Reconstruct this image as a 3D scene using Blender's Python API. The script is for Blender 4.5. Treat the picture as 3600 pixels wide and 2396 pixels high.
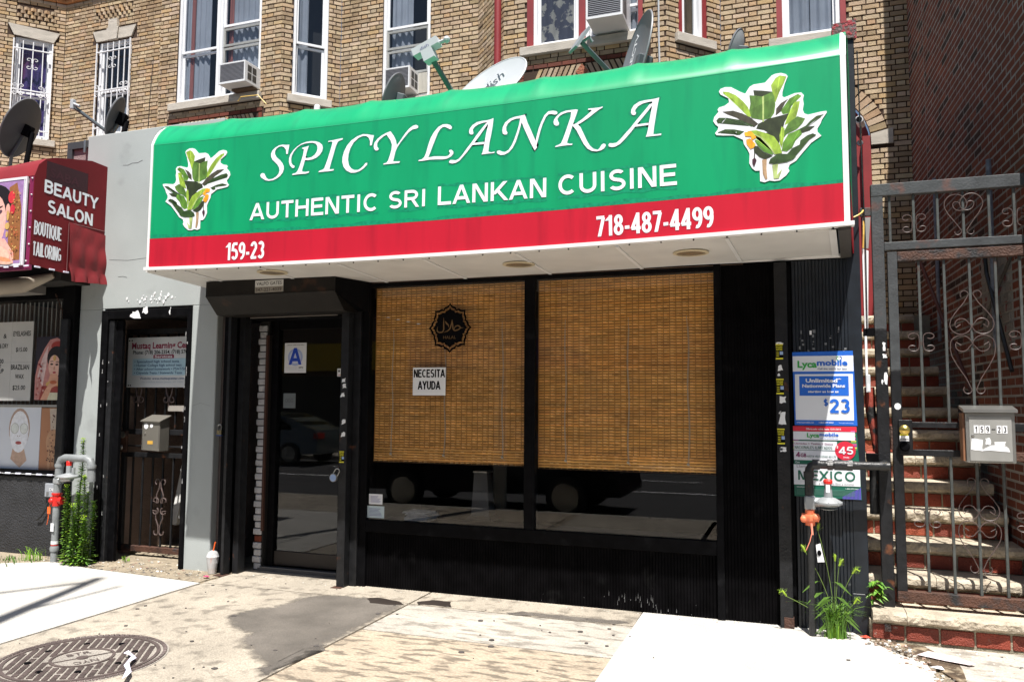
import bpy, bmesh, math, random
from math import sin, cos, pi, radians as RD, sqrt, hypot
from mathutils import Vector, Matrix
random.seed(7)
for _o in list(bpy.data.objects): bpy.data.objects.remove(_o)
SC = bpy.context.scene
COL = SC.collection
# ---------------------------------------------------------------- camera, light, exposure
cam = bpy.data.cameras.new('camera'); camo = bpy.data.objects.new('camera', cam); COL.objects.link(camo)
cam.sensor_width = 36; cam.lens = 27.8; cam.clip_start = .05; cam.clip_end = 600
YAW, PITCH, ROLL = RD(-19.6), RD(4.46), RD(-.337)
_f = Vector((sin(YAW)*cos(PITCH), cos(YAW)*cos(PITCH), sin(PITCH))); _r = Vector((cos(YAW), -sin(YAW), 0)); _d = _f.cross(_r)
CR = cos(ROLL)*_r + sin(ROLL)*_d; CD = -sin(ROLL)*_r + cos(ROLL)*_d; CF = _f
CAM = Vector((0, -6.324, 1.65))
camo.matrix_world = Matrix.Translation(CAM) @ Matrix((CR, -CD, -CF)).transposed().to_4x4()
SC.camera = camo
S = Vector((.345, -1, 2.4)).normalized()
W = bpy.data.worlds.new('World'); SC.world = W; W.use_nodes = True
wn = W.node_tree; bg = wn.nodes['Background']; sky = wn.nodes.new('ShaderNodeTexSky'); sky.sky_type = 'NISHITA'
sky.sun_disc = False; sky.sun_elevation = math.asin(S.z); sky.sun_rotation = math.atan2(S.x, S.y)
wn.links.new(sky.outputs[0], bg.inputs[0]); bg.inputs[1].default_value = .052
sl = bpy.data.lights.new('sun', 'SUN'); sl.energy = 4.9; sl.angle = RD(.5); sl.color = (1, .955, .9)
slo = bpy.data.objects.new('sun', sl); COL.objects.link(slo); slo.rotation_euler = S.to_track_quat('Z', 'Y').to_euler()
SC.view_settings.view_transform = 'Standard'; SC.view_settings.look = 'None'; SC.view_settings.exposure = .93; SC.view_settings.gamma = 1
SC.view_settings.use_curve_mapping = False
SC.render.engine = 'CYCLES'; SC.cycles.max_bounces = 8; SC.cycles.transparent_max_bounces = 12
D={'LETTERS':[[[(-3.829,3.731),(-3.843,3.655),(-3.857,3.657),(-3.86,3.692),(-3.88,3.717),(-3.905,3.727),(-3.93,3.725),(-3.954,3.711),(-3.967,3.691),(-3.967,3.667),(-3.952,3.641),(-3.919,3.614),(-3.894,3.587),(-3.879,3.558),(-3.877,3.531),(-3.887,3.505),(-3.911,3.48),(-3.942,3.462),(-3.977,3.451),(-4.019,3.449),(-4.051,3.456),(-4.076,3.471),(-4.097,3.485),(-4.104,3.501),(-4.098,3.515),(-4.082,3.52),(-4.065,3.514),(-4.058,3.5),(-4.045,3.477),(-4.023,3.461),(-3.984,3.462),(-3.949,3.477),(-3.926,3.499),(-3.917,3.523),(-3.922,3.55),(-3.939,3.576),(-3.964,3.6),(-3.99,3.624),(-4.003,3.649),(-4.004,3.677),(-3.992,3.7),(-3.965,3.721),(-3.93,3.736),(-3.895,3.739),(-3.86,3.733)]],[[(-3.798,3.537),(-3.819,3.559),(-3.829,3.59),(-3.828,3.62),(-3.816,3.651),(-3.789,3.682),(-3.755,3.708),(-3.714,3.728),(-3.667,3.738),(-3.619,3.739),(-3.578,3.733),(-3.544,3.719),(-3.519,3.698),(-3.512,3.671),(-3.518,3.645),(-3.537,3.62),(-3.567,3.599),(-3.608,3.587),(-3.648,3.585),(-3.681,3.59),(-3.673,3.606),(-3.649,3.603),(-3.615,3.607),(-3.588,3.622),(-3.569,3.644),(-3.561,3.667),(-3.563,3.691),(-3.577,3.712),(-3.605,3.724),(-3.639,3.727),(-3.68,3.726),(-3.721,3.717),(-3.755,3.699),(-3.785,3.669),(-3.803,3.638),(-3.809,3.609),(-3.806,3.578),(-3.792,3.56),(-3.774,3.551),(-3.774,3.539),(-3.784,3.533)],[(-3.642,3.702),(-3.651,3.682),(-3.664,3.642),(-3.676,3.589),(-3.688,3.549),(-3.701,3.508),(-3.7,3.496),(-3.666,3.49),(-3.633,3.493),(-3.637,3.481),(-3.665,3.476),(-3.727,3.478),(-3.793,3.476),(-3.791,3.486),(-3.762,3.49),(-3.745,3.504),(-3.729,3.535),(-3.71,3.587),(-3.694,3.639),(-3.689,3.674),(-3.692,3.682),(-3.706,3.685),(-3.703,3.693),(-3.672,3.697)]],[[(-3.329,3.732),(-3.331,3.721),(-3.363,3.713),(-3.376,3.704),(-3.392,3.673),(-3.407,3.622),(-3.425,3.565),(-3.441,3.513),(-3.445,3.49),(-3.405,3.489),(-3.408,3.478),(-3.456,3.476),(-3.503,3.477),(-3.545,3.477),(-3.544,3.485),(-3.504,3.496),(-3.491,3.509),(-3.469,3.563),(-3.447,3.626),(-3.429,3.683),(-3.423,3.709),(-3.433,3.716),(-3.463,3.715),(-3.461,3.723),(-3.423,3.725),(-3.377,3.729)]],[[(-3.05,3.724),(-3.068,3.646),(-3.083,3.646),(-3.083,3.681),(-3.095,3.709),(-3.118,3.726),(-3.147,3.73),(-3.186,3.719),(-3.231,3.685),(-3.259,3.642),(-3.274,3.596),(-3.278,3.55),(-3.269,3.508),(-3.248,3.48),(-3.219,3.464),(-3.186,3.461),(-3.161,3.472),(-3.135,3.492),(-3.12,3.51),(-3.103,3.51),(-3.106,3.495),(-3.135,3.469),(-3.173,3.45),(-3.212,3.442),(-3.251,3.445),(-3.291,3.467),(-3.316,3.498),(-3.329,3.537),(-3.328,3.578),(-3.314,3.624),(-3.289,3.668),(-3.251,3.705),(-3.199,3.732),(-3.148,3.744),(-3.109,3.739),(-3.076,3.73)]],[[(-2.905,3.74),(-2.875,3.699),(-2.856,3.66),(-2.849,3.622),(-2.83,3.643),(-2.803,3.677),(-2.773,3.714),(-2.742,3.744),(-2.711,3.762),(-2.684,3.766),(-2.668,3.756),(-2.668,3.742),(-2.683,3.736),(-2.717,3.733),(-2.748,3.714),(-2.784,3.678),(-2.818,3.641),(-2.845,3.604),(-2.86,3.572),(-2.869,3.532),(-2.878,3.499),(-2.818,3.494),(-2.823,3.483),(-2.874,3.482),(-2.918,3.483),(-2.962,3.482),(-2.96,3.491),(-2.937,3.493),(-2.922,3.509),(-2.907,3.548),(-2.894,3.592),(-2.89,3.632),(-2.903,3.668),(-2.939,3.717),(-2.967,3.705),(-3.005,3.679),(-3.02,3.657),(-3.02,3.631),(-3.01,3.619),(-3.006,3.607),(-3.016,3.6),(-3.032,3.601),(-3.045,3.614),(-3.05,3.637),(-3.043,3.665),(-3.018,3.692),(-2.98,3.716),(-2.942,3.731)]],[[(-2.661,3.48),(-2.658,3.488),(-2.633,3.491),(-2.612,3.506),(-2.598,3.536),(-2.58,3.596),(-2.56,3.65),(-2.533,3.692),(-2.498,3.728),(-2.462,3.743),(-2.426,3.742),(-2.399,3.732),(-2.385,3.715),(-2.389,3.7),(-2.401,3.699),(-2.419,3.71),(-2.443,3.723),(-2.461,3.723),(-2.482,3.709),(-2.503,3.678),(-2.526,3.624),(-2.547,3.575),(-2.564,3.532),(-2.579,3.5),(-2.53,3.504),(-2.47,3.498),(-2.434,3.494),(-2.413,3.497),(-2.399,3.51),(-2.399,3.518),(-2.406,3.53),(-2.402,3.541),(-2.384,3.539),(-2.371,3.524),(-2.372,3.507),(-2.39,3.489),(-2.422,3.476),(-2.458,3.474),(-2.512,3.479),(-2.566,3.482),(-2.621,3.479)]],[[(-2.05,3.745),(-2.056,3.688),(-2.067,3.624),(-2.081,3.56),(-2.089,3.495),(-2.066,3.487),(-2.038,3.49),(-2.042,3.48),(-2.089,3.481),(-2.143,3.479),(-2.135,3.494),(-2.127,3.526),(-2.118,3.58),(-2.107,3.639),(-2.093,3.693),(-2.095,3.72),(-2.131,3.719),(-2.172,3.71),(-2.201,3.694),(-2.215,3.676),(-2.213,3.662),(-2.209,3.648),(-2.215,3.64),(-2.229,3.639),(-2.242,3.649),(-2.245,3.666),(-2.239,3.687),(-2.218,3.71),(-2.184,3.728),(-2.143,3.734),(-2.097,3.734),(-2.071,3.738)],[(-2.094,3.723),(-2.094,3.706),(-2.119,3.674),(-2.159,3.623),(-2.194,3.583),(-2.223,3.553),(-2.257,3.512),(-2.292,3.477),(-2.321,3.449),(-2.35,3.436),(-2.38,3.434),(-2.401,3.44),(-2.405,3.452),(-2.395,3.462),(-2.374,3.46),(-2.351,3.455),(-2.327,3.464),(-2.298,3.491),(-2.263,3.535),(-2.223,3.58),(-2.188,3.626),(-2.148,3.671),(-2.114,3.706)],[(-2.205,3.573),(-2.121,3.572),(-2.125,3.556),(-2.22,3.558)]],[[(-1.805,3.741),(-1.824,3.705),(-1.835,3.669),(-1.852,3.611),(-1.874,3.548),(-1.899,3.502),(-1.929,3.473),(-1.963,3.459),(-1.992,3.46),(-2.014,3.47),(-2.023,3.483),(-2.017,3.494),(-2.0,3.495),(-1.98,3.484),(-1.958,3.479),(-1.93,3.492),(-1.904,3.527),(-1.882,3.576),(-1.863,3.628),(-1.849,3.676),(-1.841,3.718),(-1.875,3.719),(-1.908,3.71),(-1.936,3.691),(-1.95,3.665),(-1.949,3.638),(-1.939,3.623),(-1.944,3.61),(-1.961,3.609),(-1.976,3.619),(-1.98,3.642),(-1.976,3.668),(-1.959,3.699),(-1.925,3.723),(-1.886,3.734),(-1.841,3.737)],[(-1.805,3.74),(-1.785,3.679),(-1.757,3.617),(-1.726,3.543),(-1.712,3.488),(-1.729,3.466),(-1.757,3.52),(-1.785,3.582),(-1.813,3.644),(-1.83,3.69),(-1.838,3.718)],[(-1.729,3.466),(-1.734,3.485),(-1.718,3.558),(-1.699,3.626),(-1.68,3.672),(-1.656,3.718),(-1.626,3.744),(-1.593,3.745),(-1.566,3.738),(-1.558,3.728),(-1.561,3.717),(-1.577,3.714),(-1.604,3.722),(-1.626,3.722),(-1.645,3.703),(-1.669,3.655),(-1.685,3.609),(-1.704,3.541),(-1.721,3.484)]],[[(-1.407,3.73),(-1.417,3.699),(-1.435,3.653),(-1.452,3.602),(-1.47,3.551),(-1.488,3.498),(-1.47,3.489),(-1.447,3.488),(-1.449,3.478),(-1.484,3.48),(-1.533,3.479),(-1.575,3.475),(-1.573,3.483),(-1.546,3.491),(-1.531,3.5),(-1.515,3.534),(-1.497,3.58),(-1.479,3.631),(-1.461,3.682),(-1.456,3.719),(-1.484,3.72),(-1.515,3.713),(-1.542,3.701),(-1.559,3.681),(-1.556,3.667),(-1.546,3.648),(-1.551,3.633),(-1.569,3.631),(-1.583,3.641),(-1.588,3.66),(-1.583,3.679),(-1.565,3.701),(-1.533,3.724),(-1.497,3.733),(-1.452,3.734),(-1.421,3.734)],[(-1.226,3.731),(-1.228,3.723),(-1.25,3.714),(-1.285,3.692),(-1.329,3.662),(-1.373,3.637),(-1.408,3.621),(-1.444,3.618),(-1.446,3.623),(-1.417,3.633),(-1.373,3.659),(-1.333,3.689),(-1.305,3.712),(-1.311,3.718),(-1.333,3.719),(-1.331,3.729),(-1.294,3.727),(-1.254,3.727)],[(-1.446,3.617),(-1.408,3.623),(-1.39,3.604),(-1.368,3.557),(-1.342,3.498),(-1.32,3.46),(-1.294,3.434),(-1.264,3.423),(-1.249,3.435),(-1.236,3.456),(-1.22,3.464),(-1.207,3.457),(-1.206,3.446),(-1.218,3.428),(-1.242,3.417),(-1.273,3.413),(-1.307,3.42),(-1.338,3.44),(-1.364,3.474),(-1.39,3.525),(-1.417,3.58),(-1.435,3.604)]],[[(-.83,3.746),(-.839,3.707),(-.849,3.653),(-.858,3.598),(-.867,3.544),(-.873,3.492),(-.849,3.49),(-.818,3.492),(-.82,3.48),(-.861,3.48),(-.925,3.48),(-.917,3.499),(-.908,3.536),(-.902,3.578),(-.891,3.637),(-.88,3.691),(-.878,3.725),(-.905,3.724),(-.943,3.718),(-.976,3.703),(-.994,3.683),(-.998,3.669),(-.991,3.657),(-.996,3.645),(-1.008,3.642),(-1.021,3.649),(-1.027,3.664),(-1.023,3.687),(-1.006,3.713),(-.968,3.734),(-.926,3.739),(-.88,3.74),(-.851,3.742)],[(-.878,3.712),(-.88,3.695),(-.905,3.664),(-.943,3.621),(-.986,3.575),(-1.028,3.524),(-1.071,3.479),(-1.105,3.448),(-1.139,3.433),(-1.165,3.432),(-1.184,3.439),(-1.187,3.453),(-1.177,3.462),(-1.156,3.458),(-1.13,3.46),(-1.105,3.479),(-1.07,3.516),(-1.028,3.558),(-.985,3.609),(-.935,3.663),(-.897,3.706)],[(-.986,3.574),(-.904,3.576),(-.906,3.561),(-.998,3.559)]]],'BAN_OUT':[(-4.807,3.804),(-4.784,3.796),(-4.741,3.753),(-4.668,3.75),(-4.643,3.737),(-4.615,3.695),(-4.589,3.708),(-4.525,3.751),(-4.486,3.756),(-4.455,3.747),(-4.446,3.73),(-4.456,3.71),(-4.507,3.677),(-4.511,3.649),(-4.483,3.63),(-4.446,3.622),(-4.435,3.608),(-4.442,3.593),(-4.413,3.56),(-4.406,3.533),(-4.42,3.509),(-4.44,3.49),(-4.434,3.47),(-4.417,3.45),(-4.426,3.436),(-4.469,3.429),(-4.536,3.422),(-4.596,3.386),(-4.601,3.356),(-4.624,3.317),(-4.636,3.287),(-4.633,3.225),(-4.65,3.19),(-4.671,3.171),(-4.698,3.17),(-4.699,3.099),(-4.727,3.09),(-4.758,3.099),(-4.789,3.092),(-4.821,3.094),(-4.86,3.123),(-4.881,3.15),(-4.874,3.168),(-4.883,3.192),(-4.922,3.213),(-4.956,3.254),(-5.017,3.322),(-5.078,3.361),(-5.056,3.388),(-5.055,3.409),(-5.075,3.442),(-5.083,3.464),(-5.114,3.509),(-5.112,3.519),(-5.079,3.518),(-5.001,3.507),(-4.979,3.518),(-4.97,3.543),(-4.977,3.581),(-4.973,3.612),(-4.979,3.639),(-4.963,3.659),(-4.924,3.659),(-4.859,3.639),(-4.847,3.647),(-4.848,3.674),(-4.863,3.728),(-4.883,3.777),(-4.873,3.792),(-4.842,3.805)],'BAN':[('b',[(-4.884,3.627),(-4.839,3.605),(-4.808,3.571),(-4.803,3.523),(-4.836,3.547),(-4.864,3.602)]),('k',[(-4.893,3.531),(-4.835,3.521),(-4.758,3.509),(-4.694,3.482),(-4.68,3.45),(-4.73,3.434),(-4.79,3.387),(-4.829,3.39),(-4.85,3.444),(-4.858,3.476)]),('g',[(-4.965,3.635),(-4.943,3.651),(-4.891,3.628),(-4.836,3.552),(-4.848,3.527),(-4.886,3.531),(-4.901,3.574),(-4.941,3.614)]),('l',[(-4.954,3.602),(-4.922,3.602),(-4.894,3.552),(-4.872,3.498),(-4.857,3.455),(-4.896,3.469),(-4.93,3.503),(-4.945,3.557)]),('l',[(-4.875,3.776),(-4.834,3.789),(-4.808,3.775),(-4.778,3.73),(-4.785,3.688),(-4.793,3.647),(-4.804,3.612),(-4.829,3.677),(-4.857,3.732)]),('l',[(-4.653,3.536),(-4.631,3.601),(-4.601,3.644),(-4.554,3.692),(-4.506,3.72),(-4.472,3.727),(-4.475,3.712),(-4.528,3.673),(-4.552,3.64),(-4.599,3.577),(-4.634,3.534)]),('b',[(-4.694,3.482),(-4.646,3.53),(-4.598,3.561),(-4.537,3.589),(-4.466,3.59),(-4.499,3.568),(-4.56,3.537),(-4.613,3.491),(-4.668,3.462)]),('d',[(-4.669,3.47),(-4.584,3.519),(-4.498,3.545),(-4.443,3.552),(-4.427,3.535),(-4.436,3.513),(-4.46,3.515),(-4.486,3.543),(-4.547,3.521),(-4.607,3.495),(-4.65,3.468)]),('d',[(-4.605,3.441),(-4.544,3.461),(-4.483,3.469),(-4.436,3.454),(-4.439,3.447),(-4.519,3.457),(-4.556,3.447),(-4.552,3.423),(-4.576,3.42)]),('m',[(-4.785,3.686),(-4.728,3.667),(-4.715,3.666),(-4.642,3.68),(-4.647,3.623),(-4.639,3.581),(-4.652,3.525),(-4.72,3.505),(-4.771,3.51),(-4.795,3.543),(-4.803,3.596),(-4.799,3.648)]),('v',[(-4.733,3.668),(-4.721,3.667),(-4.722,3.589),(-4.72,3.49),(-4.73,3.491),(-4.732,3.589)]),('k',[(-4.785,3.686),(-4.723,3.701),(-4.667,3.711),(-4.672,3.677),(-4.721,3.661)]),('d',[(-5.098,3.499),(-5.052,3.493),(-5.011,3.463),(-4.984,3.434),(-4.892,3.395),(-4.852,3.34),(-4.871,3.336),(-4.936,3.378),(-5.024,3.454)]),('m',[(-4.983,3.484),(-4.936,3.504),(-4.883,3.468),(-4.855,3.418),(-4.846,3.366),(-4.867,3.393),(-4.932,3.42),(-4.966,3.454)]),('k',[(-5.042,3.429),(-4.997,3.428),(-4.944,3.4),(-4.956,3.39),(-5.008,3.402)]),('g',[(-4.951,3.416),(-4.88,3.394),(-4.845,3.339),(-4.836,3.287),(-4.868,3.279),(-4.901,3.302),(-4.922,3.346),(-4.962,3.385)]),('k',[(-4.83,3.411),(-4.767,3.421),(-4.741,3.414),(-4.79,3.387),(-4.82,3.337),(-4.827,3.359)]),('l',[(-4.857,3.434),(-4.838,3.448),(-4.825,3.39),(-4.826,3.338),(-4.837,3.308),(-4.85,3.366)]),('k',[(-4.781,3.259),(-4.723,3.288),(-4.687,3.332),(-4.663,3.338),(-4.664,3.299),(-4.697,3.26),(-4.733,3.24)]),('g',[(-4.785,3.267),(-4.75,3.332),(-4.714,3.365),(-4.668,3.377),(-4.688,3.337),(-4.723,3.293),(-4.76,3.273)]),('l',[(-4.839,3.271),(-4.826,3.327),(-4.79,3.387),(-4.741,3.414),(-4.68,3.44),(-4.624,3.44),(-4.666,3.402),(-4.733,3.367),(-4.768,3.313),(-4.791,3.268)]),('v',[(-4.798,3.268),(-4.763,3.333),(-4.715,3.391),(-4.624,3.439),(-4.708,3.383),(-4.753,3.327),(-4.79,3.268)]),('t',[(-4.743,3.241),(-4.714,3.239),(-4.717,3.149),(-4.731,3.109),(-4.745,3.11),(-4.74,3.176)]),('v',[(-4.813,3.202),(-4.776,3.199),(-4.784,3.107),(-4.815,3.107),(-4.837,3.168),(-4.804,3.129)]),('d',[(-5.049,3.369),(-5.027,3.381),(-4.994,3.372),(-4.951,3.343),(-4.946,3.316),(-4.901,3.297),(-4.87,3.263),(-4.873,3.248),(-4.917,3.241),(-4.958,3.286),(-5.005,3.342)]),('d',[(-4.923,3.241),(-4.867,3.263),(-4.81,3.269),(-4.765,3.24),(-4.754,3.213),(-4.788,3.203),(-4.865,3.209),(-4.903,3.222)]),('o',[(-4.681,3.393),(-4.648,3.437),(-4.605,3.433),(-4.61,3.408),(-4.647,3.401),(-4.652,3.375)]),('o',[(-4.676,3.346),(-4.64,3.39),(-4.616,3.383),(-4.62,3.352),(-4.643,3.318),(-4.662,3.325)]),('p',[(-4.68,3.239),(-4.669,3.258),(-4.652,3.247),(-4.653,3.221),(-4.663,3.196)]),('k',[(-4.673,3.32),(-4.667,3.32),(-4.662,3.255),(-4.669,3.256)])],'BAN_R':(-.472,.236,3.092,3.81),'T_auth':[(-4.196,3.134),(-2.997,3.124),(-4.148,3.273)],'T_sri':[(-2.915,3.13),(-2.589,3.126),(-2.914,3.263)],'T_lankan':[(-2.499,3.126),(-1.637,3.117),(-2.501,3.267)],'T_cuis':[(-1.555,3.122),(-.716,3.126),(-1.555,3.266)],'T_159':[(-4.42,2.813),(-4.042,2.808),(-4.426,2.958)],'T_718':[(-1.275,2.805),(-.478,2.818),(-1.275,2.949)],'STAIN':[(-4.103,-1.248),(-4.076,-1.149),(-4.068,-1.055),(-4.013,-.949),(-3.947,-.891),(-3.908,-.754),(-3.905,-.599),(-3.889,-.498),(-3.717,-.386),(-3.448,-.368),(-3.122,-.402),(-2.99,-.452),(-2.993,-.706),(-2.985,-1.103),(-2.991,-1.459),(-3.025,-1.71),(-2.996,-1.601),(-2.991,-1.859),(-2.996,-2.153),(-3.013,-2.269),(-3.143,-2.153),(-3.102,-2.08),(-3.302,-1.976),(-3.415,-1.859),(-3.602,-1.726),(-3.64,-1.633),(-3.637,-1.558),(-3.856,-1.487),(-3.981,-1.372)],'STAIN2':[(-3.376,-.397),(-3.318,-.34),(-3.077,-.385),(-2.999,-.468),(-3.129,-.518),(-3.276,-.508)],'STAIN3':[(-2.936,-.352),(-2.846,-.249),(-2.686,-.256),(-2.611,-.404),(-2.773,-.402),(-2.888,-.413)],'RIBBON':[(-4.038,-2.272),(-3.913,-2.331),(-3.852,-2.452),(-3.738,-2.546),(-3.675,-2.637)],'STAIN4':[(-2.151,-.385),(-1.936,-.315),(-1.704,-.305),(-1.307,-.327),(-1.182,-.364),(-1.373,-.425),(-1.743,-.437),(-2.011,-.422)]}
# ---------------------------------------------------------------- materials
MC = {}
def mat(name, col, rough=.6, metal=0, var=.12, vs=3., bump=.15, bs=60., tint=False, spec=.5, col2=None, m2=(.5, .62), s2=6., stretch=(1, 1, 1), emit=None, fine=0, coat=0):
    if name in MC: return MC[name]
    m = bpy.data.materials.new(name); m.use_nodes = True; nt = m.node_tree; N = nt.nodes; Lk = nt.links
    p = N['Principled BSDF']; p.inputs['Roughness'].default_value = rough; p.inputs['Metallic'].default_value = metal
    p.inputs['Specular IOR Level'].default_value = spec
    if coat: p.inputs['Coat Weight'].default_value = coat; p.inputs['Coat Roughness'].default_value = .15 if coat >= 1 else .27
    g = N.new('ShaderNodeNewGeometry'); mp = N.new('ShaderNodeMapping'); mp.inputs['Scale'].default_value = stretch
    Lk.new(g.outputs['Position'], mp.inputs['Vector'])
    def noise(sc, det=4, vec=None):
        n = N.new('ShaderNodeTexNoise'); n.inputs['Scale'].default_value = sc; n.inputs['Detail'].default_value = det
        Lk.new(vec or mp.outputs[0], n.inputs['Vector']); return n.outputs['Fac']
    def mix(a, b, f, mode='MIX'):
        x = N.new('ShaderNodeMix'); x.data_type = 'RGBA'; x.blend_type = mode
        for s_, v in ((x.inputs[6], a), (x.inputs[7], b), (x.inputs[0], f)):
            if hasattr(v, 'links'): Lk.new(v, s_)
            elif isinstance(v, (int, float)): s_.default_value = v
            else: s_.default_value = (*v, 1)
        return x.outputs[2]
    def mr(src, a, b, c, d):
        r = N.new('ShaderNodeMapRange'); Lk.new(src, r.inputs[0])
        for i, v in enumerate((a, b, c, d)): r.inputs[i+1].default_value = v
        return r.outputs[0]
    base = None
    if tint:
        a = N.new('ShaderNodeAttribute'); a.attribute_name = 'tint'
        base = mix(col, a.outputs['Color'], 1., 'MULTIPLY')
    else:
        x = N.new('ShaderNodeRGB'); x.outputs[0].default_value = (*col, 1); base = x.outputs[0]
    if col2: base = mix(base, col2, mr(noise(s2, 6), m2[0], m2[1], 0, 1))
    if var:
        v = mr(noise(vs, 5), .3, .7, 1-var, 1+var)
        c3 = N.new('ShaderNodeCombineColor'); [Lk.new(v, c3.inputs[i]) for i in range(3)]
        base = mix(base, c3.outputs[0], 1., 'MULTIPLY')
    if fine:
        v = mr(noise(bs*1.3, 2), .3, .7, 1-fine, 1+fine)
        c3 = N.new('ShaderNodeCombineColor'); [Lk.new(v, c3.inputs[i]) for i in range(3)]
        base = mix(base, c3.outputs[0], 1., 'MULTIPLY')
    Lk.new(base, p.inputs['Base Color'])
    if bump:
        b = N.new('ShaderNodeBump'); b.inputs['Strength'].default_value = min(1, bump*2); b.inputs['Distance'].default_value = bump*.02
        Lk.new(noise(bs, 3), b.inputs['Height']); Lk.new(b.outputs[0], p.inputs['Normal'])
    if emit: p.inputs['Emission Color'].default_value = (*emit[:3], 1); p.inputs['Emission Strength'].default_value = emit[3]
    MC[name] = m; return m
def flat(name, col, rough=.5, **k): return mat(name, col, rough, var=k.pop('var', .04), bump=0, **k)
def glassmat(name, tintc=(.9, .95, .95), refl=1.5, gain=1.):
    m = bpy.data.materials.new(name); m.use_nodes = True; nt = m.node_tree; N = nt.nodes; N.remove(N['Principled BSDF'])
    o = N['Material Output']; fr = N.new('ShaderNodeFresnel'); fr.inputs[0].default_value = refl
    t = N.new('ShaderNodeBsdfTransparent'); t.inputs[0].default_value = (*tintc, 1); g = N.new('ShaderNodeBsdfGlossy'); g.inputs['Roughness'].default_value = .005
    mx = N.new('ShaderNodeMixShader'); mt = N.new('ShaderNodeMath'); mt.operation = 'MULTIPLY'; mt.inputs[1].default_value = gain; mt.use_clamp = True
    ge = N.new('ShaderNodeNewGeometry'); iv = N.new('ShaderNodeMath'); iv.operation = 'SUBTRACT'; iv.inputs[0].default_value = 1; nt.links.new(ge.outputs['Backfacing'], iv.inputs[1]); m3 = N.new('ShaderNodeMath'); m3.operation = 'MULTIPLY'
    nt.links.new(fr.outputs[0], mt.inputs[0]); nt.links.new(mt.outputs[0], m3.inputs[0]); nt.links.new(iv.outputs[0], m3.inputs[1]); nt.links.new(m3.outputs[0], mx.inputs[0]); nt.links.new(t.outputs[0], mx.inputs[1]); nt.links.new(g.outputs[0], mx.inputs[2]); nt.links.new(mx.outputs[0], o.inputs[0])
    return m
TAN = mat('tan_brick', (.455, .35, .235), .85, tint=True, var=.13, vs=7, bump=.5, bs=160, fine=.16, col2=(.26, .17, .09), m2=(.55, .8), s2=1.6)
MORT_D = mat('dark_mortar', (.045, .024, .014), .95, bump=.3)
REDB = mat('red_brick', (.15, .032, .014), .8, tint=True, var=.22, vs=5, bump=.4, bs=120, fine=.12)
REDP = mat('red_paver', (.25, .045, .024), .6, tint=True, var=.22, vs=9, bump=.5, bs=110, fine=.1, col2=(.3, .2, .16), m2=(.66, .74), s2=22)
MORT_G = mat('grey_mortar', (.34, .34, .325), .95, bump=.6, bs=70, var=.2)
MORT_T = mat('sandy_mortar', (.3, .27, .2), .95, bump=.6, bs=70, var=.2)
STEPST = mat('step_stone', (.44, .38, .29), .85, bump=.7, bs=45, var=.25, vs=6, col2=(.17, .12, .07), m2=(.66, .84), s2=4, fine=.12)
LIME = mat('limestone', (.48, .44, .38), .85, bump=.4, bs=60, var=.16, vs=4, stretch=(1, 1, 4), col2=(.25, .22, .19), m2=(.62, .8), s2=4)
STUC = mat('grey_stucco', (.36, .39, .385), .9, bump=.22, bs=120, var=.07, vs=1.7, col2=(.2, .21, .21), m2=(.62, .9), s2=2.5)
BROWN = mat('brown_stucco', (.24, .175, .145), .9, bump=.8, bs=60, var=.2)
CONC = mat('old_concrete', (.35, .31, .25), .9, bump=.3, bs=90, var=.16, vs=1.3, col2=(.2, .175, .14), m2=(.52, .66), s2=8, fine=.28)
CONC2 = mat('grey_concrete', (.40, .37, .32), .9, bump=.3, bs=90, var=.14, vs=2, col2=(.22, .2, .17), m2=(.5, .64), s2=9, fine=.28, stretch=(.6, 1.6, 1))
CONC3 = mat('buff_concrete', (.38, .315, .235), .9, bump=.3, bs=90, var=.14, vs=2, col2=(.17, .14, .105), m2=(.5, .6), s2=13, fine=.3, stretch=(.5, 1.5, 1))
WHITEC = mat('bleached_concrete', (.45, .435, .4), .9, bump=.25, bs=80, var=.09, vs=2, fine=.14, col2=(.3, .28, .24), m2=(.62, .85), s2=1.4)
DIRTC = mat('gritty_cement', (.3, .25, .18), .95, bump=1., bs=60, var=.25, vs=6, fine=.2, col2=(.12, .1, .07), m2=(.55, .7), s2=9)
STAINM = mat('damp_stain', (.14, .125, .108), .8, bump=.3, bs=90, var=.25, vs=3, fine=.2)
WET = mat('wet_patch', (.035, .028, .024), .4, var=.2, bump=.1)
ASPH = mat('asphalt', (.05, .05, .052), .85, bump=.4, bs=90, fine=.3)
GREEN = mat('green_vinyl', (.001, .32, .125), .36, coat=.4, col2=(.001, .25, .105), m2=(.52, .74), s2=3, var=.1, vs=1.2, bump=0, spec=.5, stretch=(3, 1, .35))
GREEN2 = mat('dark_green_glue_mark', (.003, .25, .12), .4, var=.25, vs=30, bump=0)
REDV = mat('red_vinyl', (.5, .010, .028), .38, col2=(.36, .008, .022), m2=(.52, .74), s2=3, var=.06, vs=1.5, bump=0, stretch=(3, 1, .3))
WHT = mat('white_vinyl', (.82, .84, .88), .4, var=.02, bump=0)
TRIM = mat('white_trim', (.78, .78, .78), .35, var=.05, bump=0)
SOFF = mat('soffit_panel', (.64, .63, .61), .5, var=.08, bump=.05, bs=8, vs=3)
BLK = mat('black_paint', (.0035, .0035, .0042), .55, var=.4, vs=12, bump=.15, bs=50, spec=.06, col2=(.012, .012, .013), m2=(.6, .8), s2=7)
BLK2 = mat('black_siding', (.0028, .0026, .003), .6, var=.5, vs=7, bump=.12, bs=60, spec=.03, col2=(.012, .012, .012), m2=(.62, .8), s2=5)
NAVY = mat('blue_black_siding', (.010, .0135, .019), .42, var=.35, vs=9, bump=.12, bs=60, spec=.45, col2=(.09, .095, .1), m2=(.7, .78), s2=16)
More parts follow.
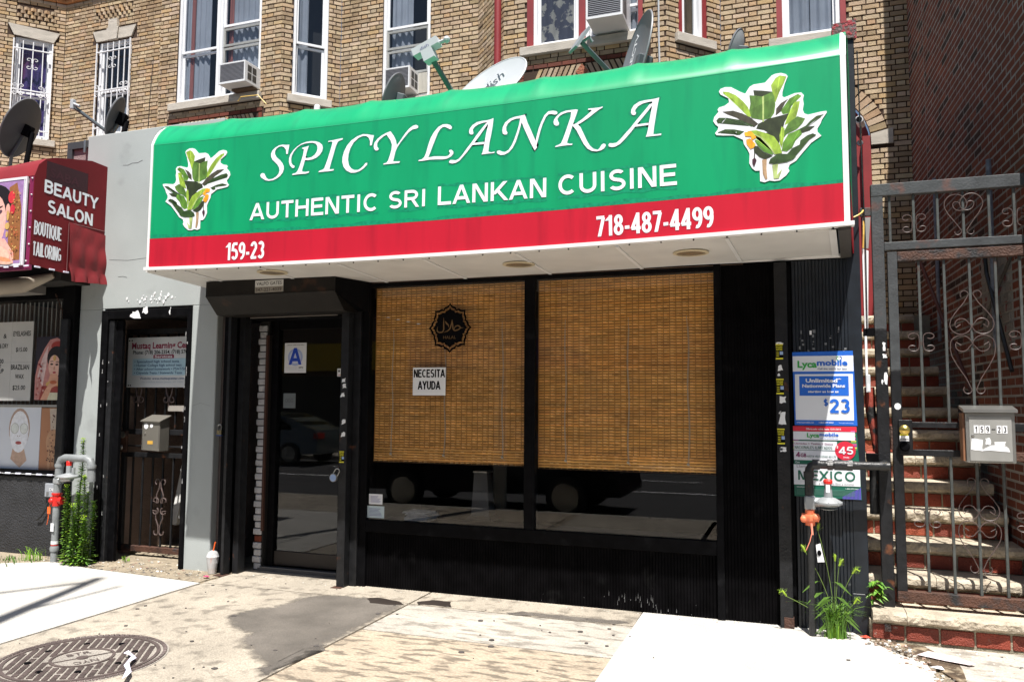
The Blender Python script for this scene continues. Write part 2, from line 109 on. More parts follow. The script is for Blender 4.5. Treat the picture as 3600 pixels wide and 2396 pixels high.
WORN = mat('worn_black_iron', (.012, .0125, .014), .45, metal=0, var=.4, vs=14, bump=.3, bs=60, spec=.3, col2=(.12, .045, .02), m2=(.66, .76), s2=9)
RUST = mat('rusty_iron', (.07, .03, .018), .7, var=.45, vs=10, bump=.5, bs=70, col2=(.02, .02, .022), m2=(.5, .62), s2=7)
GREYI = mat('weathered_grey_iron', (.05, .055, .058), .5, var=.25, vs=10, bump=.25, bs=60, col2=(.1, .04, .028), m2=(.57, .68), s2=5)
GREENI = mat('grey_green_bar', (.06, .067, .064), .5, var=.3, vs=14, bump=.2, col2=(.07, .05, .04), m2=(.6, .7), s2=12)
SCROLL = mat('scroll_iron', (.085, .06, .055), .5, var=.25, vs=30, bump=.1)
STEEL = mat('brushed_steel', (.4, .4, .38), .36, metal=.85, var=.12, vs=5, bump=.02, bs=200)
MGREY = mat('grey_metal_paint', (.34, .34, .32), .45, metal=.3, var=.12, vs=5, bump=.03)
CAST = mat('cast_grey', (.36, .38, .39), .45, metal=.4, var=.15, bump=.2)
GPIPE = mat('grey_pipe_paint', (.21, .225, .23), .5, var=.2, vs=10, bump=.2)
PIPEB = mat('black_pipe', (.016, .017, .018), .42, var=.4, vs=14, bump=.3, col2=(.09, .035, .018), m2=(.68, .76), s2=18)
BRASS = mat('brass', (.62, .45, .12), .3, metal=1, var=.15, bump=.02)
REDM = mat('red_valve_paint', (.62, .02, .015), .4, var=.2, bump=.1)
ORG = mat('orange_valve_paint', (.8, .2, .09), .5, var=.3, vs=20, bump=.2)
ORG2 = flat('orange_plastic', (.9, .14, .02), .35)
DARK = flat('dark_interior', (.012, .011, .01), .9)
WPAINT = mat('white_brick_paint', (.5, .5, .52), .55, var=.2, vs=9, bump=.6, bs=40, col2=(.08, .07, .06), m2=(.66, .72), s2=14)
REDT = mat('red_trim_paint', (.23, .022, .024), .5, var=.15, vs=3, bump=.1)
WHITEF = mat('white_window_paint', (.74, .75, .77), .45, var=.04, bump=.03)
SALONR = mat('maroon_fabric', (.15, .007, .011), .6, var=.18, vs=2, bump=.2, bs=14, spec=.3)
MAROON2 = mat('maroon_patch', (.035, .003, .008), .6, var=.1, bump=0)
MAGEN = mat('magenta_frame', (.2, .015, .07), .4, var=.1, bump=0)
PAPER = flat('white_paper', (.78, .79, .8), .6)
INK = flat('black_ink', (.004, .004, .005), .7, spec=.04)
BLUEI = flat('blue_ink', (.01, .06, .5), .5)
GLASS = glassmat('shop_glass', (.98, .985, .985), 1.5, 1.5)
GLASSU = glassmat('window_glass', (.88, .9, .92), 1.52, 1.6)
CARG = glassmat('car_glass', (.25, .28, .28), 1.5, 1.)
DISHL = mat('light_dish', (.46, .48, .5), .45, var=.05, bump=0)
DISHG = mat('grey_dish', (.15, .155, .165), .45, var=.1, bump=0)
DISHD = mat('dish_back', (.065, .067, .07), .5, var=.15, bump=.05)
ARM = mat('dish_arm', (.09, .11, .12), .45, var=.15, bump=.05)
LEAF = mat('leaf_green', (.115, .235, .03), .5, tint=True, var=.25, vs=40, bump=0)
STEM = mat('stem_green', (.13, .2, .04), .6, tint=False, var=.2, bump=0)
CLOTH = {}
def cm(n, c, r=.5, **k): return flat('colour_'+n, c, r, **k)
WOODS = mat('bamboo_slat', (.70, .36, .095), .6, tint=True, var=.3, vs=6, bump=.1, bs=90, stretch=(1, 1, 6))
CORDM = flat('cord', (.42, .38, .3), .8)
# ---------------------------------------------------------------- helpers
def tag(o, label=None, cat=None, group=None, kind=None):
    if label: o['label'] = label
    if cat: o['category'] = cat
    if group: o['group'] = group
    if kind: o['kind'] = kind
    return o
def thing(name, label, cat, loc=(0, 0, 0), group=None):
    o = bpy.data.objects.new(name, None); o.empty_display_size = .1; COL.objects.link(o); o.location = loc
    return tag(o, label, cat, group)
def parentto(c, p):
    c.parent = p
    if p.type == 'EMPTY': c.matrix_parent_inverse = Matrix.Translation(-Vector(p.location))
class MB:
    def __init__(s, T=None): s.v = []; s.f = []; s.c = []; s.m = []; s.T = T
    def add(s, vs, fs, c=(1, 1, 1), m=0):
        n = len(s.v)
        if s.T: vs = [s.T(*p) for p in vs]
        s.v += [tuple(p) for p in vs]; s.f += [tuple(n+i for i in f) for f in fs]; s.c += [c]*len(fs); s.m += [m]*len(fs); return s
    def box(s, x0, x1, y0, y1, z0, z1, c=(1, 1, 1), m=0, e=0):
        if e:
            e = min(e, abs(x1-x0)*.3, abs(y1-y0)*.3, abs(z1-z0)*.3)
            bm = bmesh.new(); bmesh.ops.create_cube(bm, size=1)
            for v in bm.verts: v.co = Vector((x0+(x1-x0)*(v.co.x+.5), y0+(y1-y0)*(v.co.y+.5), z0+(z1-z0)*(v.co.z+.5)))
            bmesh.ops.bevel(bm, geom=bm.edges[:], offset=e, segments=1, affect='EDGES')
            s.add([v.co[:] for v in bm.verts], [[v.index for v in f.verts] for f in bm.faces], c, m); bm.free(); return s
        P = [(x0, y0, z0), (x1, y0, z0), (x1, y1, z0), (x0, y1, z0), (x0, y0, z1), (x1, y0, z1), (x1, y1, z1), (x0, y1, z1)]
        return s.add(P, [(0, 3, 2, 1), (4, 5, 6, 7), (0, 1, 5, 4), (1, 2, 6, 5), (2, 3, 7, 6), (3, 0, 4, 7)], c, m)
    def hexa(s, P, c=(1, 1, 1), m=0):   # 8 points, order as in box
        return s.add(P, [(0, 3, 2, 1), (4, 5, 6, 7), (0, 1, 5, 4), (1, 2, 6, 5), (2, 3, 7, 6), (3, 0, 4, 7)], c, m)
    def prism(s, pts, y0, y1, c=(1, 1, 1), m=0):  # polygon in XZ extruded along Y
        n = len(pts); v = [(x, y0, z) for x, z in pts]+[(x, y1, z) for x, z in pts]
        return s.add(v, [tuple(range(n)), tuple(range(2*n-1, n-1, -1))]+[(i, i+n, (i+1) % n+n, (i+1) % n) for i in range(n)], c, m)
    def slab(s, pts, z0, z1, c=(1, 1, 1), m=0):
        n = len(pts); v = [(x, y, z1) for x, y in pts]+[(x, y, z0) for x, y in pts]
        return s.add(v, [tuple(range(n)), tuple(range(2*n-1, n-1, -1))]+[(i, i+n, (i+1) % n+n, (i+1) % n) for i in range(n)], c, m)
    def tube(s, path, r, n=8, c=(1, 1, 1), m=0, cap=True):
        P = [Vector(p) for p in path]; k = len(P); rs = r if isinstance(r, (list, tuple)) else [r]*k
        vs = []; up = None
        for i in range(k):
            d = (P[min(i+1, k-1)]-P[max(i-1, 0)]).normalized()
            if up is None: up = Vector((0, 0, 1)) if abs(d.z) < .9 else Vector((1, 0, 0))
            a = d.cross(up).normalized(); b = a.cross(d); up = b
            vs += [tuple(P[i]+(a*cos(2*pi*j/n)+b*sin(2*pi*j/n))*rs[i]) for j in range(n)]
        fs = [(i*n+j, i*n+(j+1) % n, (i+1)*n+(j+1) % n, (i+1)*n+j) for i in range(k-1) for j in range(n)]
        if cap: fs += [tuple(range(n-1, -1, -1)), tuple((k-1)*n+j for j in range(n))]
        return s.add(vs, fs, c, m)
    def lathe(s, prof, o, ax=(0, 0, 1), n=16, c=(1, 1, 1), m=0, sx=1., u=None):
        ax = Vector(ax).normalized(); u = Vector(u).normalized() if u else (Vector((0, 0, 1)) if abs(ax.z) < .9 else Vector((1, 0, 0)))
        a = ax.cross(u).normalized(); b = a.cross(ax); o = Vector(o); vs = []
        for r, h in prof: vs += [tuple(o+ax*h+(a*cos(2*pi*j/n)*sx+b*sin(2*pi*j/n))*r) for j in range(n)]
        k = len(prof)
        fs = [(i*n+j, i*n+(j+1) % n, (i+1)*n+(j+1) % n, (i+1)*n+j) for i in range(k-1) for j in range(n)]
        fs += [tuple(range(n-1, -1, -1)), tuple((k-1)*n+j for j in range(n))]
        return s.add(vs, fs, c, m)
    def ball(s, o, r, n=10, c=(1, 1, 1), m=0, sc=(1, 1, 1)):
        prof = [(max(.001, sin(pi*i/n))*r*sc[0], -cos(pi*i/n)*r*sc[2]) for i in range(n+1)]
        return s.lathe(prof, o, (0, 0, 1), n+4, c, m)
    def obj(s, name, mats, parent=None, smooth=False, label=None):
        me = s.mesh(name, mats, smooth); return put(name, me, parent, label)
    def mesh(s, name, mats, smooth=False):
        me = bpy.data.meshes.new(name); me.from_pydata(s.v, [], s.f)
        ms = mats if isinstance(mats, (list, tuple)) else [mats]
        for q in ms: me.materials.append(q)
        if len(ms) > 1: me.polygons.foreach_set('material_index', s.m)
        at = me.color_attributes.new('tint', 'FLOAT_COLOR', 'CORNER'); buf = []
        for p, c in zip(me.polygons, s.c): buf += [*c, 1.]*p.loop_total
        at.data.foreach_set('color', buf)
        bm = bmesh.new(); bm.from_mesh(me); bmesh.ops.recalc_face_normals(bm, faces=bm.faces); bm.to_mesh(me); bm.free()
        if smooth:
            me.polygons.foreach_set('use_smooth', [True]*len(me.polygons))
            try: me.set_sharp_from_angle(angle=RD(38))
            except Exception: pass
        me.update(); return me
def put(name, me, parent=None, label=None):
    o = bpy.data.objects.new(name, me); COL.objects.link(o)
    if parent: parentto(o, parent)
    if label: o['label'] = label
    return o
def bx(name, x0, x1, y0, y1, z0, z1, m, parent=None, e=.002, T=None, label=None):
    return MB(T).box(x0, x1, y0, y1, z0, z1, e=e).obj(name, m, parent, label=label)
def clone(src, parent=None):
    c = src.copy(); COL.objects.link(c)
    if parent: c.parent = parent
    return c
def duptree(root, loc, label):
    r = root.copy(); COL.objects.link(r); r.location = loc; r['label'] = label
    for ch in list(root.children):
        c = ch.copy(); COL.objects.link(c); c.parent = r
        for g in list(ch.children):
            d = g.copy(); COL.objects.link(d); d.parent = c
    return r
FX, FZ = Vector((1, 0, 0)), Vector((0, 0, 1))
TX = []
def text(s, P, w, h, m, parent, u=FX, v=FZ, bold=0., name='lettering', th=.0012):
    """text with lower-left corner P, width w, height h of its ink, in plane u,v"""
    TX.append((s, Vector(P), w, h, m, parent, Vector(u), Vector(v), bold, name, th))
def texts_on(P0, P1, h, s, m, parent, y, bold=.02, name='lettering'):
    a = Vector((P0[0], y, P0[1])); b = Vector((P1[0], y, P1[1])); u = (b-a).normalized()
    text(s, a, (b-a).length, h, m, parent, u, u.cross(Vector((0, 1, 0)))*-1 if False else Vector((-u.z, 0, u.x)), bold, name)
def build_texts():
    tmp = []
    cache = {}
    for t in TX:
        k = (t[0], t[8])
        if k in cache: continue
        cu = bpy.data.curves.new('t', 'FONT'); cu.body = t[0]; cu.offset = t[8]; cu.resolution_u = 2; cu.align_x = 'LEFT'
        o = bpy.data.objects.new('t', cu); COL.objects.link(o); cache[k] = o
    dg = bpy.context.evaluated_depsgraph_get()
    src = {}
    for k, o in cache.items():
        me = bpy.data.meshes.new_from_object(o.evaluated_get(dg))
        src[k] = ([v.co.copy() for v in me.vertices], [tuple(p.vertices) for p in me.polygons]); bpy.data.meshes.remove(me)
    for o in cache.values(): bpy.data.objects.remove(o)
    for s, P, w, h, m, par, u, v, bold, name, th in TX:
        vs, fs = src[(s, bold)]
        if not vs: continue
        x0 = min(q.x for q in vs); x1 = max(q.x for q in vs)
        dec = any(ch in 'gjpqyQ,;' for ch in s)
        y1 = max(q.y for q in vs); y0 = 0 if dec else min(q.y for q in vs)
        n = u.cross(v).normalized()
        b = MB(); pts = [P+u*((q.x-x0)/(x1-x0)*w)+v*((q.y-y0)/(y1-y0)*h)+n*th for q in vs]
        b.add([tuple(p) for p in pts], fs)
        me = b.mesh(name, m); put(name, me, par)

# plain grotesque capitals drawn as strokes: L line, A arc (cx,cy,rx,ry,a0,a1)
def GL(s): return [tuple(float(q) if i else q for i, q in enumerate(t.split(','))) for t in s.split()]
GLY = {'A': (.74, GL('L,.06,0,.37,1 L,.68,0,.37,1 L,.17,.3,.57,.3')), 'B': (.66, GL('L,.09,0,.09,1 L,.09,.92,.36,.92 L,.09,.53,.38,.53 L,.09,.08,.38,.08 A,.36,.725,.2,.195,-90,90 A,.38,.305,.2,.225,-90,90')),
 'C': (.72, GL('A,.38,.5,.29,.42,48,312')), 'D': (.7, GL('L,.09,0,.09,1 L,.09,.92,.3,.92 L,.09,.08,.3,.08 A,.3,.5,.31,.42,-90,90')), 'E': (.62, GL('L,.09,0,.09,1 L,.09,.92,.6,.92 L,.09,.52,.56,.52 L,.09,.08,.62,.08')),
 'G': (.76, GL('A,.38,.5,.29,.42,50,318 L,.67,.1,.67,.5 L,.42,.46,.72,.46')), 'H': (.7, GL('L,.09,0,.09,1 L,.61,0,.61,1 L,.09,.54,.61,.54')), 'I': (.26, GL('L,.13,0,.13,1')), 'J': (.54, GL('L,.45,.3,.45,1 A,.26,.3,.19,.22,180,360')),
 'K': (.72, GL('L,.09,0,.09,1 L,.14,.34,.62,1 L,.3,.56,.67,0')), 'L': (.6, GL('L,.09,0,.09,1 L,.09,.08,.6,.08')), 'M': (.84, GL('L,.09,0,.09,1 L,.75,0,.75,1 L,.12,1,.42,0 L,.72,1,.42,0')), 'N': (.7, GL('L,.09,0,.09,1 L,.61,0,.61,1 L,.12,1,.58,0')),
 'O': (.78, GL('A,.39,.5,.3,.42,0,360')), 'Q': (.78, GL('A,.39,.5,.3,.42,0,360 L,.45,.25,.7,-.04')), 'P': (.66, GL('L,.09,0,.09,1 L,.09,.92,.36,.92 L,.09,.46,.36,.46 A,.36,.69,.21,.23,-90,90')), 'R': (.7, GL('L,.09,0,.09,1 L,.09,.92,.38,.92 L,.09,.5,.38,.5 A,.38,.71,.2,.21,-90,90 L,.38,.48,.63,0')),
 'S': (.66, GL('A,.33,.725,.22,.205,35,270 A,.33,.29,.24,.215,-150,90')), 'T': (.62, GL('L,.31,0,.31,1 L,.01,.92,.61,.92')), 'U': (.7, GL('L,.1,.36,.1,1 L,.6,.36,.6,1 A,.35,.36,.25,.28,180,360')), 'V': (.68, GL('L,.06,1,.34,0 L,.62,1,.34,0')), 'W': (.96, GL('L,.06,1,.27,0 L,.48,1,.27,0 L,.48,1,.69,0 L,.9,1,.69,0')),
 'X': (.68, GL('L,.06,1,.62,0 L,.62,1,.06,0')), 'Y': (.68, GL('L,.05,1,.34,.45 L,.63,1,.34,.45 L,.34,0,.34,.5')), 'Z': (.62, GL('L,.04,.92,.6,.92 L,.02,.08,.6,.08 L,.54,.92,.08,.08')),
 '0': (.56, GL('A,.28,.5,.19,.42,0,360')), '1': (.42, GL('L,.28,0,.28,1 L,.07,.74,.28,.92')), '2': (.56, GL('A,.28,.7,.185,.22,-20,170 L,.46,.62,.1,.08 L,.05,.08,.53,.08')), '3': (.56, GL('A,.27,.72,.175,.2,-80,150 A,.27,.29,.195,.21,-150,90')), '4': (.58, GL('L,.41,0,.41,1 L,.02,.26,.57,.26 L,.41,.95,.07,.26')),
 '5': (.56, GL('L,.12,.92,.5,.92 L,.14,.92,.09,.5 A,.27,.32,.2,.24,-150,125')), '6': (.56, GL('A,.28,.32,.19,.24,0,360 A,.31,.5,.22,.42,75,200')), '7': (.54, GL('L,.03,.92,.52,.92 L,.46,.9,.2,0')), '8': (.56, GL('A,.28,.73,.165,.19,0,360 A,.28,.28,.195,.21,0,360')), '9': (.56, GL('A,.28,.68,.19,.24,0,360 A,.25,.5,.22,.42,-105,20')),
 '-': (.34, GL('L,.03,.34,.31,.34')), '$': (.56, GL('A,.28,.7,.18,.17,35,270 A,.28,.31,.19,.19,-150,90 L,.28,-.08,.28,1.08')), ' ': (.3, []), '/': (.34, GL('L,.02,0,.32,1'))}
def grot(s, P, w, h, m, parent, u=FX, v=FZ, t=.16, gap=.05, name='lettering', th=.0012, each=False):
    P = Vector(P); u = Vector(u).normalized(); v = Vector(v).normalized(); n = u.cross(v).normalized()
    tot = sum(GLY[c][0]+gap for c in s)-gap; kx = w/tot; x = 0; b = MB(); q = 0
    def pt(a, y, z): return tuple(P+u*a*kx+v*y*h+n*(th+z))
    tx = t*h/kx*1.0   # stroke thickness in glyph x units
    for c in s:
        for g in GLY[c][1]:
            q += 1; z = (q % 6)*.0001
            if g[0] == 'L':
                x0, y0, x1, y1 = g[1:]
                if y0 == y1: b.add([pt(x+x0, y0-t/2, z), pt(x+x1, y0-t/2, z), pt(x+x1, y0+t/2, z), pt(x+x0, y0+t/2, z)], [(0, 1, 2, 3)])
                else:
                    f = sqrt(1+((x1-x0)*kx/((y1-y0)*h))**2); hx_ = tx/2*f; b.add([pt(x+x0-hx_, y0, z), pt(x+x0+hx_, y0, z), pt(x+x1+hx_, y1, z), pt(x+x1-hx_, y1, z)], [(0, 1, 2, 3)])
            else:
                cx, cy, rx, ry, a0, a1 = g[1:]; N_ = max(6, int(abs(a1-a0)/15)); vs = []
                for i in range(N_+1):
                    a = RD(a0+(a1-a0)*i/N_); vs += [pt(x+cx+(rx-tx/2)*cos(a), cy+(ry-t/2)*sin(a), z), pt(x+cx+(rx+tx/2)*cos(a), cy+(ry+t/2)*sin(a), z)]
                b.add(vs, [(2*i, 2*i+1, 2*i+3, 2*i+2) for i in range(N_)])
        if each and b.v: put(name, b.mesh(name, m), parent); b = MB()
        x += GLY[c][0]+gap
    if b.v: put(name, b.mesh(name, m), parent)

# ---------------------------------------------------------------- ground
def struct(o): o['kind'] = 'structure'; return o
struct(MB().slab([(-300, -300), (300, -300), (300, 300), (-300, 300)], -.6, -.16).obj('ground', mat('earth', (.12, .11, .1), .95)))
struct(MB().slab([(-60, -14.2), (60, -14.2), (60, -5.32), (-60, -5.32)], -.3, -.13).obj('road', ASPH))
k = MB()
for x in range(-12, 9): k.box(x*2+.004, x*2+1.996, -5.3, -5.15, -.25, .015, e=.02)
struct(k.obj('kerb', CONC2))
k = MB()
for x in range(-12, 9): k.box(x*2+.004, x*2+1.996, -14.4, -14.22, -.25, .01, e=.02)
struct(k.obj('kerb', CONC2))
struct(MB().slab([(-60, -19), (60, -19), (60, -14.4), (-60, -14.4)], -.3, .0).obj('far_pavement', CONC))
lm = MB(); lm.box(-30, 30, -9.85, -9.73, -.128, -.126); 
for i in range(12): lm.box(-24+4*i, -22+4*i, -12.2, -12.1, -.128, -.126)
struct(lm.obj('road_marking', PAPER))
pav = struct(MB().slab([(-14, -5.15), (6, -5.15), (6, 6), (-14, 6)], -.3, .008).obj('pavement', DIRTC))
def slabp(pts, m, z=.02, name='paving_slab', g=.005):
    cx = sum(p[0] for p in pts)/len(pts); cy = sum(p[1] for p in pts)/len(pts)
    q = [(x-(g if x > cx else -g), y-(g if y > cy else -g)) for x, y in pts]
    return MB().slab(q, .006, z).obj(name, m, pav)
slabp([(-5.03, -3.4), (-2.98, -3.4), (-2.98, -.41), (-5.03, -.41)], CONC, .021)
slabp([(-5.05, -.405), (-2.98, -.405), (-2.98, .3), (-5.05, .3)], CONC, .0215)
slabp([(-2.97, -.42), (-1.14, -.42), (-1.15, .0), (-2.97, .0)], CONC, .022)
slabp([(-2.97, -1.178), (-1.12, -1.192), (-1.14, -.43), (-2.97, -.43)], CONC2, .0205)
slabp([(-2.97, -3.2), (-1.09, -3.2), (-1.12, -1.2), (-2.97, -1.186)], CONC3, .021)
slabp([(-1.125, -3.2), (.93, -3.2), (.76, -.62), (.6, -.42), (.47, -.2), (.36, -.0), (-1.15, .0)], WHITEC, .0225, g=.003)
slabp([(-7.1, -.2), (-6.55, -.3), (-5.06, -.42), (-5.04, -3.4), (-9.5, -3.4), (-9.5, -.9), (-7.7, -.55)], WHITEC, .022, g=.003)
slabp([(1.0, -1.7), (4, -1.7), (4, -.17), (.8, -.17)], CONC2, .02)
slabp([(1.08, -3.4), (4, -3.4), (4, -1.72), (1.0, -1.72)], CONC3, .02)
slabp([(-7.3, -.52), (-6.6, -.27), (-5.1, -.39), (-5.06, .45), (-9.6, .6), (-9.6, -.85)], DIRTC, .0185)
for x0 in (-5.03, -2.98, -1.1, .95): 
    slabp([(x0, -5.1), (x0+1.95, -5.1), (x0+1.95, -3.42), (x0, -3.42)], random.choice([CONC, CONC3]), .02)
slabp([(-9.5, -5.1), (-5.05, -5.1), (-5.05, -3.42), (-9.5, -3.42)], CONC, .02)
def jag(pts, a=.012, n=3):
    out = []
    for i, p in enumerate(pts):
        q = pts[(i+1) % len(pts)]
        for t in range(n):
            f = t/n; out.append((p[0]+(q[0]-p[0])*f+random.uniform(-a, a), p[1]+(q[1]-p[1])*f+random.uniform(-a, a)))
    return out
for kk, m, z in (('STAIN', STAINM, .0235), ('STAIN4', STAINM, .0245)):
    P_ = jag(D[kk], .006); cx = sum(p[0] for p in P_)/len(P_); cy = sum(p[1] for p in P_)/len(P_); n = len(P_)
    area = sum(P_[i][0]*P_[(i+1) % n][1]-P_[(i+1) % n][0]*P_[i][1] for i in range(n)); sg_ = 1 if area > 0 else -1
    def off(w):
        o = []
        for i in range(n):
            ax, ay = P_[i-2]; bx_, by_ = P_[(i+2) % n]; tx, ty = bx_-ax, by_-ay; l = hypot(tx, ty)+1e-6; o.append((P_[i][0]+sg_*ty/l*w, P_[i][1]-sg_*tx/l*w))
        return o
    inn, outr = off(-.09), off(.05)
    me = MB().add([(x, y, z) for x, y in inn]+[(x, y, z+.0002) for x, y in outr], [tuple(range(n))]+[(i, (i+1) % n, n+(i+1) % n, n+i) for i in range(n)]).mesh('damp_stain', m)
    at = me.attributes.new('edge', 'FLOAT', 'POINT'); at.data.foreach_set('value', [1.]*n+[0.]*n); put('damp_stain', me, pav)
for kk in ('STAIN2', 'STAIN3'): MB().slab(jag(D[kk], .008), .02, .0255).obj('wet_patch', WET, pav)
nt = STAINM.node_tree; a_ = nt.nodes.new('ShaderNodeAttribute'); a_.attribute_name = 'edge'; g_ = nt.nodes.new('ShaderNodeNewGeometry'); n_ = nt.nodes.new('ShaderNodeTexNoise'); n_.inputs['Scale'].default_value = 22; n_.inputs['Detail'].default_value = 8
nt.links.new(g_.outputs['Position'], n_.inputs['Vector']); x_ = nt.nodes.new('ShaderNodeMath'); x_.operation = 'ADD'; nt.links.new(a_.outputs['Fac'], x_.inputs[0]); nt.links.new(n_.outputs['Fac'], x_.inputs[1])
r_ = nt.nodes.new('ShaderNodeMapRange'); r_.inputs[1].default_value = .7; r_.inputs[2].default_value = 1.25; r_.inputs[4].default_value = .82; nt.links.new(x_.outputs[0], r_.inputs[0]); nt.links.new(r_.outputs[0], nt.nodes['Principled BSDF'].inputs['Alpha'])
g = MB()
for i in range(110):
    x, y = random.uniform(-5, .8), random.uniform(-3, -.05)
    if x > -1.1 and random.random() < .85: continue
    r = random.choice([.004, .006, .007, .01, .014, .021]); n = 9; a0 = random.random()*6
    pts = [(x+cos(a0+2*pi*j/n)*r*random.uniform(.8, 1.2), y+sin(a0+2*pi*j/n)*r*random.uniform(.7, 1.1)) for j in range(n)]
    g.slab(pts, .02, .0262+i*1e-5)
o = g.obj('gum_spot', mat('gum', (.07, .062, .058), .8, var=.4, vs=30, bump=0), pav); o['kind'] = 'stuff'
# grit and pebbles along the walls
g = MB()
def peb(x, y, z, r, c):
    P = [(x+random.uniform(-1, 1)*r*.4+sx*r, y+random.uniform(-1, 1)*r*.4+sy*r, z+sz*r*.8) for sz in (0, 1) for sx, sy in ((-.6, -.6), (.6, -.6), (.6, .6), (-.6, .6))]
    g.hexa(P, c)
for i in range(1500):
    t = random.random()
    if t < .35: x, y = random.uniform(-7.4, -5.1), random.gauss(-.12, .13); y = max(y, -.5); r = random.choice([.003, .004, .006, .012])
    elif t < .6: x, y = random.uniform(-5, .4), random.gauss(-.05, .035); r = random.choice([.003, .005, .008])
    elif t < .9:
        a = random.random(); x, y = .5+.5*a+random.gauss(0, .05), -.12-2.*a*a-random.random()*.2; r = random.choice([.004, .006, .01, .014])
    else: x, y = random.uniform(.95, 1.9), random.uniform(-1.1, -.18); r = random.choice([.004, .006, .009])
    c = random.choice([(.5, .48, .42), (.3, .26, .2), (.7, .68, .64), (.12, .11, .1), (.3, .2, .15)])
    peb(x, y, .017, r, c)
tag(g.obj('grit', mat('grit', (1, 1, 1), .9, tint=True, bump=0)), 'loose grit and pebbles along the foot of the shop walls', 'grit', kind='stuff')
# dark crack with dirt between white slab and step
MB().slab(jag([(.38, -.03), (.6, -.36), (.77, -.6), (.94, -1.0), (1.08, -2.2), (1.02, -2.2), (.99, -1.3), (.93, -.9), (.95, -.5), (.8, -.2), (.5, -.12)], .012), .004, .0205).obj('dirt_strip', mat('wet_dirt', (.09, .06, .035), .8, var=.5, vs=14, bump=1., bs=50, col2=(.3, .24, .16), m2=(.5, .6), s2=12), pav)
# ---------------------------------------------------------------- bricks
def clip_open(u0, u1, z0, z1, ops, circ=None):
    segs = [(u0, u1)]; zm = (z0+z1)/2
    for a, b, c, d in ops:
        if zm < c or zm > d: continue
        n = []
        for p, q in segs:
            if q <= a or p >= b: n.append((p, q)); continue
            if p < a: n.append((p, a))
            if q > b: n.append((b, q))
        segs = n
    if circ:
        uc, zc, R = circ
        if zc <= zm < zc+R:
            w = sqrt(R*R-(zm-zc)**2); n = []
            for p, q in segs:
                if q <= uc-w or p >= uc+w: n.append((p, q)); continue
                if p < uc-w: n.append((p, uc-w))
                if q > uc+w: n.append((uc+w, q))
            segs = n
    return [s for s in segs if s[1]-s[0] > .022]
def brick_wall_layout(L, z0, z1, ops=(), circ=None, s=.192, h=.094, j=.013, ch=.068, run=False):
    out = []; r = 0; z = z0
    while z < z1-.02:
        u = -((s+h+2*j)/2 if r % 2 else 0) + (.0 if not run else 0)
        if run: u = -(s+j)/2 if r % 2 else 0
        kk = 0
        while u < L:
            w = s if (run or kk % 2 == 0) else h
            a, b = max(u, 0), min(u+w, L)
            if b-a > .02:
                for p, q in clip_open(a, b, z, z+ch-j, ops, circ): out.append((p, q, z, z+ch-j))
            u += w+j; kk += 1
        z += ch; r += 1
    return out
def backing(mb, L, z0, z1, ops, y0=.011, y1=.16, circ=None):
    xs = sorted({0, L, *[min(max(o[0], 0), L) for o in ops], *[min(max(o[1], 0), L) for o in ops]})
    for a, b in zip(xs, xs[1:]):
        if b-a < 1e-4: continue
        cuts = sorted([(o[2], o[3]) for o in ops if o[0] < (a+b)/2 < o[1]]); z = z0
        for c, d in cuts:
            if c > z: mb.box(a, b, y0, y1, z, c)
            z = max(z, d)
        if z < z1: mb.box(a, b, y0, y1, z, z1)
def proj(P):
    q = Vector(P)-CAM; w = q.dot(CF)
    if w < .1: return None
    return (1800+2780*q.dot(CR)/w, 1198+2780*q.dot(CD)/w, w)
BR = []   # (score, frame T, rect, tint) for the big building
def frame(ox, oy, dx, dy):
    l = hypot(dx, dy); dx /= l; dy /= l
    return lambda x, y, z: (ox+dx*x-dy*y, oy+dy*x+dx*y, z)
def tint(base=((1, 1, 1),), a=.12):
    b = random.choice(base); k = random.uniform(1-a, 1+a); return (b[0]*k, b[1]*k*random.uniform(.97, 1.03), b[2]*k*random.uniform(.94, 1.06))
TANT = ((1, 1, 1), (1.12, 1.12, 1.1), (.9, .87, .82), (1.02, .95, .85), (1.15, 1.16, 1.18), (.72, .68, .62), (1.03, .9, .74))
def brickmesh(b, u0, u1, z0, z1, c, d=.0, m=0, i=.004, back=.016):
    y = d; b.add([(u0+i, y, z0+i), (u1-i, y, z0+i), (u1-i, y, z1-i), (u0+i, y, z1-i), (u0, y+.007, z0), (u1, y+.007, z0), (u1, y+.007, z1), (u0, y+.007, z1),
                  (u0, back, z0), (u1, back, z0), (u1, back, z1), (u0, back, z1)],
                 [(0, 1, 2, 3), (4, 5, 1, 0), (5, 6, 2, 1), (6, 7, 3, 2), (7, 4, 0, 3), (8, 9, 5, 4), (9, 10, 6, 5), (10, 11, 7, 6), (11, 8, 4, 7)], c, m)
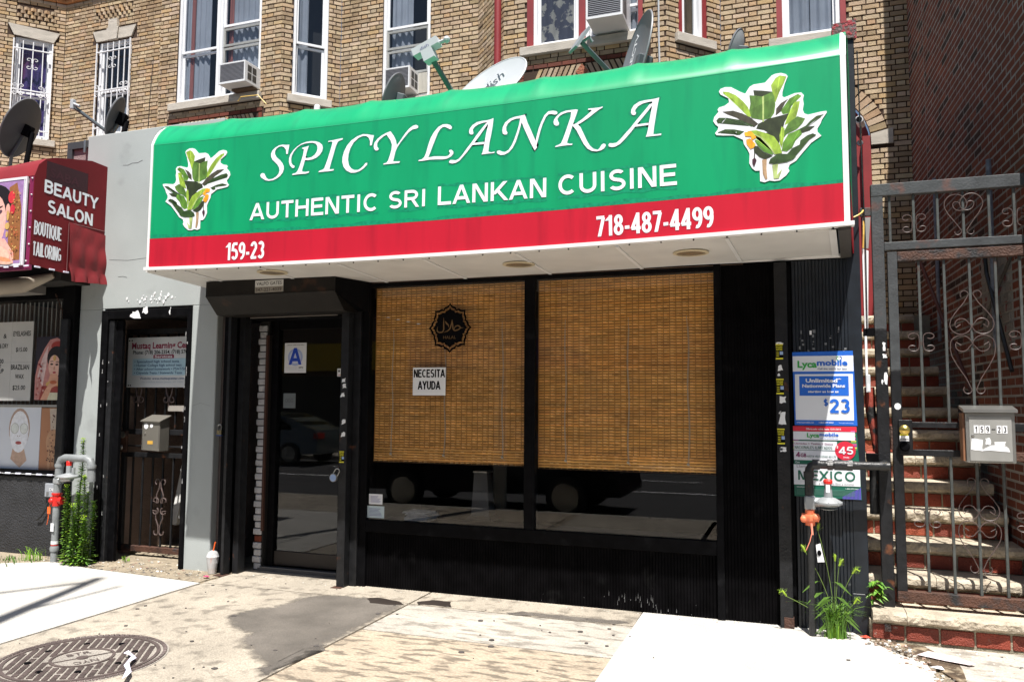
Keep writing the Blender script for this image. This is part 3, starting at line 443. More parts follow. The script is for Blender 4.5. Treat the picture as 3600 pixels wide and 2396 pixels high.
def emit_bricks(items, parent, mats, nkeep=300, tints=TANT, vis=lambda P: True, depth=.002, back=.016, dark=None):
    sc = []
    for T, (u0, u1, z0, z1) in items:
        P = T((u0+u1)/2, 0, (z0+z1)/2); q = proj(P)
        ok = q and -20 < q[0] < 3620 and -20 < q[1] < 2416 and vis(P)
        A = proj(T(u0, 0, z0)); B = proj(T(u1, 0, z0))
        sc.append((abs(B[0]-A[0])/(q[2]) if ok and A and B else 0, T, u0, u1, z0, z1))
    sc.sort(key=lambda t: -t[0]); cache = {}; rest = MB(); kept = 0
    for s, T, u0, u1, z0, z1 in sc:
        tt = tint(tints)
        if s > 0 and kept < nkeep:
            kept += 1; w = round(u1-u0, 3); key = (w, round(z1-z0, 3), random.randrange(7))
            if key not in cache:
                b = MB(); brickmesh(b, 0, w, 0, z1-z0, tt, random.uniform(-1, 1)*depth, back=back); cache[key] = b.mesh('brick', mats)
            o = put('brick', cache[key]); P = Vector(T(u0, 0, z0)); X = (Vector(T(u0+1, 0, z0))-P); Y = (Vector(T(u0, 1, z0))-P)
            M_ = Matrix((X, Y, Vector((0, 0, 1)))).transposed().to_4x4(); M_.translation = P
            o.parent = parent; o.matrix_parent_inverse = Matrix.Translation(-Vector(parent.location)); o.matrix_basis = M_
        else:
            b = MB(T); brickmesh(b, u0, u1, z0, z1, tt, random.uniform(-1, 1)*depth, back=back)
            rest.add(b.v, b.f, tt)
    if rest.v:
        o = rest.obj('brickwork', mats, parent); o['kind'] = 'stuff'
# ---------------------------------------------------------------- tan brick apartment building
YW, YB = 4.1, 3.46
bld = thing('apartment_building', 'tan brick apartment building with angled bays rising behind the shops', 'building', (-4, YW, 0))
ZT = 9.6
faces = []   # name, T, length, z0, z1, openings
def face(x0, y0, x1, y1, z0, z1, ops=(), circ=None):
    T = frame(x0, y0, x1-x0, y1-y0); L = hypot(x1-x0, y1-y0); faces.append((T, L, z0, z1, list(ops), circ)); return T
ZB = 4.4
F0 = face(-13.4, 3.115, -12.415, YW, ZB, ZT, [(.62, 1.2, 6.3, 8.12)])
F1 = face(-12.41, YW, -10.2, YW, ZB, ZT, [(.8, 1.56, 6.3, 8.02)])
face(-10.2, YW, -9.575, YB, ZB, ZT)
F2 = face(-9.575, YB, -7.235, YB, ZB, ZT, [(.35, 1.955, 6.37, 8.6)])
F3 = face(-7.235, YB, -6.595, YW, ZB, ZT, [(.17, .71, 6.3, 8.5)])
F4 = face(-6.595, YW, -4.27, YW, ZB, ZT, [(.735, 1.545, 6.23, 8.5)])
F5 = face(-4.27, YW, -3.63, YB, ZB, ZT)
F6 = face(-3.63, YB, -1.425, YB, ZB, ZT, [(.33, 1.90, 6.41, 8.5)])
F7 = face(-1.425, YB, -.812, YW, ZB, ZT, [(.2, .66, 6.37, 8.5)])
F8 = face(-.812, YW, 1.405, YW, 2.55, ZT, [(.70, 1.53, 6.33, 8.5), (.322, 1.767, 2.5, 4.85)], (1.05, 4.85, .93))
bk = MB(); items = []
DEC = [(F0, .62, 1.2, 8.48, 8.72), (F1, .7, 1.56, 8.45, 8.68)]
for T, L, z0, z1, ops, circ in faces:
    b = MB(T); o2 = list(ops)
    if circ: o2 = o2+[(circ[0]-circ[2]+.21, circ[0]+circ[2]-.21, 4.8, 5.4)]
    backing(b, L, z0, z1, o2); bk.add(b.v, b.f)
    o3 = list(ops)
    if T is F0: o3 += [(.5, 1.3, 8.13, 8.34), (.62, 1.2, 8.48, 8.74), (.45, 1.3, 6.17, 6.3), (0, 9, 8.8, 9.6)]
    if T is F1: o3 += [(.68, 1.68, 8.03, 8.24), (1.04, 1.26, 8.2, 8.4), (.7, 1.56, 8.45, 8.7), (.7, 1.66, 6.17, 6.3), (0, 9, 8.8, 9.6)]
    if T is F2: o3 += [(.24, 2.0, 6.25, 6.37), (.2, 2.05, 5.7, 6.19)]
    if T is F3: o3 += [(.1, .78, 6.18, 6.3)]
    if T is F4: o3 += [(.67, 1.62, 6.1, 6.23)]
    if T is F6: o3 += [(.24, 1.97, 6.29, 6.41), (.2, 2.0, 5.75, 6.23)]
    if T is F7: o3 += [(.13, .78, 6.25, 6.37)]
    if T is F8: o3 += [(1.76, 2.0, 4.82, 5.02), (.6, 1.6, 6.2, 6.33)]
    for r in brick_wall_layout(L, z0, z1, o3, circ): items.append((T, r))
bk.obj('wall', MORT_D, bld)
def above_awning(P):
    if P[0] < -9: return P[2] > 5.2
    t = (5.324)/(P[1]+6.324); z = 1.65+(P[2]-1.65)*t; x = P[0]*t
    return z > 4.08 or x > .42
emit_bricks(items, bld, TAN, 300, vis=above_awning, depth=.004)
# upper corbel band of orange brick at the very top left
for T, L in ((F0, 1.39), (F1, 2.21)):
    b = MB(T)
    for i in range(int(L/.205)+1):
        u = i*.205; b2 = min(u+.195, L)
        if b2-u < .04: continue
        for q, (yy, zz) in enumerate(((-.012, 8.80), (-.045, 8.87), (-.08, 8.94), (-.08, 9.01), (-.08, 9.08), (-.08, 9.15))):
            MB(T).box(u, b2, yy, .02, zz, zz+.058, c=tint(((1.25, .72, .42), (1.15, .62, .35)) if q else ((1, 1, 1.05),)), e=.004).obj('corbel_brick', TAN, bld)
# basket-weave panels of projecting brick ends
for T, u0, u1, z0, z1 in DEC:
    r = 0; z = z0+.01
    while z < z1-.03:
        u = u0+(.05 if r % 2 else 0)
        while u < u1-.05:
            b = MB(T); c = tint(TANT)
            b.add([(u, .012, z), (u+.045, -.03, z), (u+.09, .012, z), (u, .012, z+.056), (u+.045, -.03, z+.056), (u+.09, .012, z+.056)], [(0, 1, 4, 3), (1, 2, 5, 4), (3, 4, 5), (0, 2, 1)], c)
            b.obj('angled_brick', TAN, bld); u += .105
        z += .068; r += 1
# lintels and sills
def cut(name, T, pts, y0=-.02, y1=.02, m=LIME): return MB(T).prism(pts, y0, y1).obj(name, m, bld)
cut('stone_lintel', F0, [(.6, 8.14), (1.22, 8.1), (1.31, 8.29), (.5, 8.34)])
cut('stone_lintel', F1, [(.77, 8.035), (1.04, 8.035), (1.04, 8.23), (.68, 8.23)]); cut('stone_lintel', F1, [(1.27, 8.035), (1.57, 8.035), (1.67, 8.23), (1.27, 8.23)])
cut('keystone', F1, [(1.05, 8.025), (1.26, 8.025), (1.29, 8.24), (1.255, 8.25), (1.25, 8.4), (1.06, 8.4), (1.055, 8.25), (1.02, 8.24)], -.045)
for T, a, b, z in ((F0, .44, 1.32, 6.175), (F1, .71, 1.66, 6.18), (F2, .245, 1.995, 6.25), (F3, .105, .775, 6.18), (F4, .675, 1.615, 6.1), (F6, .245, 1.965, 6.29), (F7, .135, .775, 6.25), (F8, .6, 1.6, 6.21)):
    MB(T).box(a, b, -.055, .11, z, z+.118, e=.006).obj('stone_sill', LIME, bld)
# soldier bands and rowlock chevrons under the bay sills
for T, u0, u1, zt in ((F2, .2, 2.05, 6.185), (F6, .2, 2.0, 6.225)):
    u = u0
    while u < u1-.1:
        w = .19; MB(T).box(u, min(u+w-.012, u1), -.004, .02, zt-.056, zt, c=tint(((.72, .7, .66), (.85, .8, .72))), e=.004).obj('header_brick', TAN, bld); u += w
    u = u0+.03
    while u < u1-.1:
        MB(T).box(u, min(u+.19, u1-.03), -.002, .02, zt-.12, zt-.068, c=tint(((1, 1, 1), (.7, .7, .7))), e=.003).obj('red_glazed_brick', REDB, bld); u += .2
    for s_, uu in ((0, u0+.03), (1, u1-.09)):
        for q in range(4): MB(T).box(uu, uu+.058, -.002, .02, zt-.13-.1*(q+1), zt-.14-.1*q, c=tint(), e=.003).obj('red_glazed_brick', REDB, bld)
    mid = (u0+u1)/2; 
    for side in (-1, 1):
        for i in range(11):
            a = mid+side*(.09+i*.075); zz0 = zt-.36; zz1 = zt-.14; sl_ = .1*side
            if abs(a-mid) > (u1-u0)/2-.16: continue
            MB(T).prism([(a, zz0), (a+.052, zz0), (a+.052-sl_, zz1), (a-sl_, zz1)], -.003, .02, c=tint(TANT)).obj('slanted_brick', TAN, bld)
    MB(T).prism([(mid, zt-.34), (mid+.085, zt-.24), (mid, zt-.14), (mid-.085, zt-.24)], -.014, .02).obj('terracotta_diamond', mat('terracotta', (.3, .1, .05), .8, bump=.8, bs=50), bld)
# arch over the red door
AX, AZ, AR = .238, 4.85, .727
for i in range(26):
    a0 = RD(11+158*i/26); a1 = a0+RD(158/26)-.012
    pts = [(AX+cos(a)*r, AZ+sin(a)*r) for a, r in ((a0, AR), (a0+.006, AR+.19), (a1-.006, AR+.19), (a1, AR))]
    MB(frame(0, YW, 1, 0)).prism(pts, -.006, .05, c=tint(TANT)).obj('arch_brick', TAN, bld)
for sx in (-1, 1): MB(frame(0, YW, 1, 0)).prism([(AX+sx*(AR-.005), 4.83), (AX+sx*(AR+.24), 4.83), (AX+sx*(AR+.24), 5.02), (AX+sx*(AR-.01), 4.965)], -.02, .05).obj('impost_stone', LIME, bld)
door = MB().prism([(AX+cos(RD(180-180*i/24))*.72, 4.85+sin(RD(180-180*i/24))*.72) for i in range(25)]+[(AX+.72, 2.66), (AX-.72, 2.66)], 4.2, 4.26).obj('door', REDT, bld)
bx('door_frame', .86, .955, 4.1, 4.22, 2.66, 4.95, REDT, door)
# windows
CURT = mat('grey_curtain', (.33, .35, .39), .9, var=.12, bump=0)
CURTR = mat('red_stripe_curtain', (.3, .1, .08), .9, var=.1, bump=0)
PATC = mat('patterned_curtain', (.05, .05, .07), .9, var=.1, vs=6, bump=0, col2=(.3, .28, .24), m2=(.51, .55), s2=7)
PURP = mat('purple_curtain', (.07, .04, .18), .9, var=.3, vs=4, bump=0, col2=(.2, .02, .05), m2=(.45, .7), s2=1.2)
SCRG = mat('insect_screen', (.045, .048, .05), .8, var=.05, bump=0)
def curtain(T, u0, u1, z0, z1, m, par, y=.24, amp=.014, n=40, f=60):
    b = MB(T); vs = []
    for i in range(n+1):
        u = u0+(u1-u0)*i/n; yy = y+amp*sin(f*u)+amp*.5*sin(f*.37*u+1)
        vs += [(u, yy, z0), (u, yy, z1)]
    b.add(vs, [(2*i, 2*i+2, 2*i+3, 2*i+1) for i in range(n)]); return b.obj('curtain', m, par, smooth=True)
def window(T, u0, u1, z0, z1, rails, frame_m=WHITEF, brick=0, fw=.05, sashw=.035, cur=None, glass=GLASSU, yf=.035, label=None, screens=()):
    b = MB(T)
    if brick:   # coloured timber casing
        b.box(u0, u0+brick, yf-.02, .15, z0, z1, m=1); b.box(u1-brick, u1, yf-.02, .15, z0, z1, m=1); u0 += brick; u1 -= brick
    b.box(u0, u0+fw, yf, .15, z0, z1); b.box(u1-fw, u1, yf, .15, z0, z1); b.box(u0+fw, u1-fw, yf, .15, z0, z0+fw); b.box(u0+fw, u1-fw, yf, .15, z1-fw, z1)
    w = b.obj('window', [frame_m, REDT], bld, label=label)
    a, c = u0+fw, u1-fw; zz = [z0+fw]+list(rails)+[z1-fw]
    for i in range(len(zz)-1):
        s = MB(T); y = yf+.03+.025*(1 if i == 0 else 0); lo, hi = zz[i]+(.012 if i else 0), zz[i+1]-(.012 if i < len(zz)-2 else 0); q = sashw
        s.box(a, a+q, y, y+.03, lo, hi); s.box(c-q, c, y, y+.03, lo, hi); s.box(a+q, c-q, y, y+.03, lo, lo+q); s.box(a+q, c-q, y, y+.03, hi-q, hi)
        s.obj('sash', frame_m if i not in screens else MGREY, w)
        MB(T).box(a+q-.004, c-q+.004, y+.012, y+.018, lo+q-.004, hi-q+.004).obj('pane', glass, w)
    MB(T).box(u0, u1, .38, .40, z0-.1, z1+.1).obj('dark_room', DARK, w)
    MB(T).box(u0-.06, u0-.02, .16, .5, z0-.1, z1+.1).obj('reveal', DARK, w); MB(T).box(u1+.02, u1+.06, .16, .5, z0-.1, z1+.1).obj('reveal', DARK, w)
    if cur: cur(w, a, c, zz)
    return w
def c1(w, a, c, zz): curtain(F2, a, a+.5, 6.4, 8.6, CURT, w, .135); curtain(F2, a+.12, a+.2, 6.4, 8.6, CURTR, w, .12)
def c2(w, a, c, zz): curtain(F2, a+.12, a+.6, 6.4, 8.6, CURT, w, .135); curtain(F2, a+.06, a+.15, 6.9, 8.6, CURTR, w, .12)
window(F2, .35, 1.15, 6.37, 8.6, [7.2], cur=c1, label='left sash window of the left bay')
window(F2, 1.155, 1.955, 6.37, 8.6, [6.72, 7.2, 7.52], cur=c2, screens=(1, 2), label='right sash window of the left bay')
window(F3, .17, .71, 6.3, 8.5, [7.14], cur=lambda w, a, c, z: curtain(F3, a, a+.2, 6.3, 8.5, CURT, w, .135))
window(F4, .735, 1.545, 6.23, 8.5, [6.62, 7.04, 7.36], cur=lambda w, a, c, z: curtain(F4, a+.05, a+.4, 6.3, 8.5, CURT, w, .135), screens=(1, 2))
window(F6, .33, 1.14, 6.41, 8.5, [7.3], brick=.09, cur=lambda w, a, c, z: curtain(F6, a-.1, c+.1, 6.4, 8.5, PATC, w, .135, .008))
window(F6, 1.142, 1.90, 6.41, 8.5, [6.78, 7.3], brick=0, cur=lambda w, a, c, z: curtain(F6, a, c, 6.4, 8.5, CURT, w, .135))
MB(F6).box(1.84, 1.93, .012, .15, 6.41, 8.5).obj('casing', REDT, bld)
window(F7, .2, .66, 6.37, 8.5, [7.3], brick=.06, cur=lambda w, a, c, z: curtain(F7, a-.1, c+.1, 6.37, 8.5, mat('brown_curtain', (.12, .085, .05), .9, var=.4, vs=4, bump=0), w, .135))
window(F8, .70, 1.53, 6.33, 8.5, [7.3], brick=.07, cur=lambda w, a, c, z: (curtain(F8, a, a+.28, 6.3, 8.5, CURT, w, .135), curtain(F8, c-.3, c, 6.3, 8.5, CURT, w, .135)))
wl = window(F0, .62, 1.2, 6.3, 8.12, [7.1], cur=lambda w, a, c, z: curtain(F0, a, c, 6.3, 8.1, PURP, w, .15))
wr = window(F1, .8, 1.56, 6.3, 8.02, [7.1], cur=lambda w, a, c, z: MB(F1).box(a+.1, c-.1, .3, .32, 6.4, 6.9).obj('blind', CURT, w))
# white window guards
def arc(cx, cz, r, a0, a1, n=10, y=0): return [(cx+cos(RD(a0+(a1-a0)*i/n))*r, y, cz+sin(RD(a0+(a1-a0)*i/n))*r) for i in range(n+1)]
def guard(T, u0, u1, z0, z1, n, lab):
    g = MB(T).box(u0, u0+.02, -.06, -.04, z0, z1).box(u1-.02, u1, -.06, -.04, z0, z1).obj('window_guard', WHITEF, bld, label=lab)
    for zz in (z1-.18, (z0+z1)/2-.05, z0+.12): bx('rail', u0+.02, u1-.02, -.062, -.038, zz, zz+.02, WHITEF, g, T=T)
    for i in range(n):
        u = u0+(u1-u0)*(i+1)/(n+1); bx('bar', u-.008, u+.008, -.058, -.042, z0, z1-.02, WHITEF, g, T=T)
    um = (u0+u1)/2
    for cu, cz in ((um, (z0+z1)/2+.45), (u0+.11, (z0+z1)/2-.04), (u1-.11, (z0+z1)/2-.04)):
        b = MB(T)
        for sx in (-1, 1):
            for sz in (-1, 1): b.tube([(cu+sx*.01, -.065, cz+sz*.01), (cu+sx*.012, -.065, cz+sz*.06)]+[(cu+sx*(.052-.04*(1-t/700)*cos(RD(t))), -.065, cz+sz*(.07+.035*(1-t/500)*sin(RD(t)))) for t in range(20, 300, 25)], .006, 5)
        b.obj('scroll', WHITEF, g)
guard(F0, .6, 1.22, 6.3, 8.06, 3, 'white window guard with three bars')
guard(F1, .82, 1.6, 6.3, 7.98, 5, 'white window guard with five bars')
# red downspout between the bays
b = MB(); b.tube([(-3.73, 3.49, 6.0), (-3.73, 3.49, 9.6)], .05, 12); b.obj('downspout', REDT, bld, smooth=True)
bx('side_wall', -20, -13.41, 3.12, 6, ZB, ZT, TAN, bld)
# extension roof behind the sign
ext = thing('shop_extension', 'one storey shop extension with a flat roof in front of the apartment building', 'building', (-3, .3, 0))
bx('roof', -9.9, .44, .22, 4.05, 4.12, 4.3, mat('roof_felt', (.12, .12, .12), .9), ext)
bx('side_wall', .3, .44, .12, 4.05, .0, 4.12, MORT_D, ext)
# ---------------------------------------------------------------- main awning
DL = ((-4.13, -.77), (-2.0, -.56), (-.68, -.57))
aw = thing('shop_awning', 'big green and red box awning of the Sri Lankan restaurant with white lettering', 'awning', (-2.45, -.5, 2.77))
XL, XR, ZG, ZR, ZM, ARr = -5.26, .356, 2.775, 3.88, 3.045, .22
def sag(x):
    t = (x-XL)/(XR-XL); return -.036*(1-(2*t-1)**2)
ribs = [-5.26, -4.62, -3.85, -3.22, -2.50, -1.74, -1.02, -.36, .356]
def puff(x):
    for a, b in zip(ribs, ribs[1:]):
        if a <= x <= b: t = (x-a)/(b-a); return (1-(2*t-1)**2)
    return 0
# green front with curved top
xs = []
for a, b in zip(ribs, ribs[1:]): xs += [a+(b-a)*i/14 for i in range(14)]
xs.append(XR)
prof = [(-1.0, ZM), (-1.0, 3.3), (-1.0, 3.6), (-1.0, ZR)]+[(-1.0+.45*(cos(RD(20))-cos(RD(t))), ZR+.001+.45*(sin(RD(t))-sin(RD(20)))) for t in range(20, 91, 7)]+[(-.3, 4.19), (0., 4.2), (.25, 4.2)]
vs = []; nP = len(prof)
for x in xs:
    pf = puff(x)
    for i, (y, z) in enumerate(prof):
        bend = min(1, max(0, (z-3.9)/.14)) if i < nP-2 else .5
        zz = z+sag(x)*(1-.3*bend)-bend*.013*(pf**.6); yy = y+bend*.02*(pf**.6)
        if i < 4: zz = z+sag(x)
        fl = max(0, (y+1)); xx = x+(-.19*fl if x == XL else (.085*fl if x == XR else 0))
        vs.append((xx, yy, zz))
b = MB(); b.add(vs, [(i*nP+j, (i+1)*nP+j, (i+1)*nP+j+1, i*nP+j+1) for i in range(len(xs)-1) for j in range(nP-1)])
topm = GREEN
b.obj('green_panel', topm, aw, smooth=True)
b = MB(); vs = []
for x in xs: vs += [(x, -1.004, ZG+.022+sag(x)), (x, -1.004, ZM+sag(x)+.002), (x, -.99, ZM+sag(x)+.002)]
b.add(vs, [(i*3+j, (i+1)*3+j, (i+1)*3+j+1, i*3+j+1) for i in range(len(xs)-1) for j in range(2)]); b.obj('red_band', REDV, aw)
# glue line above the red band
b = MB(); xx = [XL+.03+(XR-XL-.06)*i/60 for i in range(61)]
b.add([p for i, x in enumerate(xx) for p in ((x, -1.0015, ZM+.004+sag(x)), (x, -1.0015, ZM+.03+.008*sin(i*1.7)+.006*sin(i*.6)+sag(x)))], [(2*i, 2*i+2, 2*i+3, 2*i+1) for i in range(60)]); b.obj('glue_line', GREEN2, aw)
# lighter curved strip edge seam
b = MB()
b.add([p for i, x in enumerate(xx) for p in ((x, -1.0012, ZR-.004+sag(x)), (x, -1.0012, ZR+.002+sag(x)))], [(2*i, 2*i+2, 2*i+3, 2*i+1) for i in range(60)]); b.obj('seam', mat('light_green_seam', (.03, .42, .2), .5, bump=0), aw)
# side panels
for s_, X0, X1, nm in ((-1, XL, -5.45, 'side_panel'), (1, XR, .435, 'side_panel')):
    b = MB(); sp = [(-1.0, ZM)]+[(y, z) for y, z in prof[3:-1]]+[(0, ZM)]
    def sx(y, e=0): return X0+(X1-X0)*(y+1)+s_*e
    b.add([(sx(y), y, z) for y, z in sp]+[(sx(y, .008), y, z) for y, z in sp], [tuple(range(len(sp))), tuple(range(2*len(sp)-1, len(sp)-1, -1))], m=0)
    b.add([(sx(-1), -1, ZM), (sx(0), 0, ZM), (sx(0), 0, ZG-.01), (sx(-1), -1, ZG)]+[(sx(-1, .008), -1, ZM), (sx(0, .008), 0, ZM), (sx(0, .008), 0, ZG-.01), (sx(-1, .008), -1, ZG)], [(0, 1, 2, 3), (7, 6, 5, 4), (3, 2, 6, 7)], m=1)
    b.obj(nm, [GREEN, REDV], aw)
# white corner trims follow the profile
for s_, X0, X1, w in ((-1, XL, -5.45, .026), (1, XR, .435, .034)):
    b = MB(); path = [(-1.0, ZG)]+prof[3:]
    for (y0, z0), (y1, z1) in zip(path, path[1:]):
        xa = X0+(X1-X0)*(y0+1); xb = X0+(X1-X0)*(y1+1); o = .006; nx = (z1-z0); ny = -(y1-y0); l = hypot(nx, ny); n0, n1 = -nx/l*o, -ny/l*o
        i0 = w if s_ < 0 else -w
        P = [(xa, y0+n0, z0-n1*1), (xa+i0, y0+n0, z0-n1), (xb+i0, y1+n0, z1-n1), (xb, y1+n0, z1-n1)]
        Q = [(xa-s_*-.004, y0+.02, z0-.004), (xa+i0, y0+.02, z0-.004), (xb+i0, y1+.02, z1-.004), (xb-s_*-.004, y1+.02, z1-.004)]
        b.hexa(P[:4]+Q[:4])
    b.obj('edge_trim', TRIM, aw)
b = MB()
n = 24
for i in range(n):
    xa, xb = XL-.012+(XR-XL+.036)*i/n, XL-.012+(XR-XL+.036)*(i+1)/n
    za, zb = ZG+sag(xa), ZG+sag(xb)
    b.hexa([(xa, -1.022, za-.004), (xb, -1.022, zb-.004), (xb, -.96, zb-.006), (xa, -.96, za-.006), (xa, -1.022, za+.022), (xb, -1.022, zb+.022), (xb, -.985, zb+.022), (xa, -.985, za+.022)])
b.obj('bottom_trim', TRIM, aw)
# soffit
seams = [-5.3, -4.86, -4.1, -3.36, -2.62, -1.88, -1.14, -.4, .25]
def sxf(x, y):
    t = (x-XL)/(XR-XL); return x+(y+1)*(-.17*(1-t)+.07*t)
for a, b_ in zip(seams, seams[1:]):
    b = MB(); a0, a1 = a+.008, b_-.008; sgy = -.012
    def zz(x): return ZG-.012+sag(x)*.9
    b.hexa([(sxf(a0, -.97), -.97, zz(a0)), (sxf(a1, -.97), -.97, zz(a1)), (sxf(a1, -.02), -.02, zz(a1)), (sxf(a0, -.02), -.02, zz(a0)),
            (sxf(a0, -.97), -.97, zz(a0)+.01), (sxf(a1, -.97), -.97, zz(a1)+.01), (sxf(a1, -.02), -.02, zz(a1)+.01), (sxf(a0, -.02), -.02, zz(a0)+.01)])
    b.obj('soffit_panel', SOFF, aw)
for a in seams[1:-1]+[.25]:
    b = MB(); z = ZG-.017+sag(a)*.9; w = .012 if a < .2 else .022
    b.hexa([(sxf(a-w, -.97), -.97, z-.003), (sxf(a+w, -.97), -.97, z-.003), (sxf(a+w, -.02), -.02, z-.003), (sxf(a-w, -.02), -.02, z-.003), (sxf(a-w, -.97), -.97, z+.003), (sxf(a+w, -.97), -.97, z+.003), (sxf(a+w, -.02), -.02, z+.003), (sxf(a-w, -.02), -.02, z+.003)])
    b.obj('soffit_batten', TRIM, aw)
b = MB(); b.hexa([(.285, -.99, 2.745), (.36, -.99, 2.75), (.425, -.01, 2.74), (.35, -.01, 2.735), (.285, -.99, 2.765), (.36, -.99, 2.77), (.425, -.01, 2.765), (.35, -.01, 2.76)]); b.obj('end_flashing', mat('dark_flashing', (.06, .055, .05), .6, bump=.3), aw)
bx('back_rail', -5.44, .42, -.035, -.002, 2.742, 2.77, TRIM, aw)
for x, y in DL:
    z = ZG-.016+sag(x)*.9; b = MB(); b.lathe([(.125, 0), (.128, -.008), (.105, -.012), (.102, -.002)], (x, y, z), (0, 0, 1), 28); r = b.obj('downlight', mat('aged_white_ring', (.6, .52, .36), .4, bump=0), aw, smooth=True)
    b = MB(); b.lathe([(.1, 0), (.1, -.004)], (x, y, z-.003), (0, 0, 1), 24); b.obj('lamp_lens', mat('brown_lens', (.2, .15, .1), .3, bump=.3, bs=40), r)
b = MB()
for i in range(26):
    x = XL+.1+(XR-XL-.2)*i/25; b.ball((x, -1.0, ZG-.012+sag(x)), .006, 4)
b.obj('screw', INK, aw)['kind'] = 'stuff'
# letters
for i, polys in enumerate(D['LETTERS']):
    b = MB(); g_ = MB()
    for j, p in enumerate(polys):
        b.prism(p, -1.0035-.0006*j, -1.001)
        cx = sum(q[0] for q in p)/len(p); cz = sum(q[1] for q in p)/len(p)
    b.obj('letter', WHT, aw)
    gm = MB()
    for p in polys[:1]+polys[1:]:
        n = len(p); area = sum(p[k][0]*p[(k+1) % n][1]-p[(k+1) % n][0]*p[k][1] for k in range(n)); s_ = 1 if area > 0 else -1; o = []
        for k in range(n):
            ax, az = p[k-1]; cx, cz = p[k]; ex, ez = p[(k+1) % n]; tx, tz = ex-ax, ez-az; l = hypot(tx, tz)+1e-6
            w = .013+.006*sin(k*1.9+i); o.append((cx+s_*tz/l*w, cz-s_*tx/l*w))
        gm.add([(x, -1.0006-.0001*(i % 3), z) for x, z in p]+[(x, -1.0006-.0001*(i % 3), z) for x, z in o], [(k, (k+1) % n, n+(k+1) % n, n+k) for k in range(n)])
    gm.obj('glue_mark', GREEN2, aw)['kind'] = 'stuff'
for k_, s in (('T_auth', 'AUTHENTIC'), ('T_sri', 'SRI'), ('T_lankan', 'LANKAN'), ('T_cuis', 'CUISINE')):
    a, b_, c = D[k_]; u_ = Vector((b_[0]-a[0], 0, b_[1]-a[1])); grot(s, (a[0], -1.002, a[1]), u_.length, c[1]-a[1], WHT, aw, u_, Vector((-u_.z, 0, u_.x)), t=.175, gap=.07, each=True, name='letter')
    L_ = b_[0]-a[0]; h = c[1]-a[1]; b = MB(); n = int(L_/.03)
    for q in range(n):
        for zz in (-.022, h+.004):
            x = a[0]+L_*q/n; z = a[1]+(b_[1]-a[1])*q/n+zz; b.add([(x, -1.0007, z-.006+.006*sin(q*.9)), (x+L_/n, -1.0007, z-.006+.006*sin(q*.9+.9)), (x+L_/n, -1.0007, z+.014+.005*sin(q*1.3+1.3)), (x, -1.0007, z+.014+.005*sin(q*1.3))], [(0, 1, 2, 3)])
    b.obj('glue_mark', GREEN2, aw)['kind'] = 'stuff'
for k_, s in (('T_159', '159-23'), ('T_718', '718-487-4499')):
    a, b_, c = D[k_]; u_ = Vector((b_[0]-a[0], 0, b_[1]-a[1])); grot(s, (a[0], -1.005, a[1]), u_.length, c[1]-a[1], WHT, aw, u_, Vector((-u_.z, 0, u_.x)), t=.16, gap=.07, each=True, name='letter')
# banana plant stickers
BC = {'l': (.30, .46, .05), 'g': (.11, .26, .03), 'm': (.10, .21, .035), 'd': (.035, .075, .018), 'k': (.03, .042, .016), 'b': (.06, .055, .035), 'v': (.38, .48, .17), 'o': (.85, .36, .02), 't': (.42, .28, .16), 'p': (.06, .02, .03)}
PRINT = mat('printed_leaf', (1, 1, 1), .45, tint=True, var=.35, vs=30, bump=0, stretch=(1, 1, .5))
def banana(out, lv, name_lab):
    s_ = MB().prism(out, -1.005, -1.001).obj('banana_plant_sticker', WHT, aw, label=name_lab)
    n = 0; b = MB()
    for c, p in lv:
        n += 1; k = BC[c]; b.add([(x, -1.0052-n*.0001, z) for x, z in p], [tuple(range(len(p)))], k)
        if c in 'lgmd':   # veins
            i0 = max(range(len(p)), key=lambda i: p[i][1]); i1 = min(range(len(p)), key=lambda i: p[i][1]); A, B_ = p[i0], p[i1]
            if c != 'm':
                d = (B_[0]-A[0], B_[1]-A[1]); l = hypot(*d)+1e-6; q = (-d[1]/l*.0018, d[0]/l*.0018); a_ = (A[0]+d[0]*.08, A[1]+d[1]*.08); e_ = (A[0]+d[0]*.92, A[1]+d[1]*.92)
                b.add([(a_[0]-q[0], -1.0053-n*.0001, a_[1]-q[1]), (a_[0]+q[0], -1.0053-n*.0001, a_[1]+q[1]), (e_[0], -1.0053-n*.0001, e_[1])], [(0, 1, 2)], tuple(min(1, x*1.9) for x in k))
            mx = sum(x for x, z in p)/len(p); mz = sum(z for x, z in p)/len(p)   # darker half of the leaf blade
            half = [(x, z) for x, z in p]; kk = len(half)//2; sub = [(mx+(x-mx)*.9, mz+(z-mz)*.9) for x, z in half[:kk+1]]
            if len(sub) > 2: b.add([(x, -1.00525-n*.0001, z) for x, z in sub], [tuple(range(len(sub)))], tuple(x*.78 for x in k))
    b.obj('banana_plant_print', PRINT, s_)
banana(D['BAN_OUT'], D['BAN'], 'left banana plant sticker')
x0, x1, z0, z1 = D['BAN_R']
lx0 = min(p[0] for p in D['BAN_OUT']); lx1 = max(p[0] for p in D['BAN_OUT']); lz0 = min(p[1] for p in D['BAN_OUT']); lz1 = max(p[1] for p in D['BAN_OUT'])
mp_ = lambda p: [(x1-(x-lx0)/(lx1-lx0)*(x1-x0), z0+(z-lz0)/(lz1-lz0)*(z1-z0)) for x, z in p][::-1]
banana(mp_(D['BAN_OUT']), [(c, mp_(p)) for c, p in D['BAN']], 'right banana plant sticker')
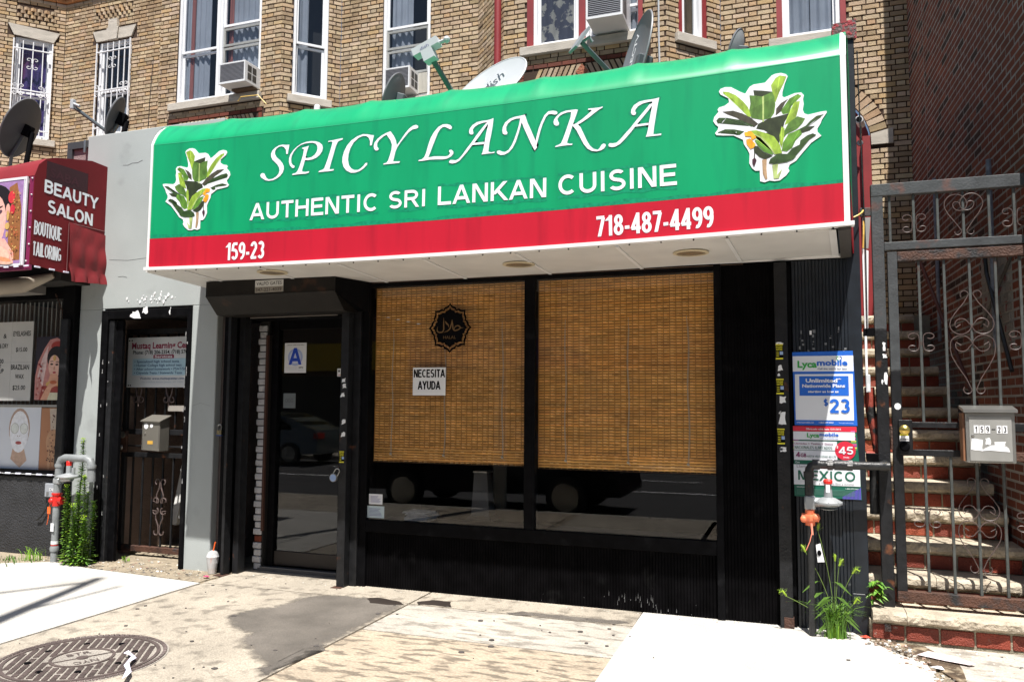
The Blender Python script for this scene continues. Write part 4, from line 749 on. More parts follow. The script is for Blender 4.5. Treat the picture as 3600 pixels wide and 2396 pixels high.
# ---------------------------------------------------------------- grey stuccoed pier and learning centre doorway
pier = thing('stucco_wall', 'grey stuccoed wall rising from the doorway to above the maroon awning', 'wall', (-6.1, 0, 0))
bx('wall_panel', -7.12, -5.33, 0, .22, 2.60, 4.485, STUC, pier, e=.006)
bx('wall_panel', -7.12, -6.78, 0, .22, 0, 2.6, STUC, pier, e=.004)
bx('wall_panel', -5.64, -5.33, 0, .22, 0, 2.6, STUC, pier, e=.006)
bx('reveal', -5.33, -5.17, .08, .3, 0, 2.6, mat('dirty_brown_stone', (.1, .08, .075), .85, bump=.4, var=.3), pier)
for cr in ([(-6.62, 4.12), (-6.55, 4.115), (-6.5, 4.13), (-6.42, 4.128), (-6.36, 4.15)], [(-6.75, 3.12), (-6.5, 3.10), (-6.2, 3.115), (-5.75, 3.1), (-5.45, 3.12)], [(-6.62, 2.93), (-6.56, 2.935), (-6.5, 2.92)], [(-5.45, 2.62), (-5.40, 2.9), (-5.43, 3.1)], [(-5.6, 1.6), (-5.5, 1.63), (-5.38, 1.6)]):
    w_ = .0035 if cr[0][1] > 4 or cr[0][1] < 3 and cr[0][0] < -6 else .0015
    MB().prism([(x, z+w_*(.6+random.random())) for x, z in cr]+[(x, z-w_*random.random()) for x, z in cr[::-1]], -.0012, .001).obj('crack', mat('crack_shadow', (.12, .12, .12), .9), pier)
for i in range(34): 
    x = -6.5+abs(random.gauss(.35, .14)); z = 2.7+random.gauss(0, .035); r = random.uniform(.003, .017)
    MB().prism([(x+cos(a*.9)*r*random.uniform(.5, 1), z+sin(a*.9)*r*1.6*random.uniform(.5, 1)) for a in range(7)], -.0015-.0002*i, .001).obj('paint_splash', PAPER, pier)
dw = thing('doorway', 'recessed stair doorway of the learning centre with a peeling black steel frame', 'doorway', (-6.2, .1, 0))
bx('frame_jamb', -6.785, -6.70, -.035, .1, 0, 2.58, BLK, dw, e=.006); bx('frame_jamb', -6.695, -6.63, -.015, .12, 0, 2.48, WORN, dw, e=.006); bx('frame_jamb', -6.625, -6.545, .02, .06, 0, 2.48, BLK, dw, e=.004)
bx('frame_jamb', -5.68, -5.635, -.03, .36, 0, 2.58, BLK, dw, e=.006)
bx('frame_head', -6.70, -5.68, -.03, .12, 2.49, 2.58, BLK, dw, e=.006)
for x, z, w in ((-6.4, 2.5, .13), (-6.25, 2.54, .08), (-5.9, 2.52, .02)):
    MB().prism(jag([(x, z), (x+w, z-.01), (x+w*.8, z+.06), (x+w*.2, z+.06)], .01), -.0325, -.029).obj('peeled_paint', PAPER, dw)
for i in range(26):
    z = random.uniform(.2, 2.4); x = random.choice([-5.682, -5.66, -6.74, -6.66]); h = random.uniform(.01, .05)
    MB().prism(jag([(x, z), (x+.008, z), (x+.007, z+h), (x+.001, z+h)], .002), -.0375, -.0345).obj('peeled_paint', mat('chipped_paint', (.3, .3, .3), .6), dw)
bx('passage_wall', -7.0, -6.86, .2, 2.6, 0, 2.6, BROWN, dw); bx('passage_wall', -5.62, -5.5, .36, 2.6, 0, 2.6, BROWN, dw); bx('back_wall', -6.95, -5.5, 2.6, 2.7, 0, 2.6, BROWN, dw); bx('ceiling', -6.95, -5.5, .36, 2.7, 2.6, 2.62, DARK, dw)
bx('stucco_return', -6.86, -6.80, .40, .5, 0, 1.7, BROWN, dw)
gt = thing('iron_gate', 'rusty black iron gate with curled ornaments in the learning centre doorway', 'gate', (-6.4, .37, 0))
GX0, GX1 = -6.83, -5.80
b = bx('stile', GX0, GX0+.05, .35, .39, .06, 2.42, WORN, gt, e=.004); bx('stile', GX1-.03, GX1, .35, .39, .06, 2.42, WORN, gt, e=.004)
bx('bottom_rail', GX0+.05, GX1-.03, .345, .395, .065, .125, RUST, gt, e=.004)
for z0, z1 in ((1.05, 1.1), (1.16, 1.175), (1.29, 1.345), (2.36, 2.42)): bx('rail', GX0+.05, GX1-.03, .348, .392, z0, z1, WORN, gt, e=.003)
for i in range(7):
    x = -6.683+i*.135
    bx('bar', x-.009, x+.009, .362, .38, .125, 1.05, WORN, gt, e=.002); bx('bar', x-.009, x+.009, .362, .38, 1.345, 2.36, WORN, gt, e=.002)
def scrollband(b, pts, r=.006, n=6): b.tube(pts, r, n)
for cx, cz in ((-6.62, 1.68), (-6.21, 1.68)):
    b = MB()
    for s_ in (-1, 1): b.tube([(cx+s_*.045, .345, cz+.12), (cx+s_*.03, .345, cz+.04), (cx+s_*.012, .345, cz)]+[(cx+s_*(.04-.028*cos(RD(t))), .345, cz-.02-.028*sin(RD(t))) for t in range(0, 280, 30)], .008, 6)
    b.tube([(cx, .345, cz+.02), (cx, .345, cz-.09)], .007, 6); b.obj('scroll', SCROLL, gt)
b = MB(); cx = -6.28
for s_ in (-1, 1):
    b.tube([(cx+s_*(.035-.03*cos(RD(t))), .345, .80+.03*sin(RD(t))) for t in range(240, -30, -30)]+[(cx+s_*.012, .345, .74), (cx+s_*.045, .345, .66), (cx+s_*.035, .345, .58)]+[(cx+s_*(.05-.035*cos(RD(t))), .345, .60+.035*sin(RD(t))) for t in range(180, -60, -30)], .0075, 6)
    b.tube([(cx+s_*(.05-.035*cos(RD(t))), .345, .50-.035*sin(RD(t))) for t in range(-60, 200, 30)]+[(cx+s_*.04, .345, .5), (cx+s_*.045, .345, .42), (cx+s_*.012, .345, .35)]+[(cx+s_*(.035-.028*cos(RD(t))), .345, .28-.028*sin(RD(t))) for t in range(0, 240, 30)], .0075, 6)
b.obj('scroll', SCROLL, gt)
lk = bx('lock_plate', GX0-.01, GX0+.09, .325, .348, 1.10, 1.33, RUST, gt, e=.004)
b = MB(); b.lathe([(.035, 0), (.035, .012), (.02, .02), (.006, .021)], (GX0+.035, .325, 1.285), (0, -1, 0), 18); b.obj('deadbolt', STEEL, gt, smooth=True)
b = MB(); b.lathe([(.03, 0), (.028, .01), (.014, .02), (.014, .045), (.028, .06), (.03, .085), (.015, .1), (.002, .1)], (GX0+.02, .325, 1.15), (-.3, -1, 0), 18); b.obj('knob', STEEL, gt, smooth=True)
bx('tape', -6.22, -6.0, .343, .346, 1.54, 1.60, mat('dull_tape', (.3, .28, .25), .35), gt)
b = MB(); b.hexa([(-6.48, .72, .3), (-6.38, .70, .3), (-6.38, .8, .3), (-6.48, .82, .3), (-6.40, .9, 1.5), (-6.31, .88, 1.5), (-6.31, .97, 1.5), (-6.40, .99, 1.5)]); tag(b.obj('downpipe_offcut', mat('white_plastic', (.6, .6, .58), .4, var=.2)), 'white plastic downpipe leaning behind the rusty gate', 'pipe')
# learning centre sign
sg = bx('sign_board', -6.775, -5.87, .325, .335, 1.79, 2.325, mat('sign_white', (.62, .65, .66), .4, var=.03, bump=0), None); tag(sg, 'white learning centre notice board tied to the iron gate', 'sign')
SGX, SGW = -6.775, .905
CR_ = cm('crimson', (.25, .008, .05)); NB = cm('navy', (.015, .05, .16)); LB = cm('light_blue', (.42, .62, .72))
def stx(s, fx, fz, fw, fh, m, bold=0.): text(s, (SGX+SGW*fx, .3245, 1.79+.535*fz), SGW*fw, .535*fh, m, sg, bold=bold)
stx('Mustaq Learning Center', .06, .775, .99*.97, .125, CR_, .03)
stx('Phone: (718) 206-2354, (718) 570-1231', .08, .665, .93, .075, INK, .02)
bx('services_label', SGX+SGW*.39, SGX+SGW*.69, .323, .3248, 1.79+.535*.575, 1.79+.535*.645, CR_, sg, 0)
text('Services', (SGX+SGW*.41, .3225, 1.79+.535*.585), SGW*.26, .535*.05, PAPER, sg, bold=.03)
bx('list_panel', SGX+SGW*.08, SGX+SGW*.995, .3235, .3249, 1.79+.535*.24, 1.79+.535*.57, LB, sg, 0)
for i, s in enumerate(('• Specialized high school tests', '• Hunter College high school test', '• After school homework • PSAT/SAT', '• Citywide Tests / Statewide Tests')):
    text(s, (SGX+SGW*.11, .3228, 1.79+.535*(.49-.075*i)), SGW*(.66, .70, .80, .71)[i], .535*.05, NB, sg, bold=.008)
stx('Website: www.mustaqcenter.com', .2, .155, .65, .05, NB, .006); stx('159-21 Hillside Avenue, Jamaica, NY 11432', .23, .09, .6, .035, cm('faded_blue', (.35, .42, .5)))
b = MB()
for fx, fz in ((.02, .94), (.06, .94), (.88, .93), (.03, .04), (.06, .04), (.87, .05)): b.ball((SGX+SGW*fx, .324, 1.79+.535*fz), .008, 5)
b.obj('bolt', INK, sg)
# small mailbox
mbx = thing('mailbox', 'small taupe metal mailbox hanging on the rusty iron gate', 'mailbox', (-6.29, .3, 1.14))
TAUPE = mat('taupe_metal', (.2, .19, .165), .4, metal=.4, var=.08, bump=.03)
b = MB(); b.hexa([(-6.41, .2, 1.14), (-6.18, .2, 1.13), (-6.18, .33, 1.13), (-6.41, .33, 1.14), (-6.41, .2, 1.435), (-6.18, .2, 1.43), (-6.18, .33, 1.47), (-6.41, .33, 1.475)]); b.obj('box', TAUPE, mbx)
b = MB(); b.hexa([(-6.425, .185, 1.432), (-6.17, .185, 1.427), (-6.165, .34, 1.487), (-6.42, .34, 1.492), (-6.425, .185, 1.442), (-6.17, .185, 1.437), (-6.165, .34, 1.497), (-6.42, .34, 1.502)]); b.obj('lid', TAUPE, mbx)
bx('label_window', -6.335, -6.265, .1975, .2, 1.2, 1.235, cm('amber', (.6, .35, .06)), mbx, 0); MB().prism([(-6.36+cos(a)*.028, 1.385+sin(a)*.03) for a in [i*.7 for i in range(9)]], .198, .2).obj('sticker', PAPER, mbx)
MB().prism([(-6.29+cos(a)*.02, 1.39+sin(a)*.022) for a in [i*.7 for i in range(9)]], .198, .2).obj('sticker', PAPER, mbx)
b = MB(); b.lathe([(.008, 0), (.006, .01)], (-6.37, .2, 1.31), (0, -1, 0), 10); b.obj('lock', STEEL, mbx)
for za, zb in ((1.16, 1.42),): 
    for x in (-6.4, -6.19): bx('edge_fold', x-.003, x+.003, .197, .2, za, zb, cm('taupe_dark', (.1, .095, .085)), mbx, 0)
# ---------------------------------------------------------------- roller gate and shop door
rg = thing('roller_gate_housing', 'angular black steel roller gate housing above the restaurant door', 'roller gate', (-4.5, -.3, 2.6))
HB = mat('housing_black', (.011, .009, .0075), .6, spec=.2, var=.3, vs=5, bump=.2, col2=(.05, .022, .012), m2=(.6, .75), s2=5)
b = MB(); X0, X1 = -5.12, -3.74; pr = [(-.42, 2.75), (-.42, 2.61), (-.26, 2.455), (-.02, 2.455), (-.02, 2.75)]
b.add([(X0, y, z) for y, z in pr]+[(X1, y, z) for y, z in pr], [tuple(range(5)), tuple(range(9, 4, -1))]+[(i, i+5, (i+1) % 5+5, (i+1) % 5) for i in range(5)]); b.obj('box', HB, rg)
for z, y in ((2.61, -.422),): bx('fold', X0, X1, y-.002, y+.002, z-.003, z+.003, cm('fold_line', (.006, .006, .006)), rg, 0)
b = MB(); b.hexa([(-3.74, -.41, 2.60), (-3.62, -.05, 2.46), (-3.62, 0, 2.46), (-3.74, 0, 2.46), (-3.74, -.41, 2.75), (-3.62, -.05, 2.75), (-3.62, 0, 2.75), (-3.74, 0, 2.75)]); b.obj('end_plate', BLK, rg)
lb = bx('label_plate', -4.57, -4.27, -.4235, -.4205, 2.625, 2.735, cm('label_white', (.62, .62, .6)), rg, 0)
bx('label_lower', -4.57, -4.27, -.425, -.4236, 2.625, 2.676, cm('label_grey', (.27, .25, .22)), rg, 0)
text('VALPO GATES', (-4.555, -.4238, 2.69), .27, .032, INK, rg, bold=.004); text('347-221-4039', (-4.56, -.4255, 2.634), .275, .032, cm('brown_ink', (.06, .045, .035)), rg, bold=.012)
sr = thing('gate_rails', 'black steel guide rails of the roller gate beside the door', 'gate rail', (-4.5, -.05, 0))
def uchan(x0, x1, y0, y1, z0, z1, nm, m=WORN):
    b = MB(); b.box(x0, x0+.008, y0, y1, z0, z1).box(x1-.008, x1, y0, y1, z0, z1).box(x0+.008, x1-.008, y0, y0+.008, z0, z1); return b.obj(nm, m, sr)
uchan(-5.22, -5.10, -.02, .08, .02, 2.47, 'guide_rail', BLK); uchan(-5.105, -5.075, -.11, -.02, .02, 2.47, 'guide_rail'); uchan(-5.06, -5.0, -.0, .1, .02, 2.47, 'guide_rail')
bx('foot_plate', -5.16, -5.05, -.15, -.05, .02, .026, RUST, sr)
uchan(-3.84, -3.765, -.13, -.03, .02, 2.47, 'guide_rail'); uchan(-3.76, -3.69, -.05, .1, .02, 2.47, 'guide_rail'); bx('foot_plate', -3.87, -3.77, -.18, -.1, .02, .026, RUST, sr)
for z in (.95, .9): bx('hasp', -3.87, -3.83, -.1, -.08, z+.1, z+.12, RUST, sr)
def padlock(x, y, z, s, lab, face, tilt=0):
    p = thing('padlock', lab, 'padlock', (x, y, z)); T = lambda a, b_, c: (x+a*cos(tilt)-c*sin(tilt), y+b_, z+a*sin(tilt)+c*cos(tilt))
    if face == 'round':
        MB(T).tube([(0, -.008, 0), (0, .012, 0)], .032*s, 16).obj('body', STEEL, p); MB(T).tube([(0, -.0095, 0), (0, -.0085, 0)], .027*s, 16).obj('label', cm('pale_blue', (.3, .42, .65)), p)
    else:
        MB(T).box(-.028*s, .028*s, -.012, .012, -.025*s, .025*s, e=.004).obj('body', mat('old_brass', (.28, .24, .14), .4, metal=.8), p); MB(T).box(-.03*s, .03*s, -.013, .013, -.03*s, -.02*s).obj('bumper', cm('blue_rubber', (.02, .06, .25)), p)
    MB(T).tube([(-.02*s, 0, .018*s), (-.02*s, 0, .06*s)]+[(-.02*s*cos(RD(t)), 0, (.06+.02*sin(RD(t)))*s) for t in range(20, 180, 20)]+[(.02*s, 0, .06*s), (.02*s, 0, .018*s)], .0042*s, 8).obj('shackle', STEEL, p)
padlock(-3.885, -.14, .975, 1.15, 'round silver padlock hanging open from the right gate rail', 'round', RD(-32)); padlock(-5.235, -.03, 1.345, 1., 'brass padlock with blue bumper on the grey wall edge', 'square')
# white painted brick jamb
jb = thing('painted_brick_jamb', 'narrow strip of white painted bricks left of the glass door', 'wall', (-5, .2, 0))
bx('jamb_core', -4.985, -4.885, .22, .45, 0, 2.45, DARK, jb)
r = 0; z = .03
while z < 2.36:
    w0 = -4.992 if r % 2 else -4.975
    m_ = REDB if r == 4 else WPAINT
    bx('brick', w0, -4.9, .2+random.uniform(-.005, .005), .235, z, z+.057, m_, jb, e=.006); z += .066; r += 1
bx('rusty_angle', -4.896, -4.872, .19, .22, .4, 2.3, mat('brown_angle', (.06, .022, .012), .6), jb)
dr = thing('glass_door', 'black framed glass shop door reflecting the street', 'door', (-4.45, .3, .05))
bx('frame', -4.87, -4.80, .26, .34, .06, 2.47, BLK, dr, e=.003); bx('frame', -4.055, -3.985, .26, .34, .06, 2.47, BLK, dr, e=.003); bx('top_rail', -4.80, -4.055, .27, .33, 2.36, 2.47, BLK, dr, e=.003)
bx('bottom_rail', -4.80, -4.055, .28, .325, .07, .205, mat('brown_black', (.014, .009, .008), .5), dr, e=.003); bx('threshold', -4.93, -3.98, .2, .4, .018, .05, mat('worn_stone', (.12, .115, .11), .7, bump=.5), dr, e=.004); bx('sill_strip', -4.9, -3.99, .2, .25, .05, .062, mat('grey_strip', (.1, .11, .13), .3, metal=.6), dr, e=.002)
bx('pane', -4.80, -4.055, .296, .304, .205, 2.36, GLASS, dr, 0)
bx('filler', -3.985, -3.72, .1, .34, .02, 2.47, BLK, dr, 0)
bx('filler', -4.99, -4.87, .24, .34, 2.3, 2.47, BLK, dr, 0); bx('lintel', -5.17, -3.7, .05, .34, 2.44, 2.62, BLK, dr, 0); bx('trim_strip', -4.98, -4.0, .045, .05, 2.452, 2.462, mat('pale_strip', (.2, .18, .16), .6), dr, 0)
gc = bx('grade_card', -4.745, -4.495, .290, .294, 1.93, 2.225, PAPER, None, 0); tag(gc, 'white sanitary grade card with a big blue letter A on the glass door', 'grade card')
MB().prism([(-4.62+cos(RD(i*15))*.085, 2.085+sin(RD(i*15))*.085) for i in range(24)], .2892, .29).obj('seal', cm('seal_blue', (.42, .5, .75)), gc)
MB().prism([(-4.62+cos(RD(i*15))*.066, 2.085+sin(RD(i*15))*.066) for i in range(24)], .2888, .2892).obj('seal', cm('seal_light', (.62, .67, .8)), gc)
grot('A', (-4.69, .2885, 2.01), .14, .165, BLUEI, gc, t=.19); text('SANITARY INSPECTION GRADE', (-4.72, .2895, 2.2), .2, .01, INK, gc); text('NYC', (-4.575, .2895, 1.975), .05, .014, INK, gc, bold=.05)
for i in range(4): bx('rule', -4.73, -4.6, .2893, .2899, 1.962+i*.009, 1.9632+i*.009, cm('faint_grey', (.45, .45, .5)), gc, 0)
for i in range(3): bx('rule', -4.58, -4.51, .2893, .2899, 1.945+i*.008, 1.9465+i*.008, cm('faint_grey', (.45, .45, .5)), gc, 0)
sq = bx('card_sticker', -4.14, -4.055, .290, .294, 1.892, 1.968, PAPER, None, 0); tag(sq, 'small white payment sticker at the right edge of the door glass', 'sticker'); text('Square', (-4.105, .289, 1.935), .05, .018, cm('grey_ink', (.2, .2, .22)), sq)
MB().box(-4.128, -4.112, .2885, .2895, 1.935, 1.953).obj('logo', INK, sq); 
for i, c in enumerate(((.5, .05, .05), (.8, .3, .02), (.05, .15, .5), (.3, .3, .35))): MB().box(-4.125+i*.016, -4.114+i*.016, .2885, .2895, 1.902, 1.909, c=c).obj('card_mark', mat('card_mark', (1, 1, 1), tint=True, bump=0), sq)
gs = bx('green_sticker', -4.085, -4.055, .290, .294, 1.735, 1.882, cm('green', (.05, .4, .1)), None, 0); tag(gs, 'narrow green and white sticker below the payment sticker', 'sticker'); bx('face', -4.08, -4.056, .289, .2901, 1.745, 1.86, PAPER, gs, 0)
nt_ = bx('notice', -4.76, -4.62, .310, .313, 1.585, 1.73, cm('dim_paper', (.2, .22, .23)), None, 0); tag(nt_, 'faded square notice taped inside the door glass', 'notice'); text('OOO', (-4.735, .3095, 1.64), .09, .04, cm('dim_ink', (.1, .1, .12)), nt_, bold=-.0)
for i, (x, z) in enumerate(((-3.81, 1.84), (-3.80, 1.79), (-3.815, 1.71), (-3.80, 1.47), (-3.80, 1.36))):
    MB().prism(jag([(x-.02, z-.02), (x+.02, z-.015), (x+.015, z+.02), (x-.015, z+.018)], .006), -.1325, -.1305).obj('torn_sticker', PAPER, sr)
YEL = cm('sticker_yellow', (.72, .66, .03))
def gatesticker(x, y, z, lab, w=.048, h=.1):
    s = bx('gate_sticker', x, x+w, y-.0015, y, z, z+h, INK, None, 0); tag(s, lab, 'sticker', 'rolling gate stickers')
    text('ROLLING', (x+.003, y-.0018, z+h*.74), w*.86, h*.13, YEL, s, bold=.03); text('GATES', (x+.003, y-.0018, z+h*.58), w*.86, h*.13, YEL, s, bold=.03)
    bx('strip', x, x+w, y-.0022, y-.0014, z, z+h*.1, YEL, s, 0); bx('strip', x, x+w, y-.0022, y-.0014, z+h*.92, z+h, YEL, s, 0); bx('picture', x+w*.55, x+w, y-.0022, y-.0014, z+h*.3, z+h*.52, cm('pale_blue', (.3, .42, .65)), s, 0)
    for i in range(3): bx('line', x+.004, x+w*.45, y-.002, y-.0014, z+h*(.2+.12*i), z+h*(.24+.12*i), YEL, s, 0)
gatesticker(-3.835, -.131, 1.11, 'yellow and black gate sticker above the round padlock')
# ---------------------------------------------------------------- shop window
sw = thing('shop_window', 'black framed two pane shop window over a grooved black bulkhead', 'shop window', (-2.1, 0, 0))
bx('frame', -3.69, -3.615, -.03, .06, .02, 2.74, BLK, sw, e=.003); bx('frame', -.575, -.52, -.03, .06, .02, 2.74, BLK, sw, e=.003); bx('mullion', -2.134, -2.04, -.025, .06, .607, 2.69, BLK, sw, e=.003)
bx('sill_rail', -3.615, -.575, -.03, .06, .50, .607, BLK, sw, e=.004); bx('head_rail', -3.615, -.575, -.02, .06, 2.69, 2.75, BLK, sw, e=.003); bx('brown_trim', -3.6, -.35, -.025, -.02, 2.726, 2.731, mat('brown_trim', (.1, .06, .04), .6), sw, 0)
bx('pane', -3.615, -2.134, .0, .006, .607, 2.69, GLASS, sw, 0); bx('pane', -2.04, -.575, .0, .006, .607, 2.69, GLASS, sw, 0)
bx('bulkhead', -3.69, -.5, .012, .1, .0, .5, BLK2, sw, 0)
bd = MB().box(0, .0218, -.0, .014, 0, .478, e=.003).mesh('siding_board', BLK2); i = 0; x = -3.612
while x < -.6:
    o = put('siding_board', bd, sw); o.location = (x-sw.location.x, -.003+random.uniform(-.0006, .0006), .022); o.matrix_parent_inverse = Matrix.Identity(4); x += .0242
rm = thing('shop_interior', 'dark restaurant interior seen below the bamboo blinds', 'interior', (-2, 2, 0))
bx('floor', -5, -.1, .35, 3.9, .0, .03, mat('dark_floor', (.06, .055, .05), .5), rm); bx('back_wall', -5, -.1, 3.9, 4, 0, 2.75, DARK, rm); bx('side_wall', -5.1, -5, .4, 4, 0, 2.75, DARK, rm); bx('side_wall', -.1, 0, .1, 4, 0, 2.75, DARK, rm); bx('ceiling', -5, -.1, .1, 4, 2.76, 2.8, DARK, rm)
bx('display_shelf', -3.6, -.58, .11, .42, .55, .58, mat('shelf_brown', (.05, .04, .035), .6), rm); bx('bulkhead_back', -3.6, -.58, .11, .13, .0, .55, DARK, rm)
b = MB(); b.hexa([(-2.76, .2, .62), (-2.50, .2, .62), (-2.50, .42, .62), (-2.76, .42, .62), (-2.72, .24, .66), (-2.54, .24, .66), (-2.54, .38, .66), (-2.72, .38, .66)]); 
pd = thing('post_reflection', 'dark solid behind the left shop pane standing in for a reflected street post', 'post_reflection', (-2.62, .3, .6)); b.obj('base', WORN, pd)  # solid shape added indoors in place of a street post's reflection in the glass
b = MB(); b.hexa([(-2.705, .22, .655), (-2.535, .22, .655), (-2.535, .38, .655), (-2.705, .38, .655), (-2.69, .25, 1.03), (-2.57, .25, 1.03), (-2.57, .36, 1.03), (-2.69, .36, 1.03)]); b.obj('column', mat('dark_cast', (.05, .05, .05), .4, var=.2), pd); MB().box(-2.70, -2.56, .24, .37, 1.03, 1.045, e=.003).obj('cap', STEEL, pd)
nb = thing('newspapers', 'crumpled newspaper bundle on the window shelf behind the left pane', 'newspaper', (-3.2, .3, .58))
for i in range(5):
    z = .585+.016*i; a = random.uniform(-.03, .03); MB().hexa([(-3.36+a, .2, z), (-3.12+a, .18, z-.002), (-3.1+a, .36, z), (-3.34+a, .38, z), (-3.35+a, .2, z+.013), (-3.12+a, .18, z+.01), (-3.1+a, .36, z+.014), (-3.33+a, .38, z+.013)]).obj('sheet', mat('newsprint', (.5, .48, .43), .7, var=.3, vs=25, bump=.5, bs=30), nb)
# bamboo blinds
def blind(x0, x1, zt, zb, lab, cords, k):
    o = thing('bamboo_blind', lab, 'blind', ((x0+x1)/2, .08, zb), 'bamboo blinds behind the shop window')
    L = x1-x0; ms = []
    for q in range(6):
        b = MB(); c = tint(((1, 1, 1), (1.1, 1.05, 1), (.88, .88, .85), (1.06, .92, .76)), .06); b.box(0, L, 0, .003, 0, .0124, c=c, e=.001); ms.append(b.mesh('slat', WOODS))
    ms2 = []
    for q in range(4):
        b = MB(); c = tint(((.62, .56, .42), (.55, .5, .38), (.7, .6, .42)), .1); n = int(L/.05)
        b.box(0, L, .0008, .0028, 0, .0094, c=c)
        for i in range(n):
            if random.random() < .7: u = L*i/n; b.box(u, u+.03, -.0006, .001, .002, .0045, c=(1.5, 1.9, 3.2) if random.random() < .6 else (.15, .12, .1))
        ms2.append(b.mesh('reed', WOODS))
    z = zt-.014; i = 0; side = 0
    while z > zb+.003:
        bend = .0035*sin(i*.5+k); s_ = put('slat', random.choice(ms), o) if i % 2 == 0 else put('reed', random.choice(ms2), o)
        s_.matrix_parent_inverse = Matrix.Translation(-Vector(o.location)); s_.location = (x0+random.uniform(-.003, .003), .078+(0.006 if z < zb+.12 else 0)*-1, z); z -= .0128 if i % 2 == 0 else .0102; i += 1
    b = MB(); n = int(L/.05)
    for q in range(n+1):
        u = x0+L*q/n; b.box(u-.0035, u+.0035, .0735, .0755, zb, zt, c=(.5, .46, .4))
    t_ = b.obj('warp_thread', WOODS, o)
    for cx, ztop in cords:
        b = MB(); pts = [(cx+.006*sin(j*.8+cx*9), .062, ztop-(ztop-zb-.09)*j/14) for j in range(15)]; b.tube(pts, .0022, 5); b.tube([(p[0]+.007, p[1]-.002, p[2]) for p in pts[1:]], .0017, 5)
        b.ball((pts[-1][0], .058, zb+.075), .012, 6); b.tube([(pts[-1][0], .058, zb+.07), (pts[-1][0]+.02, .058, zb+.05)], .002, 5); b.obj('cord', CORDM, o)
    bx('bottom_fold', x0, x1, .064, .072, zb, zb+.004, cm('dark_seam', (.1, .05, .02)), o, 0)
    return o
blind(-3.60, -2.14, 2.69, 1.112, 'bamboo blind in the left pane behind the round decal', ((-3.42, 2.3), (-2.90, 2.12), (-2.36, 2.35)), 0)
blind(-2.035, -.58, 2.69, 1.10, 'bamboo blind in the right pane', ((-1.80, 2.35), (-1.27, 2.35), (-.79, 2.35)), 1)
nc = bx('paper_notice', -3.182, -2.865, -.0035, -.001, 1.71, 1.955, PAPER, None, 0); tag(nc, 'white paper notice reading NECESITA AYUDA on the shop window', 'notice')
grot('NECESITA', (-3.172, -.0038, 1.868), .30, .07, INK, nc, t=.17, gap=.09); grot('AYUDA', (-3.13, -.0038, 1.762), .215, .074, INK, nc, t=.17, gap=.09)
for i, (x, z, w, h, lab) in enumerate(((-3.6, .742, .135, .09, 'small white window sticker with rounded corners, the upper of two'), (-3.615, .622, .17, .105, 'pale rectangular permit card, the lower of two window stickers'))):
    s = bx('window_sticker', x, x+w, -.003, -.001, z, z+h, PAPER if i == 0 else cm('pale_cyan', (.5, .6, .62)), None, 0); tag(s, lab, 'sticker')
    for j in range(6): bx('line', x+w*.12, x+w*random.uniform(.6, .9), -.0036, -.003, z+h*(.2+.11*j), z+h*(.235+.11*j), cm('ink_purple', (.1, .1, .3)), s, 0)
# halal decal
HC, HR = (-2.83, 2.30), .213
hd = thing('halal_decal', 'black lotus shaped halal decal on the left shop pane', 'decal', (HC[0], 0, HC[1]))
def lotus(sc, k=8):
    pts = []
    for i in range(k):
        a = 2*pi*i/k+pi/2
        for da, r in ((0, 1), (.06, .93), (.13, .885), (.2, .872), (.28, .868), (.34, .84), (.3927, .79), (.445, .84), (.505, .868), (.585, .872), (.655, .885), (.725, .93)):
            pts.append((HC[0]+cos(a+da)*HR*r*sc*.97, HC[1]+sin(a+da)*HR*r*sc*1.04))
    return pts
b = MB(); o_, i_ = lotus(1), lotus(.9); n = len(o_)
b.add([(x, -.0015, z) for x, z in o_]+[(x, -.0015, z) for x, z in i_], [(j, (j+1) % n, n+(j+1) % n, n+j) for j in range(n)]); b.obj('border', INK, hd)
MB().prism(lotus(.8), -.0022, -.001).obj('field', INK, hd)
GOLD = cm('decal_gold', (.16, .09, .03)); s = .42/1300
hx = lambda x, y: (HC[0]+(x-745)*s, -.003, HC[1]-(y-800)*s)
b = MB()
def stroke(pts, ws):
    for (p, q), (w0, w1) in zip(zip(pts, pts[1:]), zip(ws, ws[1:])):
        P, Q = Vector(hx(*p)), Vector(hx(*q)); d = (Q-P).normalized(); nrm = Vector((-d.z, 0, d.x)); b.add([P-nrm*w0, P+nrm*w0, Q+nrm*w1, Q-nrm*w1], [(0, 1, 2, 3)])
w = .0055
stroke([(560, 510), (560, 700), (565, 840), (530, 905), (440, 920), (375, 890), (365, 830), (385, 755)], [.001, w, w, w, w, w, w*.6, .001])
stroke([(600, 610), (650, 680), (700, 720), (715, 790)], [.002, w*1.4, w, .001]); stroke([(810, 570), (790, 700), (750, 820), (680, 880), (560, 920)], [.001, w, w, w*.8, .001])
stroke([(810, 570), (825, 700), (840, 830), (890, 880), (990, 855), (1060, 810), (1145, 800)], [.001, w, w, w, w, w*.8, .001]); stroke([(870, 830), (910, 760), (990, 740), (1060, 790)], [w*.6, w*.7, w, w])
b.obj('arabic_lettering', GOLD, hd); text('HALAL', (HC[0]-.062, -.0022, HC[1]-.095), .12, .026, GOLD, hd, bold=-.005)
